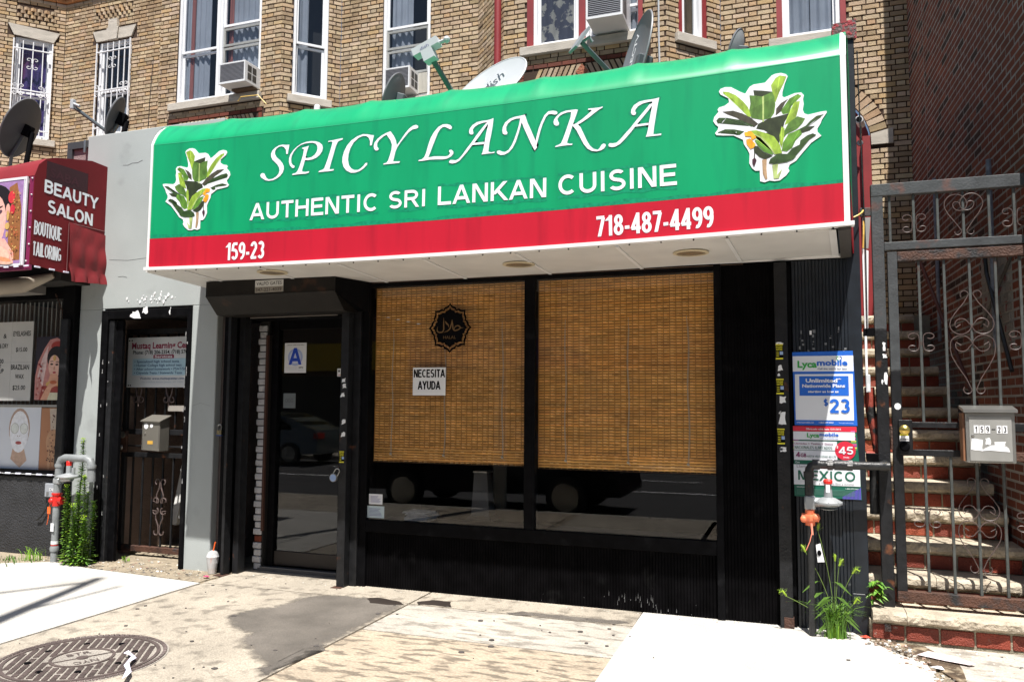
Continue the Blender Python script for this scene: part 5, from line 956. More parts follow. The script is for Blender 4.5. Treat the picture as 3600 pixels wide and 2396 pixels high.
# ---------------------------------------------------------------- grooved black piers right of the window
pr_ = thing('black_siding_pier', 'grooved black siding pier between the shop window and the brick steps', 'pier', (0, 0, 0))
bx('core', -.52, .45, .0, .12, 0, 2.75, BLK2, pr_, 0)
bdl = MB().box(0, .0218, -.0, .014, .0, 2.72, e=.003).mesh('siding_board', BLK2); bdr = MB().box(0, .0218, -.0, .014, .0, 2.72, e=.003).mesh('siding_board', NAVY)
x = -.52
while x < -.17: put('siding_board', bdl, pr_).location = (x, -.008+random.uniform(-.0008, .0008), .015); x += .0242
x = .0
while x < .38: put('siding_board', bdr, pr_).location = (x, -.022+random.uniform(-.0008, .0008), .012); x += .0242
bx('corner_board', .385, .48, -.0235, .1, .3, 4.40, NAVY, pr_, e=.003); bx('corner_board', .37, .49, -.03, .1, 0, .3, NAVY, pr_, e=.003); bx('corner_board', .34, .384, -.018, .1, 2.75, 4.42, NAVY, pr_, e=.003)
for x in (.345, .36, .375): bx('groove_rib', x, x+.005, -.03, -.018, 2.76, 4.4, NAVY, pr_, 0)
MB().add([(.33, -.04, 4.42), (.5, -.04, 4.40), (.5, .1, 4.44), (.33, .1, 4.44), (.33, -.04, 4.53), (.5, -.04, 4.55), (.5, .1, 4.55), (.33, .1, 4.52)], [(0, 3, 2, 1), (4, 5, 6, 7), (0, 1, 5, 4), (1, 2, 6, 5), (2, 3, 7, 6), (3, 0, 4, 7)]).obj('crumbled_cap', mat('red_flaked_stone', (.14, .1, .1), .9, bump=1., bs=60, col2=(.3, .04, .05), m2=(.48, .56), s2=30), pr_)
ps = thing('gate_guide_post', 'black steel guide post covered in torn stickers right of the shop window', 'post', (-.08, -.05, 0))
bx('post', -.125, -.035, -.075, -.01, .0, 2.72, WORN, ps, e=.004); bx('flange', -.035, -.01, -.03, .0, .0, 2.7, BLK, ps, e=.002); bx('foot', -.1, -.03, -.08, -.0, 0, .1, RUST, ps, e=.002)
for z, l in ((1.985, 'topmost yellow and black gate sticker on the guide post'), (1.725, 'middle yellow and black gate sticker on the guide post'), (1.355, 'lowest yellow and black gate sticker on the guide post')): gatesticker(-.122, -.0755, z, l, .052, .115)
for z, w, h in ((2.1, .05, .015), (1.9, .03, .045), (1.86, .015, .02), (1.66, .045, .05), (1.5, .045, .09), (1.58, .01, .02), (1.3, .05, .035), (1.31, .02, .02)):
    x = -.12+random.random()*.02; MB().prism(jag([(x, z), (x+w, z), (x+w*.9, z+h), (x+w*.1, z+h)], .006), -.0775, -.0752).obj('torn_sticker', PAPER, ps)
# white splashes at the foot of the bulkhead
for i in range(34):
    x = random.gauss(-1.15, .16) if i < 26 else random.uniform(-3.5, .3); z = random.uniform(.02, .13); h_ = random.uniform(.004, .05 if i < 26 else .012); yy = -.0045 if x < -.58 else -.011 if x < -.15 else -.0255
    if -.15 < x < .0: continue
    MB().prism([(x, z), (x+.003+random.random()*.003, z), (x+.003, z+h_)], yy-.0006, yy).obj('paint_splash', mat('dull_splash', (.14, .14, .14), .8), sw if x < -.58 else pr_)
# scuffs
for i in range(22):
    x, z = random.uniform(.02, .36), random.uniform(2.0, 2.22); MB().box(x, x+random.uniform(.003, .02), -.0235, -.0225, z, z+random.uniform(.003, .03)).obj('paint_scuff', mat('scuff', (.16, .17, .18), .6), pr_)
MB().box(.12, .135, -.0265, -.0225, 2.17, 2.2).obj('paper_scrap', PAPER, pr_)
# posters
LG = cm('lyca_green', (.03, .36, .06)); LBl = cm('lyca_blue', (.01, .12, .55)); PR = cm('poster_red', (.62, .02, .05)); PG = cm('poster_green', (.005, .11, .07)); PW = flat('poster_white', (.72, .75, .79), .35); NAVT = cm('plum', (.2, .01, .1))
def poster(pts, y, m, lab):
    o = MB().prism(pts, y, y+.0015).obj('poster', m, None); return tag(o, lab, 'poster')
YP = -.028
p1 = poster([(.002, 1.497), (.432, 1.497), (.414, 2.045), (-.005, 2.04)], YP, LBl, 'blue and white phone plan poster offering $23, above the other poster')
def pbox(p, x0, x1, z0, z1, m, d, nm='print'): return MB().prism([(x0, z0), (x1, z0), (x1, z1), (x0, z1)], YP-.0015*d, YP-.0015*d+.0012).obj(nm, m, p)
pbox(p1, -.003, .416, 1.895, 2.01, PW, 1); pbox(p1, .01, .41, 1.535, 1.875, PW, 1, 'white_panel'); pbox(p1, .04, .38, 1.715, 1.86, LBl, 2, 'blue_panel')
def ptx(p, s, x, z, w, h, m, d=2.5, bold=.02): text(s, (x, YP-.0015*d, z), w, h, m, p, bold=bold)
ptx(p1, 'Lyca', .03, 1.925, .135, .05, LG, 2, .035); ptx(p1, 'mobile', .166, 1.936, .21, .045, LBl, 2, .035); ptx(p1, 'Call the world for less', .17, 1.908, .2, .012, NB, 2, .02)
def pgr(p, s, x, z, w, h, m, d=2.5, t=.17): grot(s, (x, YP-.0015*d, z), w, h, m, p, t=t)
def heart(p, cx, cz, r, d):
    b = MB()
    for s_, c in ((-1, 0), (1, 1)):
        pts = [(cx+s_*r*(.02+sin(t)*.55), YP-.0015*d, cz+r*(.42*cos(t)*-1+.25-(.35 if t < .9 else 0)*(1-t/.9))) for t in [0, .3, .6, .9, 1.3, 1.8, 2.4, 3.0]]; b.tube(pts, .0018, 4, m=c)
    b.obj('heart_logo', [LG, LBl], p)
heart(p1, .32, 2.0-.015, .032, 2.2)
ptx(p1, 'Unlimited*', .085, 1.812, .245, .032, PW, 3.5, .035); ptx(p1, 'Nationwide Plans', .06, 1.775, .295, .026, PW, 3.5, .03); ptx(p1, 'starting as low as', .1, 1.738, .21, .017, PW, 3.5, .03)
pgr(p1, '$', .205, 1.64, .032, .05, LBl, 2.5); pgr(p1, '23', .245, 1.59, .14, .1, LBl, 2.5, .2)
ptx(p1, 'www.lycamobile.com', .015, 1.513, .12, .01, PW, 2, .01); ptx(p1, '1-866-277-3221', .17, 1.513, .1, .01, PW, 2, .03); ptx(p1, '*Terms & Conditions Apply', .305, 1.513, .1, .007, PW, 2, 0)
p2 = poster([(-.012, .975), (.448, .965), (.425, 1.492), (-.025, 1.49)], YP, PG, 'red, white and green phone plan poster offering $45 behind the gas pipe')
pbox(p2, -.022, .425, 1.452, 1.49, PR, 1); 
for i in range(12):
    z = 1.30+i*.012; x = -.02+i*.001; pbox(p2, x, x+.04, z, z+.01, cm('stripe%d' % (i % 4), ((.6, .1, .3), (.1, .3, .1), (.6, .6, .1), (.3, .05, .3))[i % 4]), 1+.01*i); pbox(p2, .385, .425-.001*i, z+.02, z+.03, cm('stripe%d' % ((i+1) % 4), ((.6, .1, .3), (.1, .3, .1), (.6, .6, .1), (.3, .05, .3))[(i+1) % 4]), 1+.01*i)
for i in range(14): pbox(p2, .32+i*.009, .325+i*.009, .967, .985+i*.005, cm('purple', (.12, .06, .5)), 1+.02*i)
pbox(p2, -.01, .412, 1.39, 1.45, PW, 2); ptx(p2, 'Lyca', .085, 1.41, .085, .03, LG, 3, .035); ptx(p2, 'mobile', .172, 1.417, .13, .026, LBl, 3, .035); ptx(p2, 'Call the world for less', .175, 1.399, .125, .008, LBl, 3, .01)
ptx(p2, 'Oferta solo valida hasta 12/31/2015', .08, 1.463, .24, .014, PW, 2, .02)
pbox(p2, -.008, .29, 1.24, 1.38, PW, 2, 'white_panel'); ptx(p2, 'Llamadas + Textos + Datos', -.002, 1.355, .265, .013, NAVT, 3, .015); pgr(p2, 'NACIONALES ILIMITADOS', -.002, 1.323, .26, .021, PG, 3, .12); pbox(p2, -.008, .29, 1.312, 1.315, PG, 3)
pgr(p2, '4', .005, 1.262, .03, .038, NAVT, 3, .2); ptx(p2, 'GB', .038, 1.262, .04, .028, NAVT, 3, .02); ptx(p2, 'HASTA VELOCIDAD 4G LTE', .082, 1.262, .2, .014, PG, 3, .005)
MB().prism([(.345+cos(RD(i*15))*.07, 1.315+sin(RD(i*15))*.068) for i in range(24)], YP-.0045, YP-.001).obj('red_disc', PR, p2)
ptx(p2, '$', .286, 1.33, .012, .022, PW, 4, .02); pgr(p2, '45', .3, 1.29, .1, .055, PW, 4, .2); ptx(p2, '/mes', .33, 1.262, .04, .014, PW, 4, .01); ptx(p2, 'Con', .0, 1.218, .03, .013, PW, 2, .02)
pbox(p2, -.012, .44, 1.06, 1.208, PW, 2, 'white_panel'); ptx(p2, 'Llamadas y Textos Ilimitados', .01, 1.185, .4, .02, cm('grey_ink', (.2, .2, .22)), 3, -.005)
pgr(p2, 'MEXICO', .015, 1.095, .395, .07, PG, 3, .17); ptx(p2, 'a Teléfonos fijos y móviles', .16, 1.068, .24, .014, cm('grey_ink', (.2, .2, .22)), 3, 0)
ptx(p2, 'www.lycamobile.com', .005, 1.04, .12, .01, PW, 2, .01); ptx(p2, '1-866-277-3221', .34, 1.038, .085, .008, PW, 2, .02)
for i in range(6): pbox(p2, .005, .4, .99+i*.0075, .9915+i*.0075, cm('pale_green', (.15, .3, .25)), 2)
# ---------------------------------------------------------------- brick steps
st = thing('brick_steps', 'steep stoop of red brick risers and rock faced stone treads behind the iron gate', 'steps', (1, 0, 0))
bx('step_core', .47, 1.60, -.12, .2, -.1, .15, MORT_T, st, 0)
def stone(x0, x1, y0, y1, z0, z1):
    b = MB(); n = max(3, int((x1-x0)/.03)); rows = [(0, 0), (.0, .25), (0, .7), (.006, 1.), (.03, 1.0)]
    vs = []; ph = random.random()*9
    for i in range(n+1):
        x = x0+(x1-x0)*i/n
        for k, (dy, fz) in enumerate(rows):
            rough = (.010*sin(x*23+ph)+random.uniform(-.006, .006)) if k in (1, 2) else (.004*sin(x*13+ph) if k in (0,) else random.uniform(-.002, .002))
            vs.append((x, y0+dy-(.014 if k in (1, 2) else 0)+rough, z0+(z1-z0)*fz+(random.uniform(-.004, .004) if k < 3 else 0)))
        vs.append((x, y1, z1)); vs.append((x, y1, z0))
    m = len(rows)+2
    b.add(vs, [(i*m+j, (i+1)*m+j, (i+1)*m+(j+1) % m, i*m+(j+1) % m) for i in range(n) for j in range(m)]+[tuple(range(m)), tuple(n*m+j for j in range(m-1, -1, -1))])
    o = b.obj('tread_stone', STEPST, st)
    return o
bm_ = {}
def rbrick(x0, x1, y, z0, z1, m=REDP):
    key = (round(x1-x0, 2), round(z1-z0, 3), random.randrange(3), m.name)
    if key not in bm_:
        b = MB(); b.box(0, key[0], 0, .06, 0, key[1], c=tint(((1, 1, 1), (.8, .8, .8), (1.15, 1.1, 1.05), (1.2, 1.35, 1.1)), .12), e=.005); bm_[key] = b.mesh('riser_brick', m)
    o = put('riser_brick', bm_[key], st); o.location = (x0, y+random.uniform(-.003, .003), z0)
for k in range(13):
    y = -.15+.275*k; z = .225+.2*k; x0, x1 = .485, 1.60-.03*k
    jx = x0
    cuts = [x0, x0+random.uniform(.35, .6), x1] if k % 2 else [x0, x1]
    if k == 0: cuts = [x0, .70, x1]
    for a, b_ in zip(cuts, cuts[1:]): stone(a+.002, b_-.002, y-.02, y+.30, z-.075, z)
    zb = z-.2 if k else .01
    MB().box(x0, x1, y+.012, y+.28, zb-.02, z-.074).obj('mortar_bed', MORT_T, st)
    zt = z-.09; hb = min(.1, zt-zb-.006); x = x0-(.11 if k % 2 else 0)
    if k == 0: hb = .1
    while x < x1-.02:
        a, b_ = max(x, x0), min(x+.2, x1)
        if b_-a > .03: rbrick(a, b_, y+.004, zt-hb-.003, zt-.003)
        x += .212
bx('landing', .47, 1.45, 3.38, 4.1, 2.3, 2.64, MORT_T, st, 0)
bx('oil_stain', .56, .60, -.168, -.165, .09, .14, RUST, st, 0)
# ---------------------------------------------------------------- red brick party wall on the right
pw = thing('party_wall', 'shaded red brick party wall climbing beside the brick steps', 'wall', (1.5, 1.5, 0))
WX0, WY0, WX1, WY1 = 1.40, 4.09, 1.575, -.2
TP = frame(WX0, WY0, WX1-WX0, WY1-WY0); LP = hypot(WX1-WX0, WY1-WY0)
LT_ = .85
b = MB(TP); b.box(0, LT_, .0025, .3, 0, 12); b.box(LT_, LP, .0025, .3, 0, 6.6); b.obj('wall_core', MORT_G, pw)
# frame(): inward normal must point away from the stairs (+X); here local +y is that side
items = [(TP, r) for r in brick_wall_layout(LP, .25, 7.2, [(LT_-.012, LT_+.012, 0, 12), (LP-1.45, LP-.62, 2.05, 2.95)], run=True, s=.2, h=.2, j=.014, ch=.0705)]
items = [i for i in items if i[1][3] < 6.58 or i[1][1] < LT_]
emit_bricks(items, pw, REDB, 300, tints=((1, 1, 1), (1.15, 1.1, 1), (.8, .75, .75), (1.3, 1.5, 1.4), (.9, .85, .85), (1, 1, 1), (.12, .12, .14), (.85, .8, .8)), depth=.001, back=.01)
b = MB(TP)
for i in range(70): pass
for r in range(12):
    for q in range(4):
        u = LP-1.45+q*.214-(.1 if r % 2 else 0); a, c = max(u, LP-1.45), min(u+.2, LP-.62)
        if c-a > .03: brickmesh(MB(TP), a, c, 2.06+r*.075, 2.12+r*.075, (1, 1, 1)); bb = MB(TP); brickmesh(bb, a, c, 2.06+r*.075, 2.125+r*.075, (1, 1, 1), -.004); bb.obj('painted_brick', mat('flaking_paint_brick', (.26, .24, .22), .8, bump=.6, bs=40, col2=(.2, .05, .05), m2=(.56, .62), s2=9), pw)
b = MB(TP); b.tube([(LT_+.5, -.035, 2.3), (LT_+.5, -.035, 4.0)], .018, 8); b.tube([(LP-.95, -.04, 3.6), (LP-.95, -.04, 2.1)], .02, 8)
b.obj('conduit', mat('pale_conduit', (.2, .22, .27), .5, var=.4, vs=20), pw)
b = MB(TP); b.tube([(LP-1.1, -.06, 2.95), (LP-1.05, -.06, 2.7), (LP-.5, -.06, 1.9)], .016, 8); b.tube([(LP-1.3, -.05, 2.3), (LP-.4, -.05, 2.75)], .012, 8); b.obj('black_pipe', PIPEB, pw)
b = MB(TP); b.box(1.15, 1.32, -.012, .0, 2.9, 3.2); vg = b.obj('vent_grille', RUST, pw)
for i in range(6): bx('louvre', 1.16+i*.027, 1.17+i*.027, -.02, -.011, 2.92, 3.18, BLK, vg, 0, T=TP)
bx('handrail', 1.48, 1.5, .3, .32, .8, .82, RUST, pw, 0)
b = MB(); b.tube([(1.42, .3, 1.15), (1.3, 3.2, 3.3)], .018, 8); b.obj('handrail', mat('dark_red_rail', (.08, .012, .01), .5), pw)
# brick return of the extension beside the steps (left edge)
# ---------------------------------------------------------------- iron gate in front of the steps
ig = thing('iron_gate', 'tall weathered iron gate with heart scrolls in front of the brick steps', 'gate', (1.05, 0, .21))
bx('post', .565, .645, -.03, .03, .215, 2.2, WORN, ig, e=.004); bx('post', .5655, .6445, -.0295, .0295, 2.2, 3.18, GREYI, ig, e=.002); bx('post', 1.60, 1.66, -.03, .03, .215, 3.18, GREYI, ig, e=.004)
bx('top_rail', .565, 1.66, -.032, .032, 3.18, 3.27, GREYI, ig, e=.004); bx('mid_rail', .645, 1.60, -.025, .025, 2.775, 2.835, GREYI, ig, e=.004)
for z in (3.045, 2.15, 1.24): bx('wall_bracket', .49, .565, -.02, .02, z, z+.06, GREYI if z > 3 else BLK, ig, e=.003)
bx('stile', .663, .728, -.031, .025, .345, 1.9, WORN, ig, e=.003); bx('stile', .6635, .7275, -.0305, .0245, 1.9, 2.76, GREYI, ig, e=.002); bx('frame_top', .728, 1.6, -.03, .025, 2.69, 2.76, RUST, ig, e=.004); bx('frame_bottom', .663, 1.6, -.03, .025, .27, .345, RUST, ig, e=.004)
bx('lock_rail', .728, 1.1, -.024, .02, 1.49, 1.53, WORN, ig, e=.003); bx('lock_rail', .728, 1.1, -.024, .02, 1.29, 1.335, WORN, ig, e=.003); bx('lock_rail', 1.4, 1.6, -.024, .02, 1.47, 1.53, WORN, ig, e=.003); bx('lock_rail', 1.4, 1.6, -.024, .02, 1.27, 1.33, RUST, ig, e=.003)
bars = [.69, .848, 1.003, 1.166, 1.327, 1.482]
for i, x in enumerate(bars):
    bx('bar', x-.009, x+.009, -.012, .008, 2.835, 3.18, GREENI, ig, e=.002)
for x in (.868, 1.03, 1.19, 1.351, 1.5):
    bx('bar', x-.009, x+.009, -.014, .006, 1.53 if x < 1.2 or x > 1.2 else 1.6, 2.69, GREENI, ig, e=.002); bx('bar', x-.009, x+.009, -.014, .006, .345, 1.29, GREENI, ig, e=.002)
SR = .0034
def spiral(cx, cz, r0, a0, a1, sx, sz, turns=18, shrink=.55, y=-.02):
    return [(cx+sx*r0*(1-shrink*i/turns)*cos(RD(a0+(a1-a0)*i/turns)), y, cz+sz*r0*(1-shrink*i/turns)*sin(RD(a0+(a1-a0)*i/turns))) for i in range(turns+1)]
def heartscroll(cx, zt, zb, w, up):
    """heart with lobes at zt (up=1) or bottom"""
    b = MB(); s = 1 if up else -1
    zl, ztip = (zt, zb) if up else (zb, zt); H = abs(zt-zb); r = w*.30
    for sx in (-1, 1):
        cxl = cx+sx*(r*.95); cz = zl-s*r*1.05
        P = [(cx+sx*.016, -.02, ztip+s*.02)]
        P += [(cx+sx*(.016+(w*.5-.016)*(t**1.05)), -.02, ztip+s*(.02+(H*.62-.02)*t)) for t in (.2, .4, .6, .8)]
        ccx = cx+sx*(w*.5-r*.98); 
        P += [(ccx+sx*r*1.0*cos(RD(a)), -.02, cz+s*r*1.05*sin(RD(a))) for a in range(-14, 185, 14)]
        P += [(ccx-sx*r*1.0+sx*(r*.62)*(1-cos(RD(a)))*1.0, -.02, cz-s*(r*.62)*sin(RD(a))*1.0) for a in range(20, 200, 20)]
        P += [(ccx-sx*r+sx*r*1.24-sx*(r*.3)*(1-cos(RD(a))), -.02, cz+s*r*.3*sin(RD(a))) for a in range(30, 190, 30)]
        b.tube(P, SR, 5)
        b.tube([(cx+sx*.016, -.02, ztip+s*.02)]+[(cx+sx*(.016+.022*(1-cos(RD(a)))), -.02, ztip+s*(.02-.03*sin(RD(a*.9)))) for a in range(20, 220, 25)], SR*.9, 5)
    b.obj('heart_scroll', SCROLL, ig, smooth=True)
heartscroll(1.166, 3.155, 2.87, .24, True)
heartscroll(1.19, 2.43, 2.13, .27, False) if False else None
def teardrop(cx, z0, z1, w, s):
    """z0 wide end with inner spirals, z1 pointed end"""
    b = MB(); H = abs(z1-z0); d = 1 if z1 > z0 else -1
    for sx in (-1, 1):
        R = w*.25
        P = [(cx+sx*.014, -.02, z1), (cx+sx*w*.16, -.02, z1-d*H*.2), (cx+sx*w*.36, -.02, z1-d*H*.45), (cx+sx*w*.47, -.02, z1-d*H*.62), (cx+sx*w*.5, -.02, z1-d*H*.75)]
        P += [(cx+sx*(w*.25+R*cos(RD(a))), -.02, z0+d*R-d*R*sin(RD(a))) for a in range(20, 190, 17)]
        P += [(cx+sx*(.02+R*.62*(1-cos(RD(a)))), -.02, z0+d*R+d*R*.62*sin(RD(a))) for a in range(20, 230, 21)]
        P += [(cx+sx*(.02+R*.62*1.0+R*.1), -.02, z0+d*R*1.0)]
        b.tube(P, SR, 5)
        b.tube([(cx+sx*.014, -.02, z1)]+[(cx+sx*(.014+.026*(1-cos(RD(a)))), -.02, z1+d*.028*sin(RD(a))) for a in range(20, 240, 25)], SR*.9, 5)
    b.obj('heart_scroll', SCROLL, ig, smooth=True)
teardrop(1.19, 2.15, 2.43, .275, 1); teardrop(1.19, 2.142, 1.76, .28, 1)
teardrop(1.19, .86, 1.12, .25, 1); teardrop(1.19, .852, .53, .26, 1)
def cs(cx, cz, w, h):
    b = MB()
    for sx in (-1, 1):
        for sz in (-1, 1):
            P = [(cx+sx*.012, -.018, cz), (cx+sx*.014, -.018, cz+sz*h*.2)]+[(cx+sx*(.014+w*.5-w*.5*(1-a/620)*cos(RD(a))), -.018, cz+sz*(h*.28+h*.22*(1-a/520)*sin(RD(a)))) for a in range(15, 330, 20)]
            b.tube(P, SR, 5)
    b.obj('scroll', SCROLL, ig, smooth=True)
cs(.848, 2.965, .072, .14); cs(1.482, 2.965, .072, .14); cs(.868, 2.10, .08, .14); cs(1.5, 2.10, .08, .14); cs(.868, .86, .08, .14); cs(1.5, .86, .08, .14)
lp = bx('lock_plate', .70, .79, -.045, -.03, 1.30, 1.545, WORN, ig, e=.004)
b = MB(); b.lathe([(.033, 0), (.033, .008), (.014, .015), (.016, .03), (.031, .045), (.032, .062), (.018, .075), (.002, .078)], (.735, -.045, 1.475), (0, -1, 0), 20); b.obj('knob', BRASS, ig, smooth=True)
b = MB(); b.lathe([(.034, 0), (.034, .01), (.024, .018), (.024, .03), (.01, .032)], (.735, -.045, 1.355), (0, -1, 0), 18); b.obj('lock_cylinder', INK, ig, smooth=True)
MB().box(.705, .765, -.0475, -.0455, 1.395, 1.432).obj('locksmith_sticker', PAPER, ig); text('LOCKSMITH', (.708, -.048, 1.402), .054, .012, INK, ig, bold=.02)
MB().box(.708, .76, -.0475, -.0455, 1.434, 1.446).obj('yellow_sticker', YEL, ig)
MB().prism([(.70+cos(i*.7)*.022, 1.64+sin(i*.7)*.024) for i in range(9)], -.034, -.0305).obj('white_sticker', PAPER, ig)
for x, z, w, h in ((.615, 2.04, .018, .06), (.612, 1.99, .03, .025), (.62, 1.8, .02, .085), (.602, 1.8, .008, .03)): MB().prism(jag([(x, z), (x+w, z), (x+w*.9, z+h), (x, z+h)], .004), -.034, -.0305).obj('torn_sticker', PAPER, ig)
bx('latch_guard', .648, .662, -.04, .0, 1.33, 1.5, RUST, ig, e=.002)
# house number mailbox
m2 = thing('mailbox', 'brushed steel mailbox numbered 159-23 on the tall iron gate', 'mailbox', (1.25, -.08, 1.26))
bx('box', 1.105, 1.40, -.15, -.03, 1.262, 1.60, STEEL, m2, e=.004); bx('box_side', 1.088, 1.104, -.13, -.02, 1.27, 1.6, mat('rusty_side', (.22, .1, .05), .6, var=.3), m2, e=.002)
b = MB(); b.hexa([(1.09, -.175, 1.602), (1.412, -.175, 1.602), (1.415, -.02, 1.63), (1.088, -.02, 1.63), (1.09, -.175, 1.622), (1.412, -.175, 1.622), (1.415, -.02, 1.65), (1.088, -.02, 1.65)]); b.obj('lid', STEEL, m2)
bx('door', 1.125, 1.378, -.155, -.15, 1.275, 1.575, MGREY, m2, e=.002)
b = MB(); b.lathe([(.011, 0), (.009, .006), (.003, .007)], (1.145, -.155, 1.445), (0, -1, 0), 12); b.obj('lock', STEEL, m2)
for i, ch in enumerate('159-23'):
    x = 1.152+i*.034
    if ch != '-': bx('number_tile', x, x+.029, -.157, -.1552, 1.462, 1.515, PAPER, m2, 0); grot(ch, (x+.006, -.1575, 1.469), .0165, .039, INK, m2, t=.12)
    else: bx('dash', x+.004, x+.026, -.157, -.1552, 1.487, 1.491, INK, m2, 0)
for k, pts in enumerate(([(1.132, 1.35), (1.2, 1.34), (1.205, 1.42), (1.14, 1.425)], [(1.19, 1.345), (1.36, 1.34), (1.35, 1.37), (1.31, 1.385), (1.25, 1.38)], [(1.22, 1.385), (1.25, 1.387), (1.25, 1.43), (1.22, 1.43)], [(1.27, 1.38), (1.33, 1.375), (1.34, 1.405), (1.27, 1.405)])):
    MB().prism(jag(pts, .004), -.1565-.0003*k, -.1555).obj('torn_label', PAPER, m2)
# conduits and cables beside the gate
cd = thing('cable_trunking', 'white cable trunking and black cable running down beside the gate post', 'conduit', (.51, 0, 1.7))
b = MB(); b.hexa([(.50, -.02, 2.2), (.522, -.02, 2.2), (.522, .01, 2.2), (.50, .01, 2.2), (.498, -.02, 2.80), (.54, -.02, 2.78), (.54, .01, 2.78), (.498, .01, 2.8)]); b.obj('trunking', PAPER, cd)
bx('trunking', .497, .513, -.02, .01, 1.86, 2.15, PAPER, cd, e=.002); bx('junction_box', .497, .527, -.03, .01, 1.74, 1.87, mat('pale_grey_box', (.5, .52, .54), .5, bump=0), cd, e=.004); bx('barcode', .507, .52, -.032, -.03, 1.75, 1.8, PAPER, cd, 0)
b = MB(); b.hexa([(.50, -.02, 2.80), (.54, -.02, 2.80), (.54, .0, 2.8), (.50, .0, 2.8), (.505, -.02, 3.03), (.56, -.02, 3.03), (.56, 0, 3.03), (.505, 0, 3.03)]); b.obj('grey_bracket', MGREY, cd)
b = MB(); b.tube([(.50, -.03, 4.3), (.505, -.04, 3.8), (.515, -.04, 3.2), (.52, -.035, 2.8), (.515, -.03, 2.2)], .005, 6); b.obj('cable', PIPEB, cd)
b = MB(); b.tube([(.512, -.035, 3.0), (.508, -.045, 2.9), (.503, -.035, 2.8)], .006, 6); b.tube([(.44, -.1, 3.02), (.47, -.09, 3.035), (.50, -.06, 3.06), (.51, -.04, 3.08)], .006, 6); b.obj('yellow_cable', cm('cable_yellow', (.75, .5, .12)), cd)
b = MB(); b.tube([(.53, 3.9, 5.2), (.58, 3.98, 5.45), (.66, 4.0, 5.5), (.7, 4.03, 5.3), (.68, 4.03, 5.1)], .012, 6); tag(b.obj('cable_loop', PIPEB), 'black cable loop hooked over the bricks beside the siding', 'cable')
cc = thing('security_camera', 'small white bullet security camera under the brick arch', 'camera', (.85, 3.9, 5.0))
b = MB(); b.tube([(.80, 3.72, 5.04), (.845, 3.98, 5.06)], .045, 14); b.obj('body', PAPER, cc, smooth=True); b = MB(); b.tube([(.799, 3.715, 5.04), (.7995, 3.718, 5.04)], .034, 14); b.obj('lens', INK, cc); b = MB(); b.tube([(.83, 3.9, 5.02), (.83, 3.9, 4.92), (.83, 4.05, 4.86)], .012, 8); b.lathe([(.04, 0), (.035, .02)], (.83, 4.08, 4.86), (0, -1, 0), 14); b.obj('bracket', STEEL, cc)
# ---------------------------------------------------------------- gas riser on the right
gp = thing('gas_riser', 'black gas riser with a grey regulator and an orange valve in front of the posters', 'gas pipe', (.09, -.2, .02))
b = MB(); b.tube([(.092, -.2, .0), (.092, -.2, .80)], .026, 14); b.obj('riser', PIPEB, gp, smooth=True)
b = MB(); b.tube([(.092, -.2, .90), (.092, -.2, .99)], .034, 14); b.tube([(.09, -.2, 1.0), (.09, -.2, 1.15), (.094, -.2, 1.185), (.108, -.2, 1.21), (.135, -.2, 1.222), (.62, -.19, 1.222)], .030, 16)
for x in (.215, .345): b.lathe([(.042, 0), (.042, .035)], (x, -.2, 1.222), (1, 0, 0), 6)
b.lathe([(.036, 0), (.036, .05)], (.115, -.2, 1.222), (1, 0, 0), 14); b.lathe([(.037, 0), (.037, .04)], (.09, -.2, 1.13), (0, 0, 1), 14); b.lathe([(.037, 0), (.037, .11)], (.26, -.2, 1.222), (1, 0, 0), 14)
b.tube([(.56, -.19, 1.222), (.585, -.19, 1.222), (.60, -.17, 1.222), (.60, -.02, 1.222)], .034, 12); b.obj('elbow_pipe', PIPEB, gp, smooth=True)
b = MB(); b.lathe([(.045, 0), (.05, .01), (.05, .035), (.045, .05)], (.092, -.2, .82), (0, 0, 1), 8); b.tube([(.035, -.2, .845), (.15, -.2, .845)], .03, 10); b.tube([(.092, -.2, .79), (.092, -.2, .9)], .034, 10); b.ball((.05, -.22, .835), .026, 6); b.ball((.13, -.225, .85), .03, 6)
b.obj('valve', ORG, gp, smooth=True); b = MB(); b.tube([(.095, -.24, .81), (.10, -.245, .74), (.085, -.245, .68), (.06, -.24, .62)], .003, 5); b.tube([(.1, -.24, .81), (.105, -.245, .73)], .006, 5); b.obj('seal_ribbon', cm('pink_orange', (.9, .3, .2)), gp)
b = MB(); b.box(.055, .13, -.235, -.165, .90, 1.0, e=.01); b.tube([(.12, -.2, .955), (.19, -.2, .955)], .034, 14); b.lathe([(.055, 0), (.085, .012), (.095, .02), (.095, .032), (.085, .04), (.05, .06), (.03, .065), (.026, .12)], (.215, -.215, .93), (0, 0, 1), 22); b.lathe([(.03, 0), (.06, .01)], (.215, -.215, .905), (0, 0, 1), 16)
for i in range(8): b.tube([(.215+cos(i*.785)*.088, -.215+sin(i*.785)*.088, .945), (.215+cos(i*.785)*.088, -.215+sin(i*.785)*.088, .968)], .007, 6)
b.obj('regulator', CAST, gp, smooth=True)
b = MB(); b.tube([(.215, -.215, 1.045), (.215, -.215, 1.09)], .024, 12); b.obj('vent_stub', STEEL, gp, smooth=True); b = MB(); b.lathe([(.03, 0), (.032, .02), (.024, .03), (.002, .032)], (.215, -.215, 1.09), (0, 0, 1), 12); b.obj('red_cap', REDM, gp)
MB().box(.2, .226, -.243, -.2415, 1.03, 1.085).obj('barcode_label', PAPER, gp)
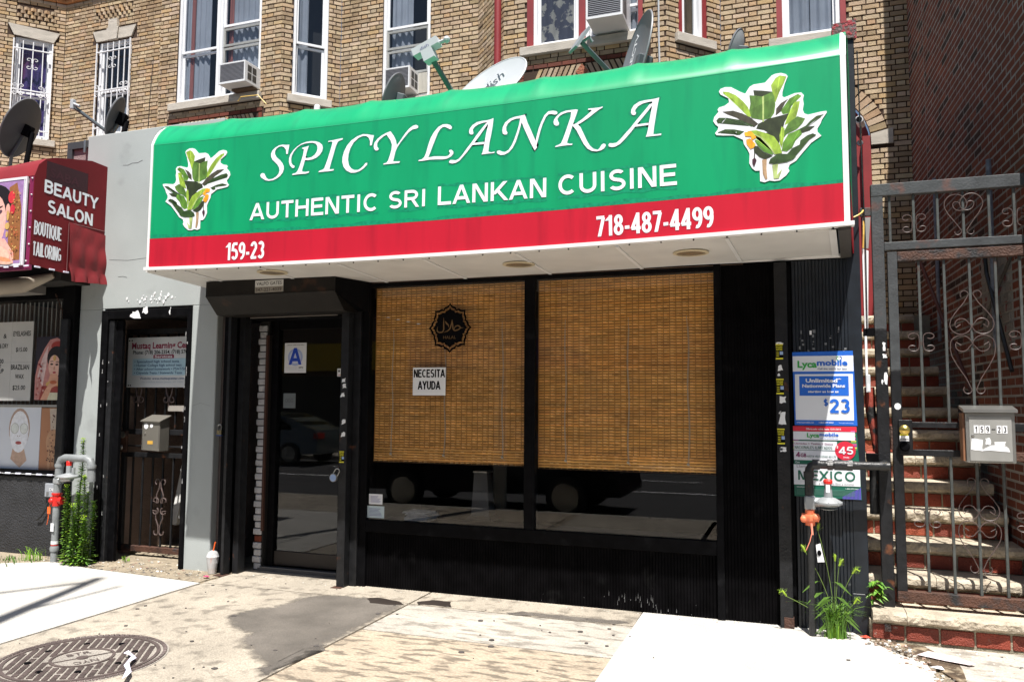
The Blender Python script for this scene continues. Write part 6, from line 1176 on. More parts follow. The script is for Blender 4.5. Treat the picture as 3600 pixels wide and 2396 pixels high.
b = MB(); b.add([(.125, -.232, .66), (.155, -.236, .672), (.18, -.236, .545), (.135, -.232, .54), (.125, -.229, .66), (.155, -.233, .672), (.18, -.233, .545), (.135, -.229, .54)], [(0, 1, 2, 3), (7, 6, 5, 4), (0, 4, 5, 1), (1, 5, 6, 2), (2, 6, 7, 3), (3, 7, 4, 0)]); b.obj('paper_tag', PAPER, gp); MB().prism([(.146+cos(i*.7)*.014, .605+sin(i*.7)*.02) for i in range(9)], -.2385, -.236).obj('tag_mark', INK, gp)
rp = thing('red_pipe', 'rusty red and black drain pipe between the black pier and the gate post', 'pipe', (.53, .1, 1.2))
b = MB(); b.tube([(.525, .06, 1.78), (.53, .06, 1.6), (.56, .05, 1.42), (.572, .05, 1.30), (.55, .05, 1.28), (.49, .05, 1.28)], .035, 12); b.obj('pipe', mat('rusty_red_pipe', (.3, .05, .03), .6, var=.3, col2=(.01, .01, .01), m2=(.45, .52), s2=9, bump=.4), rp, smooth=True)
b = MB(); b.tube([(.545, .06, 1.24), (.54, .06, .86)], .035, 12); b.obj('lower_pipe', PIPEB, rp, smooth=True)
# ---------------------------------------------------------------- gas meter piping on the left
gl = thing('gas_riser', 'grey painted gas riser with a red valve beside the tall weeds', 'gas pipe', (-7.1, -.2, .02))
b = MB(); b.tube([(-7.085, -.2, 0), (-7.085, -.2, .58)], .034, 14); b.lathe([(.042, 0), (.044, .03), (.036, .05)], (-7.085, -.2, .13), (0, 0, 1), 14); b.tube([(-7.085, -.2, .70), (-7.085, -.2, .80)], .036, 14); b.tube([(-7.075, -.2, .86), (-7.07, -.2, 1.0), (-7.05, -.2, 1.045), (-7.0, -.2, 1.065), (-6.72, -.2, 1.065), (-6.665, -.2, 1.045), (-6.645, -.2, 1.0), (-6.645, -.19, .84)], .038, 14)
b.lathe([(.044, 0), (.046, .02), (.044, .03)], (-7.071, -.2, .97), (0, 0, 1), 14); b.lathe([(.044, 0), (.046, .02), (.044, .03)], (-6.645, -.2, .97), (0, 0, 1), 14); b.obj('pipe', GPIPE, gl, smooth=True)
b = MB(); b.box(-7.12, -7.03, -.235, -.165, .80, .86, e=.01); b.lathe([(.05, 0), (.105, .015), (.112, .022), (.112, .03), (.1, .04), (.04, .055), (.026, .06), (.026, .14)], (-6.93, -.21, .855), (0, 0, 1), 22); b.tube([(-7.05, -.2, .845), (-6.9, -.2, .86)], .03, 10); b.tube([(-6.87, -.21, .9), (-6.87, -.21, .97)], .017, 8); b.obj('regulator', CAST, gl, smooth=True)
b = MB(); b.lathe([(.027, 0), (.028, .04), (.024, .045)], (-6.93, -.21, .99), (0, 0, 1), 12); b.obj('red_cap', REDM, gl)
b = MB(); b.tube([(-7.085, -.2, .58), (-7.085, -.2, .70)], .042, 10); b.tube([(-7.15, -.2, .64), (-7.01, -.2, .635)], .032, 10); b.lathe([(.04, 0), (.04, .03)], (-7.03, -.2, .636), (1, 0, 0), 10); b.lathe([(.05, 0), (.05, .02)], (-7.085, -.2, .69), (0, 0, 1), 8); b.ball((-7.12, -.23, .63), .03, 6)
b.obj('valve', REDM, gl, smooth=True); b = MB(); b.tube([(-7.14, -.22, .62), (-7.16, -.225, .54), (-7.16, -.225, .45), (-7.18, -.22, .39)], .004, 5); b.box(-7.17, -7.13, -.232, -.228, .5, .57); b.obj('seal_tag', ORG2, gl)
b = MB(); b.box(-7.1, -7.06, -.245, -.24, .33, .41); b.obj('paper_tag', PAPER, gl); MB().lathe([(.0355, 0), (.0355, .03)], (-7.085, -.2, .2), (0, 0, 1), 14).obj('tape_band', PAPER, gl); MB().lathe([(.036, 0), (.036, .008)], (-7.085, -.2, .185), (0, 0, 1), 14).obj('red_band', REDM, gl)
dep = bx('meter_box', -7.46, -7.28, -.03, -.0, .635, .775, mat('pale_grey_plastic', (.28, .3, .33), .5, bump=0), None, e=.004); tag(dep, 'small grey DEP box on the black wall below the salon window', 'box'); text('DEP', (-7.39, -.032, .70), .1, .03, PAPER, dep, bold=.01); bx('cable_gland', -7.43, -7.4, -.034, -.03, .65, .69, cm('grey', (.14, .14, .14)), dep)
b = MB(); b.tube([(-7.40, -.02, .635), (-7.42, -.03, .52), (-7.5, -.03, .42), (-7.56, -.02, .39)], .008, 6); b.obj('cable', PIPEB, dep)
# ---------------------------------------------------------------- plants
def leafquad(b, o, d, L, w, c, droop=.3):
    o = Vector(o); d = Vector(d).normalized(); s = d.cross(Vector((0, 0, 1))); s = s.normalized() if s.length > .01 else Vector((1, 0, 0))
    m = o+d*L*.5+Vector((0, 0, -L*droop*.2)); e = o+d*L+Vector((0, 0, -L*droop)); q = o+d*L*.2
    b.add([o, q+s*w*.6, m+s*w, e, m-s*w, q-s*w*.6], [(0, 1, 2, 3, 4, 5)], c)
def tallweed(x, y, h, lab, lean=(0, 0), fl=True):
    t = thing('weed_plant', lab, 'weed', (x, y, .02), 'tall weeds at the foot of the grey wall')
    path = [(x+lean[0]*(i/8)**1.5+.01*sin(i+x*9), y+lean[1]*(i/8)**1.5, .02+h*i/8) for i in range(9)]
    MB().tube(path, [.008-.0006*i for i in range(9)], 6).obj('stem', STEM, t)
    b = MB(); n = int(h*330)
    for i in range(n):
        f = i/n; k = f*8; j = min(7, int(k)); P = Vector(path[j]).lerp(Vector(path[j+1]), k-j); a = i*2.4; el = .35+f*.4
        L = (.085 if f > .12 else .11)*(1-.45*f)*random.uniform(.7, 1.15); c = random.choice([(1, 1, 1), (1.3, 1.15, .8), (.7, .8, .7), (1.5, 1.25, .6), (.6, .7, .5)])
        leafquad(b, P, (cos(a), sin(a), el+random.uniform(-.15, .15)), L, .012*random.uniform(.8, 1.2), c, random.uniform(.1, .5))
    b.obj('leaves', LEAF, t)
    if fl:
        b = MB()
        for i in range(20): P = Vector(path[-1])+Vector((random.gauss(0, .011), random.gauss(0, .014), random.uniform(-.03, .03))); b.ball(P, .005, 3, c=(3, 2.2, .6))
        b.obj('flower_head', LEAF, t)
    return t
tallweed(-6.83, -.16, 1.22, 'tallest flowering weed reaching over the grey gas pipe', (.04, -.02)); tallweed(-6.72, -.2, .86, 'bushy weed right of the tallest one with a yellow tip', (.0, 0)); tallweed(-6.87, -.24, .76, 'leafy weed touching the red valve', (-.03, -.02)); tallweed(-6.66, -.24, .46, 'short weed nearest the doorway frame', (.02, -.02)); tallweed(-6.76, -.26, .58, 'low weed between the two tall stems', (.0, -.03))
tallweed(-6.77, -.21, .7, 'dense leafy weed stem in the middle of the clump', (-.02, .0), False); tallweed(-6.70, -.14, .62, 'weed leaning on the black doorway frame', (.05, .0), False); tallweed(-6.84, -.2, .5, 'low leafy stem beside the grey riser', (-.02, 0), False)
tallweed(-6.8, -.12, .7, 'weed pressed against the grey wall behind the others', (.02, .02), False)
def grassclump(x, y, n, h, lab, seeds=(), spread=.06, c=((1, 1, 1), (1.4, 1.3, .8), (.7, .8, .6))):
    t = thing('grass_clump', lab, 'grass', (x, y, .02)); b = MB()
    for i in range(n):
        a = random.random()*6.28; ln = random.uniform(.4, 1)*h; out = random.uniform(.15, .75)*ln; o = Vector((x+random.gauss(0, spread*.5), y+random.gauss(0, spread*.35), .02)); w = random.uniform(.003, .0065); s = Vector((-sin(a), cos(a), 0))*w; cc = random.choice(c); vs = []
        for k in range(6):
            f = k/5; P = o+Vector((cos(a), sin(a)*.6, 0))*out*f*f+Vector((0, 0, ln*(1.5*f-.75*f*f*(1+out)))); ww = (1-f)**.7; vs += [P-s*ww, P+s*ww]
        b.add(vs, [(2*k, 2*k+1, 2*k+3, 2*k+2) for k in range(5)], cc)
    b.obj('blades', LEAF, t)['kind'] = 'stuff'
    for ex, ey, ez, dx in seeds:
        path = [(x+(ex-x)*f**1.6, y+(ey-y)*f, .02+(ez-.02)*(f**.8)) for f in [i/7 for i in range(8)]]; MB().tube(path, .0022, 5).obj('seed_stalk', STEM, t)
        P = Vector(path[-1]); b = MB(); 
        b.tube([P, P+Vector((dx*.5, 0, .035)), P+Vector((dx, 0, .05 if abs(dx) < .04 else .02))], [.006, .0085, .003], 8, c=(2.2, 1.6, .9))
        for i in range(40): Q = P+Vector((dx*random.random(), 0, .045*random.random())); b.tube([Q, Q+Vector((random.gauss(0, .008), random.gauss(0, .008), .012))], .0006, 3, c=(2.2, 1.8, 1.))
        b.obj('seed_head', LEAF, t)
        for q in range(2):
            f = random.uniform(.25, .6); i = int(f*7); b = MB(); leafquad(b, path[i], (random.choice([-1, 1]), -.2, .5), .16, .005, (1, 1, 1), .9); b.obj('stalk_leaf', LEAF, t)
    return t
grassclump(.24, -.2, 190, .40, 'clump of foxtail grass with seed heads at the foot of the black pier', [(.055, -.2, .60, -.03), (.25, -.2, .55, 0), (.275, -.21, .52, .03), (.36, -.2, .47, .05), (-.08, -.2, .28, -.05), (.365, -.22, .27, .04), (.14, -.21, .76, .01)])
grassclump(-7.35, -.22, 40, .2, 'small tuft of grass on the pavement left of the grey gas riser', spread=.12, c=((1.6, 1.5, .8), (1.2, 1.2, .8)))
grassclump(-7.62, -.4, 90, .07, 'patch of low clover like weeds at the left pavement edge', spread=.3, c=((.7, .8, .7), (.5, .6, .5)))
grassclump(-6.45, .1, 16, .08, 'tiny tuft of grass at the foot of the rusty iron gate', spread=.06, c=((1.6, 1.5, .8),))
t = thing('weed_plant', 'broad leaved weed sprouting between the black pier and the gate post', 'weed', (.52, -.02, .25)); b = MB()
for i in range(34): a = random.random()*6.28; leafquad(b, (.525+random.gauss(0, .015), -.06+random.gauss(0, .015), .27+random.random()*.13), (cos(a), sin(a)*.7-.3, .3), .07, .014, random.choice([(1, 1.1, 1), (1.3, 1.3, .9), (.6, .8, .6)]), .6)
b.obj('leaves', LEAF, t)
# ---------------------------------------------------------------- cup, litter, manhole
cup = thing('iced_coffee_cup', 'clear plastic iced coffee cup with an orange straw at the foot of the grey pier', 'cup', (-5.24, -.04, .02))
PLA = bpy.data.materials.new('clear_plastic'); PLA.use_nodes = True; p = PLA.node_tree.nodes['Principled BSDF']; p.inputs['Base Color'].default_value = (.85, .87, .88, 1); p.inputs['Roughness'].default_value = .12; p.inputs['Alpha'].default_value = .38
b = MB(); b.lathe([(.0384, .0000), (.0563, .1472), (.0589, .1510), (.0589, .1562), (.0538, .1574), (.0550, .1472), (.0371, .0026)], (-5.24, -.06, .022), (0, 0, 1), 22); b.obj('cup_wall', PLA, cup, smooth=True)
b = MB(); b.lathe([(.0589, .1562), (.0538, .1728), (.0410, .1984), (.0154, .2138), (.0051, .2150)], (-5.24, -.06, .022), (0, 0, 1), 22); b.obj('dome_lid', PLA, cup, smooth=True)
b = MB(); b.lathe([(.0358, .0026), (.0410, .0448), (.0013, .0461)], (-5.24, -.06, .022), (0, 0, 1), 20); b.obj('coffee', cm('coffee', (.45, .2, .05), .2), cup); b = MB(); b.lathe([(.0422, .0486), (.0480, .0960), (.0013, .0973)], (-5.24, -.06, .022), (0, 0, 1), 20); b.obj('ice', mat('ice', (.6, .58, .58), .5, bump=.5, bs=80), cup)
b = MB(); b.tube([(-5.255, -.07, .11), (-5.21, -.065, .315)], .006, 8); b.obj('straw', ORG2, cup)
b = MB(); b.lathe([(.0384, .0013), (.0384, .0038)], (-5.24, -.04, .02), (0, 0, 1), 12); 
def scrap(pts, z, m, lab, nm='paper_scrap', cat='litter'):
    b = MB(); n = len(pts); zs = [z+random.uniform(0, .012) for _ in pts]; v = [(x, y, q) for (x, y), q in zip(pts, zs)]; v2 = [(x, y, q-.0015) for x, y, q in v]
    cx = sum(p[0] for p in v)/n; cy = sum(p[1] for p in v)/n; v = v+[(cx, cy, z+.018)]+v2+[(cx, cy, z+.0165)]
    b.add(v, [(i, (i+1) % n, n) for i in range(n)]+[(n+1+(i+1) % n, n+1+i, 2*n+1) for i in range(n)]+[(i, n+1+i, n+1+(i+1) % n, (i+1) % n) for i in range(n)]); return tag(b.obj(nm, m), lab, cat)
scrap([(.72, -.44), (.8, -.36), (.95, -.43), (1.04, -.55), (1.0, -.58), (.88, -.52)], .03, mat('crumpled_paper', (.6, .52, .52), .7, bump=.6, bs=30), 'crumpled pale receipt lying by the brick steps')
scrap([(.76, -.68), (.83, -.66), (.84, -.71), (.78, -.72)], .026, PAPER, 'small white and green wrapper near the crumpled receipt')
scrap([(-5.18, -.25), (-5.14, -.22), (-5.11, -.25), (-5.15, -.28)], .03, cm('pink_scrap', (.8, .05, .15)), 'bright pink scrap beside the left gate rail foot')
scrap([(.40, -.14), (.46, -.12), (.47, -.16), (.43, -.18)], .03, cm('red_scrap', (.6, .07, .04)), 'red scrap of plastic at the corner of the steps')
b = MB(); P = D['RIBBON']; vs = []
for i, (x, y) in enumerate(P): dx, dy = (.014, .006); vs += [(x-dx, y-dy, .05+.015*(i % 2)), (x+dx, y+dy, .052+.015*((i+1) % 2))]
b.add(vs, [(2*i, 2*i+1, 2*i+3, 2*i+2) for i in range(len(P)-1)]); tag(b.obj('paper_strip', mat('lilac_strip', (.66, .64, .78), .5, bump=0)), 'crinkled white paper strip lying on the manhole cover', 'litter')
mh = thing('manhole_cover', 'round cast iron manhole cover with a basket weave tread set in the pavement', 'manhole cover', (-4.28, -2.38, .02))
MHX, MHY, MR = -4.28, -2.38, .475
CI = mat('cast_iron', (.11, .085, .078), .55, metal=.2, var=.25, vs=12, bump=.3, bs=60); GR = mat('packed_grit', (.34, .31, .27), .95, bump=1., bs=90, var=.2, fine=.3)
b = MB(); b.lathe([(MR+.03, -.01), (MR+.03, .006), (.001, .0065)], (MHX, MHY, .018), (0, 0, 1), 64); b.obj('base', GR, mh)
b = MB(); N_ = 64
for r0, r1, z in ((MR-.045, MR-.022, .031), (.17, .188, .031)):
    b.add([(MHX+cos(2*pi*i/N_)*r, MHY+sin(2*pi*i/N_)*r, zz) for i in range(N_) for r, zz in ((r0, .02), (r0, z), (r1, z), (r1, .02))], [(4*i+j, 4*((i+1) % N_)+j, 4*((i+1) % N_)+j+1, 4*i+j+1) for i in range(N_) for j in range(3)])
b.obj('ring', CI, mh)
tm = MB().box(-.012, .012, -.016, .016, 0, .011, e=.003).mesh('rim_lug', CI)
for i in range(84):
    a = 2*pi*i/84; o = put('rim_lug', tm, mh); o.matrix_parent_inverse = Matrix.Identity(4); o.location = (cos(a)*(MR+.006), sin(a)*(MR+.006), .001); o.rotation_euler = (0, 0, a)
b = MB(); ca, sa = cos(RD(33)), sin(RD(33)); TR = lambda x, y, z: (MHX+x*ca-y*sa, MHY+x*sa+y*ca, z); b.T = TR
gx = .048
for i in range(-10, 11):
    for j in range(-18, 19):
        x, y = i*gx, j*.0245+(.012 if i % 2 else 0); r = hypot(x, y)
        if .20 < r < MR-.062 and not (abs(r-.3) < .012 and (i*7+j) % 5 == 0): b.box(x-.016, x+.016, y-.0075, y+.0075, .022, .031)
o = b.obj('tread_lugs', CI, mh); o['kind'] = 'stuff'
for a in range(0, 360, 45):
    MB(TR).lathe([(.02, 0), (.02, .006)], (cos(RD(a+10))*.3, sin(RD(a+10))*.3, .0265), (0, 0, 1), 10).obj('vent_hole', INK, mh)
b = MB(); b.lathe([(.035, 0), (.035, .006), (.001, .0065)], (MHX, MHY, .024), (0, 0, 1), 14); b.obj('pick_hub', CI, mh)
c_, s_ = cos(RD(60)), sin(RD(60)); b = MB(); b.hexa([(MHX-c_*.165-.005, MHY-s_*.165, .02), (MHX-c_*.165+.005, MHY-s_*.165, .02), (MHX+c_*.165+.005, MHY+s_*.165, .02), (MHX+c_*.165-.005, MHY+s_*.165, .02), (MHX-c_*.165-.005, MHY-s_*.165, .029), (MHX-c_*.165+.005, MHY-s_*.165, .029), (MHX+c_*.165+.005, MHY+s_*.165, .029), (MHX+c_*.165-.005, MHY+s_*.165, .029)]); b.obj('divider', CI, mh)
for s, a, r in (('BTR', 150, .12), ('NYC', -30, .12)):
    u = Vector((cos(RD(a-90)), sin(RD(a-90)), 0)); v = Vector((cos(RD(a)), sin(RD(a)), 0)); P = Vector((MHX, MHY, .0255))+v*(.07)-u*.07; text(s, P, .14, .055, CI, mh, u, v, .01, th=.002)
# ---------------------------------------------------------------- salon on the left
sal = thing('beauty_salon', 'black framed beauty salon front with a dark lower wall left of the grey wall', 'shop front', (-7.8, 0, 0))
BW = mat('black_stucco', (.022, .023, .026), .7, var=.3, vs=4, bump=.8, bs=50)
bx('lower_wall', -9.9, -7.11, .0, .2, 0, .83, BW, sal, e=.004); bx('frame_post', -7.30, -7.13, -.06, .1, .03, 2.9, BLK, sal, e=.005); bx('guard_rail', -7.27, -7.17, -.10, -.06, .95, 2.5, WORN, sal, e=.004)
bx('transom', -9.9, -7.30, -.03, .08, 2.73, 2.95, BLK, sal, e=.003); bx('sill', -9.9, -7.30, -.02, .08, .83, .905, BLK, sal, e=.003); bx('mid_rail', -9.9, -7.30, .02, .06, 1.575, 1.60, MGREY, sal, e=.002)
bx('roll_box', -9.9, -7.0, -.35, .0, 2.86, 3.1, DARK, sal, 0); bx('grey_soffit', -9.9, -7.5, -.36, -.1, 2.77, 2.86, mat('dusty_grey', (.18, .17, .16), .7, var=.3), sal)
bx('pane', -9.9, -7.30, .06, .066, .905, 2.73, GLASS, sal, 0); bx('wall_above', -9.9, -7.12, .05, .3, 2.95, 4.1, BROWN, sal, 0)
bx('room_back', -9.9, -7.1, 2.2, 2.3, 0, 3, mat('salon_wall', (.08, .075, .07), .8), sal); bx('room_side', -7.2, -7.12, .22, 2.3, 0, 3, mat('salon_wall2', (.2, .2, .19), .8), sal); bx('room_ceiling', -9.9, -7.1, .2, 2.3, 2.95, 3, DARK, sal)
bx('ceiling_light', -8.2, -7.4, .8, 1.0, 2.4, 2.43, mat('tube_light', (.9, .9, .9), emit=(1, .98, .93, 2.)), sal, 0); bx('ceiling_light', -8.2, -7.35, .8, 1.4, 2.05, 2.1, mat('white_shelf', (.7, .7, .7), emit=(1, 1, 1, .02)), sal, 0)
for i in range(22): x = -7.36-i*.066; bx('window_bar', x-.004, x+.004, .14, .15, 1.6, 2.73, MGREY, sal, 0)
for s, x, z, w in (('ARMS UNDERARMS', -8.3, 2.57, .85), ('WITH EYEBROWS', -8.25, 2.44, .85), ('THREADING', -8.3, 2.22, .75)): text(s, (x+w, .9, z), w, .07, cm('dark_red_brown', (.1, .03, .03)), sal, u=Vector((-1, 0, 0)), bold=.02)
bx('banner', -8.4, -7.35, .92, .93, 2.4, 2.7, mat('dim_banner', (.12, .105, .09), .7), sal, 0)
pl = bx('price_list', -8.6, -7.835, .048, .052, 1.64, 2.51, cm('dim_white', (.5, .5, .48)), None, 0); tag(pl, 'white price list sheet in the salon window', 'price list')
def ptext(s, x, z, w, h): text(s, (x, .0475, z), w, h, INK, pl, bold=.008)
ptext('EYELASHES', -8.13, 2.35, .26, .055); ptext('$15.00', -8.08, 2.17, .17, .055); ptext('BRAZILIAN', -8.14, 1.98, .27, .055); ptext('WAX', -8.07, 1.88, .13, .05); ptext('$25.00', -8.1, 1.75, .19, .058); ptext('& DRY', -8.33, 2.22, .13, .05); ptext('&', -8.28, 2.33, .05, .05); ptext('00', -8.32, 2.05, .06, .05); ptext('UP', -8.32, 1.94, .07, .05); ptext('T', -8.32, 2.0, .03, .04)
bx('fold_line', -8.15, -8.147, .0475, .048, 1.64, 2.51, cm('fold_grey', (.33, .33, .32)), pl, 0); bx('fold_line', -8.6, -7.835, .0475, .048, 2.06, 2.063, cm('fold_grey', (.33, .33, .32)), pl, 0)
def ell(cx, cz, rx, rz, n=20, a0=0, a1=360, rot=0): return [(cx+cos(RD(a0+(a1-a0)*i/n))*rx*cos(rot)-sin(RD(a0+(a1-a0)*i/n))*rz*sin(rot), cz+cos(RD(a0+(a1-a0)*i/n))*rx*sin(rot)+sin(RD(a0+(a1-a0)*i/n))*rz*cos(rot)) for i in range(n)]
PM = mat('poster_print', (1, 1, 1), .4, tint=True, var=.12, vs=25, bump=0)
def layered(parent, y, shapes, T=None, nm='print'):
    b = MB(T)
    for i, (c, p) in enumerate(shapes): b.add([(x, y-.0003*(i+1), z) for x, z in p], [tuple(range(len(p)))], c)
    return b.obj(nm, PM, parent)
SKIN, SKIN2, HAIR, VEIL, RED_, GOLD_ = (.62, .33, .22), (.72, .45, .36), (.015, .01, .01), (.5, .22, .2), (.35, .04, .03), (.6, .38, .12)
br = bx('bride_poster', -7.78, -7.315, .048, .052, 1.645, 2.335, cm('poster_black', (.015, .01, .02)), None, 0); tag(br, 'poster of a bride in a red veil on the salon glass', 'poster')
cx, cz = -7.50, 2.0
layered(br, .0478, [(VEIL, [(-7.77, 1.65), (-7.775, 1.9), (-7.74, 2.06), (-7.66, 2.2), (-7.58, 2.3), (-7.48, 2.32), (-7.36, 2.27), (-7.33, 2.1), (-7.33, 1.65)]), ((.66, .5, .48), [(-7.74, 1.9), (-7.68, 2.1), (-7.6, 2.24), (-7.62, 2.0), (-7.66, 1.8)]), (RED_, ell(-7.46, 2.23, .1, .055)), (HAIR, ell(cx+.02, cz+.1, .13, .13)), (HAIR, ell(cx+.1, cz, .07, .12)), (SKIN2, ell(cx, cz+.01, .085, .125, rot=.1)), (SKIN, [(cx-.05, 1.93), (cx+.05, 1.93), (cx+.07, 1.8), (cx-.1, 1.8)]),
    (HAIR, ell(cx-.04, cz+.035, .022, .01)), (HAIR, ell(cx+.035, cz+.03, .022, .01)), (HAIR, ell(cx-.04, cz+.065, .026, .004)), (HAIR, ell(cx+.04, cz+.06, .026, .004)), ((.5, .25, .17), ell(cx+.0, cz-.01, .01, .022)), ((.45, .06, .07), ell(cx+.005, cz-.055, .024, .011)), (GOLD_, ell(cx, cz+.1, .02, .03)), (GOLD_, ell(cx-.01, 1.82, .1, .035)), ((.3, .05, .04), [(-7.70, 1.65), (-7.66, 1.8), (-7.36, 1.8), (-7.33, 1.65)]), ((.6, .58, .42), [(-7.6, 1.65), (-7.56, 1.73), (-7.42, 1.73), (-7.4, 1.65)]), (SKIN, [(-7.68, 1.65), (-7.62, 1.75), (-7.54, 1.85), (-7.44, 1.86), (-7.44, 1.81), (-7.52, 1.78), (-7.58, 1.65)]), ((.45, .12, .05), ell(-7.5, 1.84, .05, .02))]+[((.55, .3, .27) if i % 2 else (.3, .03, .03), ell(-7.74+random.random()*.1, 1.68+random.random()*.4, .012, .012, 8)) for i in range(20)])
mk = bx('face_mask_poster', -8.5, -7.645, .035, .04, .905, 1.572, cm('poster_grey_white', (.62, .66, .72)), None, 0); tag(mk, 'poster of a white masked face with cucumber slices over the eyes', 'poster')
fx, fz = -7.95, 1.28
layered(mk, .0348, [((.42, .3, .24), ell(fx, fz+.06, .155, .22)), ((.78, .8, .84), ell(fx, fz+.03, .14, .22)), ((.5, .35, .27), [(fx-.085, fz-.16), (fx+.085, fz-.16), (fx+.13, fz-.28), (fx+.03, fz-.36), (fx-.11, fz-.27)]), ((.76, .79, .84), ell(fx, fz-.02, .125, .18)), ((.32, .32, .28), ell(fx-.065, fz+.06, .058, .058)), ((.7, .74, .72), ell(fx-.065, fz+.06, .053, .053)), ((.32, .32, .28), ell(fx+.07, fz+.06, .058, .058)), ((.7, .74, .72), ell(fx+.07, fz+.06, .053, .053)), ((.4, .1, .1), ell(fx, fz-.095, .045, .018)), ((.28, .05, .06), ell(fx, fz-.095, .04, .004)), ((.2, .12, .1), ell(fx-.016, fz-.02, .007, .005, 8)), ((.2, .12, .1), ell(fx+.016, fz-.02, .007, .005, 8))])
hn = bx('henna_poster', -7.64, -7.305, .035, .04, .905, 1.565, cm('skin_brown', (.4, .19, .1)), None, 0); tag(hn, 'poster of henna painted hands beside the masked face poster', 'poster')
hs = [((.5, .42, .34), [(-7.52, 1.56), (-7.40, 1.56), (-7.42, 1.2), (-7.48, 1.2)])]+[((.46, .27, .16), ell(-7.5+.055*i, 1.02+.04*(1-abs(i-1.5)/1.5), .022, .11)) for i in range(4)]+[((.46, .27, .16), ell(-7.45, 1.2, .1, .14)), ((.42, .2, .1), [(-7.42, 1.56), (-7.35, 1.56), (-7.36, 1.32), (-7.42, 1.2)])]
for i in range(60): a, r = random.uniform(-7.53, -7.35), random.uniform(1.0, 1.5); hs.append(((.08, .03, .025), ell(a, r, random.uniform(.004, .012), random.uniform(.003, .012), 7)))
layered(hn, .0348, hs)
ld = thing('led_strip', 'string of white led modules under the salon window', 'light strip', (-7.8, -.03, .87))
for i in range(8): x = -8.5+i*.152; o = bx('led_module', x, x+.075, -.035, -.022, .856, .872, cm('led_white', (.75, .75, .9)), ld, e=.002)
b = MB(); b.tube([(-8.6, -.028, .862), (-7.28, -.028, .862)], .002, 4); b.obj('wire', PAPER, ld)
b = MB()
for i in range(9): a = i*.045; b.tube([(-7.42+a*.6, -.05, 2.78-a*1.1), (-7.40+a*.6, -.05, 2.75-a*1.1)], .008, 5)
tag(b.obj('chain', RUST), 'rusty chain hanging at the top of the salon frame', 'chain')
nbr = thing('neighbour_shop', 'closed brown fronted shop beyond the beauty salon at the far left', 'building', (-14, .2, 0))
bx('wall', -19.5, -9.91, .0, 4.0, 0, 4.1, BROWN, nbr, 0); bx('shutter', -18.8, -10.6, -.04, -.0, .1, 2.6, MGREY, nbr, 0)
for i in range(16): bx('shutter_rib', -18.8, -10.6, -.055, -.04, .15+i*.155, .2+i*.155, MGREY, nbr, 0)
# maroon awning
ra = thing('salon_awning', 'maroon fabric awning of the beauty salon with white side lettering', 'awning', (-7.5, -.4, 2.9))
AXR = -6.83
side = [(0.03, 4.12), (-.2, 4.13), (-.62, 4.04), (-.72, 4.0), (-.8, 3.92), (-.84, 3.8), (-.845, 3.6), (-.85, 2.94), (-.44, 2.91), (-.44, 2.92), (.03, 3.3)]
b = MB(); b.add([(AXR, y, z) for y, z in side]+[(AXR-.006, y, z) for y, z in side], [tuple(range(len(side))), tuple(range(2*len(side)-1, len(side)-1, -1))]+[(i, (i+1) % len(side), len(side)+(i+1) % len(side), len(side)+i) for i in range(len(side))]); b.obj('side_panel', SALONR, ra)
# drape
b = MB(); nu, nv = 18, 14; vs = []
for i in range(nu+1):
    u = i/nu; y = -.44+.46*u
    for j in range(nv+1):
        v = j/nv; zt = 3.43-.05*u; zb = 2.83+.03*u; z = zt+(zb-zt)*v
        fold = .018*sin(u*9+v*5)*(.3+v)+.02*sin((u*1.2-v)*8)*v; vs.append((AXR+.010+abs(fold)+.02*v, y, z))
b.add(vs, [(i*(nv+1)+j, (i+1)*(nv+1)+j, (i+1)*(nv+1)+j+1, i*(nv+1)+j+1) for i in range(nu) for j in range(nv)])
b.obj('loose_drape', mat('maroon_drape', (.19, .009, .014), .55, var=.15, vs=2, bump=.1, bs=14), ra, smooth=True)
b = MB(); vs = []
fr = [(-.62, 4.04), (-.72, 4.0), (-.8, 3.92), (-.84, 3.8)]
fp = [(0.03, 4.12), (-.2, 4.12), (-.45, 4.07)]+fr
for x in (AXR, AXR-.05, -7.4, -8.2, -9.9):
    for y, z in fp: vs.append((x, y, z-(.03 if x == -7.4 else 0)))
k = len(fp); b.add(vs, [(i*k+j, (i+1)*k+j, (i+1)*k+j+1, i*k+j+1) for i in range(4) for j in range(k-1)]); b.obj('roof_fabric', mat('maroon_top', (.2, .01, .014), .55, var=.15, bump=.1, bs=14), ra, smooth=True)
bx('front_frame', -6.885, AXR-.005, -.85, -.83, 2.925, 3.79, MAGEN, ra, e=.003); bx('lower_edge', -9.9, AXR, -.85, -.82, 2.885, 2.935, MAGEN, ra, e=.003)
MB().box(AXR, AXR+.0015, -.72, -.24, 3.78, 3.98).obj('cover_patch', MAROON2, ra); text('SABA', (AXR+.0018, -.68, 3.83), .34, .09, cm('faint_maroon', (.05, .004, .012)), ra, u=Vector((0, 1, -.06)).normalized(), bold=.02)
UY = Vector((0, 1, -.045)).normalized()
for s, y, z, w, h in (('BEAUTY', -.735, 3.665, .63, .125), ('SALON', -.69, 3.475, .53, .125)): grot(s, (AXR+.002, y, z), w, h, WHT, ra, UY, FZ, t=.2, gap=.07)
for s, y, z, w, h in (('BOUTIQUE', -.82, 3.23, .30, .14), ('TAILORING', -.825, 3.03, .31, .135)): grot(s, (AXR+.002, y, z), w, h, WHT, ra, UY, FZ, t=.11, gap=.09)
b = MB()
for y0, y1, z0, z1 in ((-.44, .0, 3.425, 3.431), (-.443, -.437, 2.93, 3.42)): b.box(AXR+.001, AXR+.003, y0, y1, z0, z1, c=(1, 1, 1))
b.obj('stitching', cm('stitch', (.3, .15, .15)), ra)
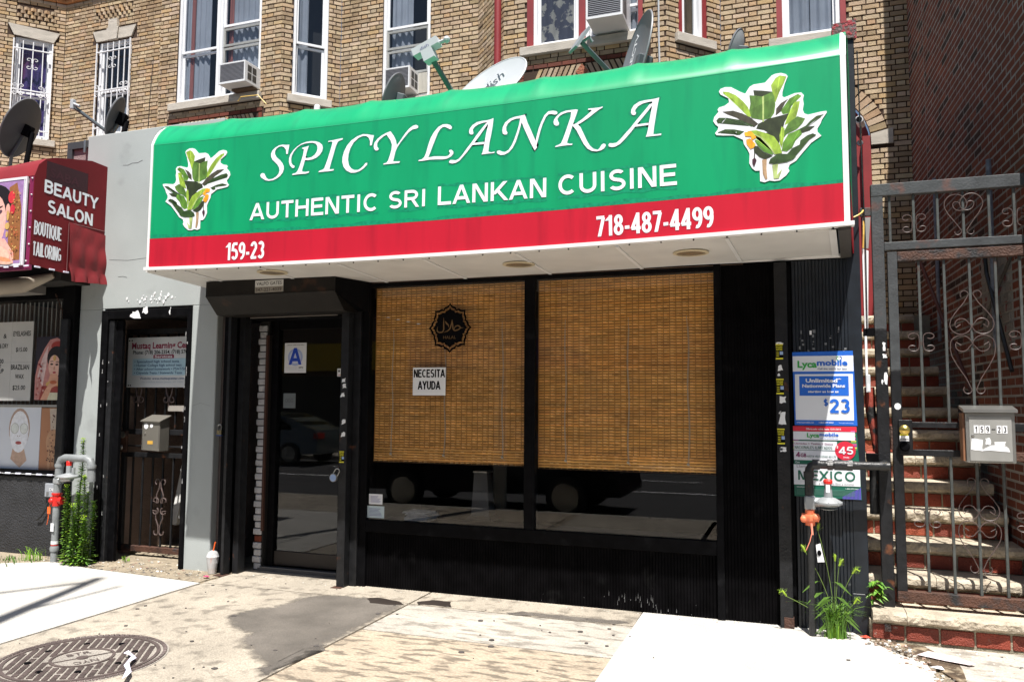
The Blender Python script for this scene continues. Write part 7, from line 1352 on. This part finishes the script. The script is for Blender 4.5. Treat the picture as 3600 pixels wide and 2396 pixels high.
po = bx('portrait_panel', -9.9, -6.895, -.868, -.852, 2.93, 3.79, cm('panel_white', (.7, .68, .72)), None, 0); tag(po, 'backlit portrait panel of a woman with gold jewellery and henna on the maroon awning', 'sign')
fx, fz = -7.28, 3.40
layered(po, -.8685, [((.35, .2, .42), [(-9.8, 2.95), (-6.925, 2.95), (-6.925, 3.765), (-9.8, 3.765)]), ((.3, .12, .04), [(-7.1, 2.98), (-6.94, 2.98), (-6.95, 3.5), (-7.02, 3.74), (-7.12, 3.7)]), (HAIR, ell(fx-.02, fz+.17, .22, .17)), ((.8, .45, .38), ell(fx-.02, fz-.02, .155, .26)), ((.75, .4, .32), ell(-7.125, fz+.08, .028, .06)), ((.8, .42, .35), [(-7.4, 3.2), (-7.15, 3.2), (-7.02, 3.05), (-7.02, 2.95), (-7.5, 2.95)]), (HAIR, ell(fx+.03, fz+.05, .05, .014, rot=.3)), ((.12, .06, .08), ell(fx+.03, fz+.06, .055, .022, rot=.3)), (HAIR, ell(fx+.03, fz+.105, .06, .008, rot=.3)), ((.6, .06, .1), ell(fx-.03, fz-.16, .05, .022, rot=.25)), ((.72, .35, .27), ell(fx-.04, fz-.04, .02, .05)), ((.65, .04, .05), ell(-7.08, 3.6, .045, .06)), ((.6, .03, .05), ell(-7.06, 3.48, .03, .05)),
    (GOLD_, ell(-7.12, 3.42, .018, .05)), (GOLD_, ell(-7.12, 3.32, .03, .035)), (GOLD_, ell(-7.12, 3.24, .015, .03)), ((.82, .5, .38), ell(-7.26, 3.06, .2, .085, rot=-.25)), ((.8, .46, .34), ell(-7.22, 3.0, .2, .04, rot=-.2)), ((.7, .3, .15), ell(-7.16, 3.0, .12, .02, rot=-.2)), ((.5, .08, .12), ell(-7.3, 2.97, .12, .02, rot=-.3)), ((.7, .25, .12), ell(-7.3, 3.1, .08, .012, rot=-.3))]+[((.5, .12, .05) if i % 2 else GOLD_, ell(-7.06+random.random()*.1, 3.0+random.random()*.65, .008, .008, 6)) for i in range(50)])
b = MB()
for x0, z0, x1, z1 in ((-9.8, 3.768, -6.91, 3.772), (-6.925, 2.94, -6.918, 3.77)): b.box(x0, x1, -.8745, -.872, z0, z1)
for i in range(6): b.ball((AXR-.012 if i else -6.87, -.856, 2.97+i*.16), .008, 4)
b.obj('rivets', PAPER, ra)
for i in range(5): x = -7.4+i*.13; bx('led_module', x, x+.06, -.872, -.86, 2.912, 2.926, cm('led_white', (.75, .75, .9)), ra, e=.002)
for i in range(3): y = -.8+i*.16; bx('led_module', AXR, AXR+.012, y, y+.06, 2.915, 2.93, cm('led_white', (.75, .75, .9)), ra, e=.002)
b = MB(); b.tube([(-7.9, -.5, 2.80), (-7.4, -.45, 2.82), (-7.1, -.35, 2.92)], [.09, .08, .03], 10); b.obj('sagging_canvas', mat('beige_canvas', (.3, .26, .21), .8, bump=.2), ra, smooth=True)
# parapet remnant left of the grey wall top
pp = thing('parapet_panel', 'pinkish rendered parapet panel in a dark metal frame behind the maroon awning', 'panel', (-7.3, .2, 4.2)); bx('panel', -7.5, -7.13, .15, .25, 4.0, 4.42, mat('pink_render', (.28, .2, .2), .9, bump=.5, var=.15), pp); bx('metal_frame', -7.56, -7.13, .12, .26, 4.42, 4.5, MGREY if False else mat('lead_frame', (.05, .052, .055), .5), pp); bx('metal_frame', -7.56, -7.49, .12, .26, 4.0, 4.42, mat('lead_frame', (.05, .052, .055), .5), pp); bx('bracket', -7.3, -7.275, .1, .12, 4.36, 4.5, STEEL, pp)
# ---------------------------------------------------------------- satellite dishes
def dish(c, nrm, a, b_, u, face_m, back_m, lab, lnb=None, mount=None, words=None, wcol=None, head=None):
    t = thing('satellite_dish', lab, 'satellite dish', tuple(c)); n = Vector(nrm).normalized(); u = Vector(u); u = (u-n*u.dot(n)).normalized(); w = n.cross(u); c = Vector(c)
    N1, K = 36, 7
    def surf(off, flip):
        vs = [tuple(c+n*(off-a*.16))]
        for k in range(1, K+1):
            r = k/K
            for i in range(N1): q = 2*pi*i/N1; vs.append(tuple(c+u*cos(q)*a*r+w*sin(q)*b_*r+n*(off-a*.16*(1-r*r))))
        fs = [(0, 1+i, 1+(i+1) % N1) for i in range(N1)]+[(1+(k-1)*N1+i, 1+k*N1+i, 1+k*N1+(i+1) % N1, 1+(k-1)*N1+(i+1) % N1) for k in range(1, K) for i in range(N1)]
        return vs, fs
    m = MB(); m.add(*surf(0, 0), m=0); m.add(*surf(-.012, 1), m=1)
    rim = [tuple(c+(u*cos(2*pi*i/N1)*a+w*sin(2*pi*i/N1)*b_)*1.0+n*-.006) for i in range(N1+1)]
    m.tube(rim, .009, 6, m=0, cap=False); m.obj('reflector', [face_m, back_m], t, smooth=True)
    hub = c-n*(a*.16+.02); h = MB(); h.box(-.07, .07, -.05, .05, -.07, .07, e=.01); 
    M_ = Matrix((u, w, n)).transposed(); h.v = [tuple(hub+M_@Vector(p)*1.0) for p in h.v]; h.tube([hub-n*.02, hub-n*.08, Vector(mount) if mount else hub-n*.1+Vector((0, 0, -.4))], .03, 10); h.obj('mount', INK if back_m is DISHD else ARM, t)
    if lnb:
        l = Vector(lnb); s = c-u*a*.9-n*.05 if (c-u*a-l).length < (c+u*a-l).length else c+u*a*.9-n*.05
        s = Vector(mount) if False else s
        m = MB(); m.tube([hub, s, l], [.02, .02, .02], 8); m.obj('arm', ARM, t)
    return t, c, n, u, w
dish((-8.79, .5, 4.94), (-.85, -.35, .4), .375, .33, (.1, 0, 1), DISHG, DISHD, 'large dark satellite dish seen from behind above the maroon awning', lnb=(-9.25, .75, 4.5), mount=(-8.66, .45, 4.1))
t, *_ = dish((-7.09, .3, 4.81), (-.8, -.5, .35), .23, .2, (.15, 0, 1), DISHG, DISHD, 'small grey satellite dish on the parapet in front of the guarded window', lnb=(-7.40, .05, 4.86), mount=(-7.0, .3, 4.4))
b = MB(); b.box(-7.44, -7.40, .02, .07, 4.84, 4.95, e=.006); b.tube([(-7.41, .04, 4.9), (-7.34, .06, 4.87)], .016, 8); b.obj('receiver', DISHL, t)
n3 = Vector((-.42, -.38, .72)).normalized()
t, c, n, u, w = dish((-2.74, .62, 4.70), (-.25, -.75, .5), .44, .36, (.85, .1, .52), DISHL, DISHG, 'large pale satellite dish facing up behind the middle of the green awning', mount=(-2.85, .5, 4.25))
WU = (u).normalized()
text('dish', c-u*.02+n.cross(u)*.10-n*.03, .24, .11, cm('faded_grey', (.38, .40, .43)), t, u=u, v=n.cross(u), bold=.01, th=.012)
b = MB(); P0 = c-u*.12-n.cross(u)*.0+n*-.03; b.hexa([tuple(c+u*x+n.cross(u)*y+n*(-.035+.03*abs(y))+n*q) for q in (.0, .004) for x, y in ((-.09, -.12), (-.075, -.12), (.0, .07), (-.02, .07))]); b.obj('rust_streak', mat('rust_streak', (.5, .25, .08), .8), t)
b = MB(); A_, B_ = Vector((-2.86, .15, 4.42)), Vector((-3.03, -.1, 4.78)); b.tube([A_, B_], .024, 8); b.tube([B_-(B_-A_).normalized()*.12, B_], [.03, .05], 4); b.obj('arm', mat('green_grey_arm', (.1, .13, .13), .45), t)
b = MB(); d = (B_-A_).normalized(); sx = Vector((.9, -.1, .35)).normalized(); sy = d.cross(sx).normalized(); sx = sy.cross(d)
def obox(b, o, X, Y, Z, hx_, hy, hz, m=0): b.hexa([tuple(Vector(o)+X*a*hx_+Y*c_*hy+Z*e*hz) for e in (-1, 1) for a, c_ in ((-1, -1), (1, -1), (1, 1), (-1, 1))], m=m)
sx = Vector((.93, 0, .36)); sy = Vector((0, 1, 0)); d = Vector((-.36, 0, .93)); obox(b, B_+d*.045, sx, sy, d, .13, .05, .035); obox(b, B_-d*.03, sx, sy, d, .055, .052, .06); b.tube([B_+sx*.13+d*.03, B_+sx*.19+d*.02], .018, 8); b.ball(B_+sx*.2+d*.02, .032, 6); b.obj('receiver', DISHL, t)
text('dish', B_+d*.02-sx*.05-sy*.052, .09, .03, cm('slate_ink', (.12, .14, .25)), t, u=sx, v=d, bold=.005, th=.002)
dish((-3.76, .6, 4.70), (-.9, -.1, .3), .26, .22, (.15, 0, 1), DISHG, DISHG, 'grey satellite dish half hidden by the green awning below the air conditioner', mount=(-3.7, .6, 4.2))
t, c, n, u, w = dish((-1.335, .75, 4.82), (-.8, -.5, .2), .46, .34, (.50, .08, .86), mat('slate_dish', (.2, .21, .225), .45, var=.06, bump=0), DISHG, 'narrow slate grey satellite dish standing edge on behind the right of the green awning', mount=(-1.25, .9, 4.25))
v_ = u.cross(n) if u.cross(n).y > 0 else n.cross(u)
text('DIRECTV', c-u*.20-n*.02, .46, .085, PAPER, t, u=u, v=n.cross(u), bold=.02, th=.03)
b = MB(); A_, B_ = Vector((-1.5, .5, 4.62)), Vector((-1.69, .2, 4.80)); b.tube([A_, B_], .022, 8); b.obj('arm', ARM, t)
b = MB(); d = (B_-A_).normalized(); X = Vector((.42, .35, .85)).normalized(); Y = Vector((.6, -.7, 0)).normalized(); Z = X.cross(Y).normalized(); obox(b, B_+d*.03, X, Y, Z, .115, .075, .012, 0); b.tube([B_, B_+Vector((.07, 0, .04)), B_+Vector((.09, .02, .0))], .014, 8); b.obj('receiver', mat('receiver_grey', (.22, .24, .26), .5, bump=.1), t)
dish((-.45, 1.0, 4.86), (-.9, .2, .3), .22, .17, (-.2, 0, 1), DISHG, DISHL, 'small satellite dish edge peeking over the right end of the green awning', mount=(-.42, 1.05, 4.3))
b = MB(); b.tube([(-4.92, 1.0, 4.3), (-4.92, 1.0, 4.9)], .035, 12); b.ball((-4.92, 1., 4.9), .035, 6); tag(b.obj('vent_pipe', PAPER, None, smooth=True), 'short white vent pipe rising behind the green awning', 'vent pipe')
# ---------------------------------------------------------------- air conditioners
ACM = mat('ac_white', (.66, .67, .68), .45, var=.05, bump=0)
def ac(x0, x1, y0, y1, z0, z1, lab, dark=.1, rows=14):
    t = thing('air_conditioner', lab, 'air conditioner', ((x0+x1)/2, (y0+y1)/2, z0)); b = MB(); w = .022
    b.box(x0, x1, y0+.02, y1, z0, z1, e=.006); b.box(x0, x0+w, y0, y0+.02, z0, z1).box(x1-w, x1, y0, y0+.02, z0, z1).box(x0+w, x1-w, y0, y0+.02, z0, z0+w*1.3).box(x0+w, x1-w, y0, y0+.02, z1-w, z1); b.obj('housing', ACM, t)
    bx('coil_panel', x0+w, x1-w, y0+.014, y0+.0195, z0+w*1.3, z1-w, cm('coil_grey', (dark, dark, dark*1.15)), t, 0)
    h = (z1-z0-w*2.3)/rows; mm = MB().box(0, x1-x0-2*w, 0, .008, 0, h*.32).mesh('fin', mat('fin_grey', (.3, .3, .32), .45, metal=.3))
    for i in range(rows): put('fin', mm, t).location = (x0+w, y0+.004, z0+w*1.3+i*h+.004)
    for k in range(2):
        for j in range(2): bx('side_vent', x1-.001, x1+.002, y0+.06+k*.11, y0+.15+k*.11, z0+.05+j*(z1-z0-.08)*.5, z0+.03+(j+1)*(z1-z0-.08)*.5, cm('vent_dark', (.05, .05, .05)), t, 0)
    return t
ac(-8.08, -7.60, 3.1, 3.52, 6.40, 6.72, 'white window air conditioner in the left bay window'); ac(-5.66, -5.24, 3.82, 4.2, 6.27, 6.60, 'window air conditioner with a frosty coil in the middle wall window', .14); ac(-2.36, -1.90, 3.0, 3.55, 6.44, 6.98, 'big window air conditioner in the red trimmed bay window', .2, 20)
bx('wood_shim', -8.0, -7.62, 3.3, 3.42, 6.37, 6.40, mat('shim', (.1, .06, .035), .8), None); tag(bpy.data.objects['wood_shim'], 'thin wooden shim under the left bay air conditioner', 'shim')
for lab, x0, x1, z0, z1 in (('ribbed side curtain of the middle air conditioner', -5.24, -5.10, 6.29, 6.6),):
    o = thing('filler_panel', lab, 'panel', (x0, 4.1, z0))
    for i in range(6): bx('rib', x0+i*(x1-x0)/6, x0+(i+.8)*(x1-x0)/6, 4.12, 4.14, z0, z1, mat('accordion', (.5, .48, .42), .6), o, 0)
# thin cables on the facade
b = MB(); b.tube([(-9.75, 3.5, 7.2), (-9.8, 3.52, 6.6), (-9.9, 3.6, 6.0), (-9.95, 3.7, 5.5)], .006, 5); tag(b.obj('facade_cable', PIPEB), 'thin black cable on the bricks left of the left bay', 'cable')
b = MB(); b.tube([(-1.52, 3.43, 9), (-1.52, 3.43, 6.3), (-1.5, 3.43, 5)], .012, 6); tag(b.obj('conduit', DISHL), 'thin grey conduit down the front of the right bay', 'conduit')
b = MB(); b.tube([(-7.55, 2.9, 6.0), (-7.5, 2.9, 6.06), (-7.2, 2.9, 6.05), (-7.05, 2.9, 5.9)], .007, 5); tag(b.obj('yellow_cable', cm('cable_yellow', (.75, .5, .12))), 'yellow cable loop behind the left of the green awning', 'cable')
# ---------------------------------------------------------------- street behind the camera (seen only in reflections and as shadow)
pole = thing('utility_pole', 'tall street light pole behind the camera whose shadow crosses the pavement', 'pole', (-4.38, -5.45, 0))
b = MB(); b.tube([(-4.38, -5.45, 0), (-4.38, -5.45, 6), (-4.38, -5.45, 11.6)], [.11, .09, .055], 12); b.obj('shaft', MGREY, pole); b = MB(); b.tube([(-4.38, -5.45, 11.3), (-4.75, -6.3, 11.7), (-5.1, -7.0, 11.7)], .03, 8); b.tube([(-4.38, -5.45, 8.9), (-4.2, -4.9, 9.9)], .02, 6); b.obj('arm', MGREY, pole)
bx('lamp_head', -5.3, -5.0, -7.5, -6.9, 11.6, 11.75, MGREY, pole)
def car(x0, y0, L, lab, col, flip=1):
    t = thing('parked_car', lab, 'car', (x0+L/2, y0, -.13)); Wd = 1.78; gz = -.13; m = mat('car_paint_'+lab[:5].strip(), col, .25, metal=.3, var=0, bump=0, coat=1)
    X = lambda f: x0+L*(f if flip > 0 else 1-f)
    prof = [(0, .35), (.01, .62), (.04, .78), (.2, .90), (.30, .95), (.44, 1.38), (.52, 1.45), (.68, 1.44), (.80, 1.28), (.90, 1.05), (.985, .98), (1, .7), (.99, .32)]
    wh = (.19, .80); b = MB(); half = Wd/2; vs = []
    n = len(prof)
    for s_, ins in ((-1, 1), (-1, 0), (1, 0), (1, 1)):
        for f, z in prof: k = (.16 if z > 1.0 else .02)*(1 if ins == 0 else 2.2); vs.append((X(f), y0+s_*(half-(k if z > 1. else (.0 if ins == 0 else .06))), gz+z))
    b.add(vs, [(k*n+i, k*n+(i+1) % n, (k+1)*n+(i+1) % n, (k+1)*n+i) for k in range(3) for i in range(n)]+[tuple(range(n)), tuple(3*n+i for i in range(n-1, -1, -1))]); b.obj('body', m, t, smooth=True)
    for s_ in (-1, 1):
        y = y0+s_*(half-.125)
        for q in ([(.34, .98), (.45, 1.34), (.53, 1.40), (.55, .98)], [(.56, .98), (.545, 1.40), (.67, 1.38), (.79, 1.08), (.78, .98)]): MB().add([(X(f), y-.03*s_*(z > 1.2), gz+z) for f, z in q]+[(X(f), y-.02*s_-.03*s_*(z > 1.2), gz+z) for f, z in q], [tuple(range(len(q))), tuple(range(2*len(q)-1, len(q)-1, -1))]).obj('side_window', CARG, t)
        for f in wh:
            w_ = MB(); w_.lathe([(.2, 0), (.31, .005), (.32, .03), (.32, .19), (.3, .2), (.1, .2)], (X(f), y0+s_*(half-.2+(.02)), gz+.32), (0, s_, 0), 28); wo = w_.obj('wheel', mat('tyre', (.02, .02, .02), .8), t, smooth=True)
            r_ = MB(); 
            for i in range(6):
                a = i*pi/3; r_.hexa([tuple(Vector((X(f), y0+s_*(half+.02), gz+.32))+Vector((cos(a+d)*r, e, sin(a+d)*r))) for e in (0, s_*.01) for d, r in ((-.5, .04), (.5, .04), (.16, .21), (-.16, .21))])
            r_.lathe([(.19, 0), (.22, 0), (.22, .01), (.19, .01)], (X(f), y0+s_*(half+.015), gz+.32), (0, s_, 0), 28); r_.obj('rim', STEEL, wo)
    MB().add([(X(f), y0+s*h, gz+z) for f, z in ((.315, .97), (.445, 1.39)) for s, h in ((-1, .72 if z < 1 else .58), (1, .72 if z < 1 else .58))], [(0, 1, 3, 2)]).obj('windscreen', CARG, t); MB().add([(X(f), y0+s*h, gz+z+.012) for f, z in ((.70, 1.43), (.875, 1.12)) for s, h in ((-1, .56), (1, .64))], [(0, 1, 3, 2)]).obj('rear_window', CARG, t)
    for s_ in (-1, 1): bx('headlight', min(X(.005), X(.05)), max(X(.005), X(.05)), y0+s_*.72-.12, y0+s_*.72+.12, gz+.6, gz+.74, GLASSU, t); bx('tail_light', min(X(.965), X(1.003)), max(X(.965), X(1.003)), y0+s_*.7-.14, y0+s_*.7+.14, gz+.75, gz+.9, REDM, t)
    return t
car(-7.1, -6.55, 4.6, 'black parked sedan beside the camera mirrored in the shop window', (.01, .01, .012), -1)
car(-17.0, -12.85, 4.6, 'grey green sedan across the street mirrored in the glass door', (.16, .19, .19), 1)
car(-1.5, -13.1, 4.5, 'dark red sedan across the street', (.12, .01, .01), 1)
for i, (x0, w_, h_, c) in enumerate(((-22, 9, 9, (.2, .13, .09)), (-13, 7, 7.5, (.3, .28, .25)), (-6, 8, 10, (.16, .1, .07)), (2, 9, 8, (.28, .22, .16)), (11, 9, 9.5, (.2, .12, .09)), (-34, 11.9, 10, (.24, .17, .12)), (-46, 11.9, 9, (.17, .11, .08)))):
    ob = thing('row_building', ('brown', 'grey', 'tall dark brown', 'buff', 'far right brown', 'wide tan', 'far left brown')[i]+' building across the street behind the camera', 'building', (x0+w_/2, -20, 0))
    bx('wall', x0+.01, x0+w_-.01, -24, -19, 0, h_, mat('far_wall%d' % i, c, .9, bump=.1), ob, 0); bx('shop_glass', x0+.5, x0+w_-.5, -19, -18.95, .4, 2.6, mat('dark_glass', (.015, .02, .025), .1, bump=0), ob, 0)
    bx('shop_sign', x0+.3, x0+w_-.3, -19, -18.5, 2.8, 3.8, cm('far_sign%d' % i, ((.75, .5, .03), (.1, .1, .3), (.4, .03, .03), (.5, .5, .5), (.05, .2, .1), (.3, .3, .3), (.2, .05, .05))[i]), ob, 0)
    for f in range(int((h_-4.2)/2.7)+1):
        for k in range(int(w_/2)): bx('window', x0+.7+k*2, x0+1.6+k*2, -19, -18.97, 4.5+f*2.6, 6.0+f*2.6, mat('dark_glass', (.015, .02, .025), .1, bump=0), ob, 0)
build_texts()
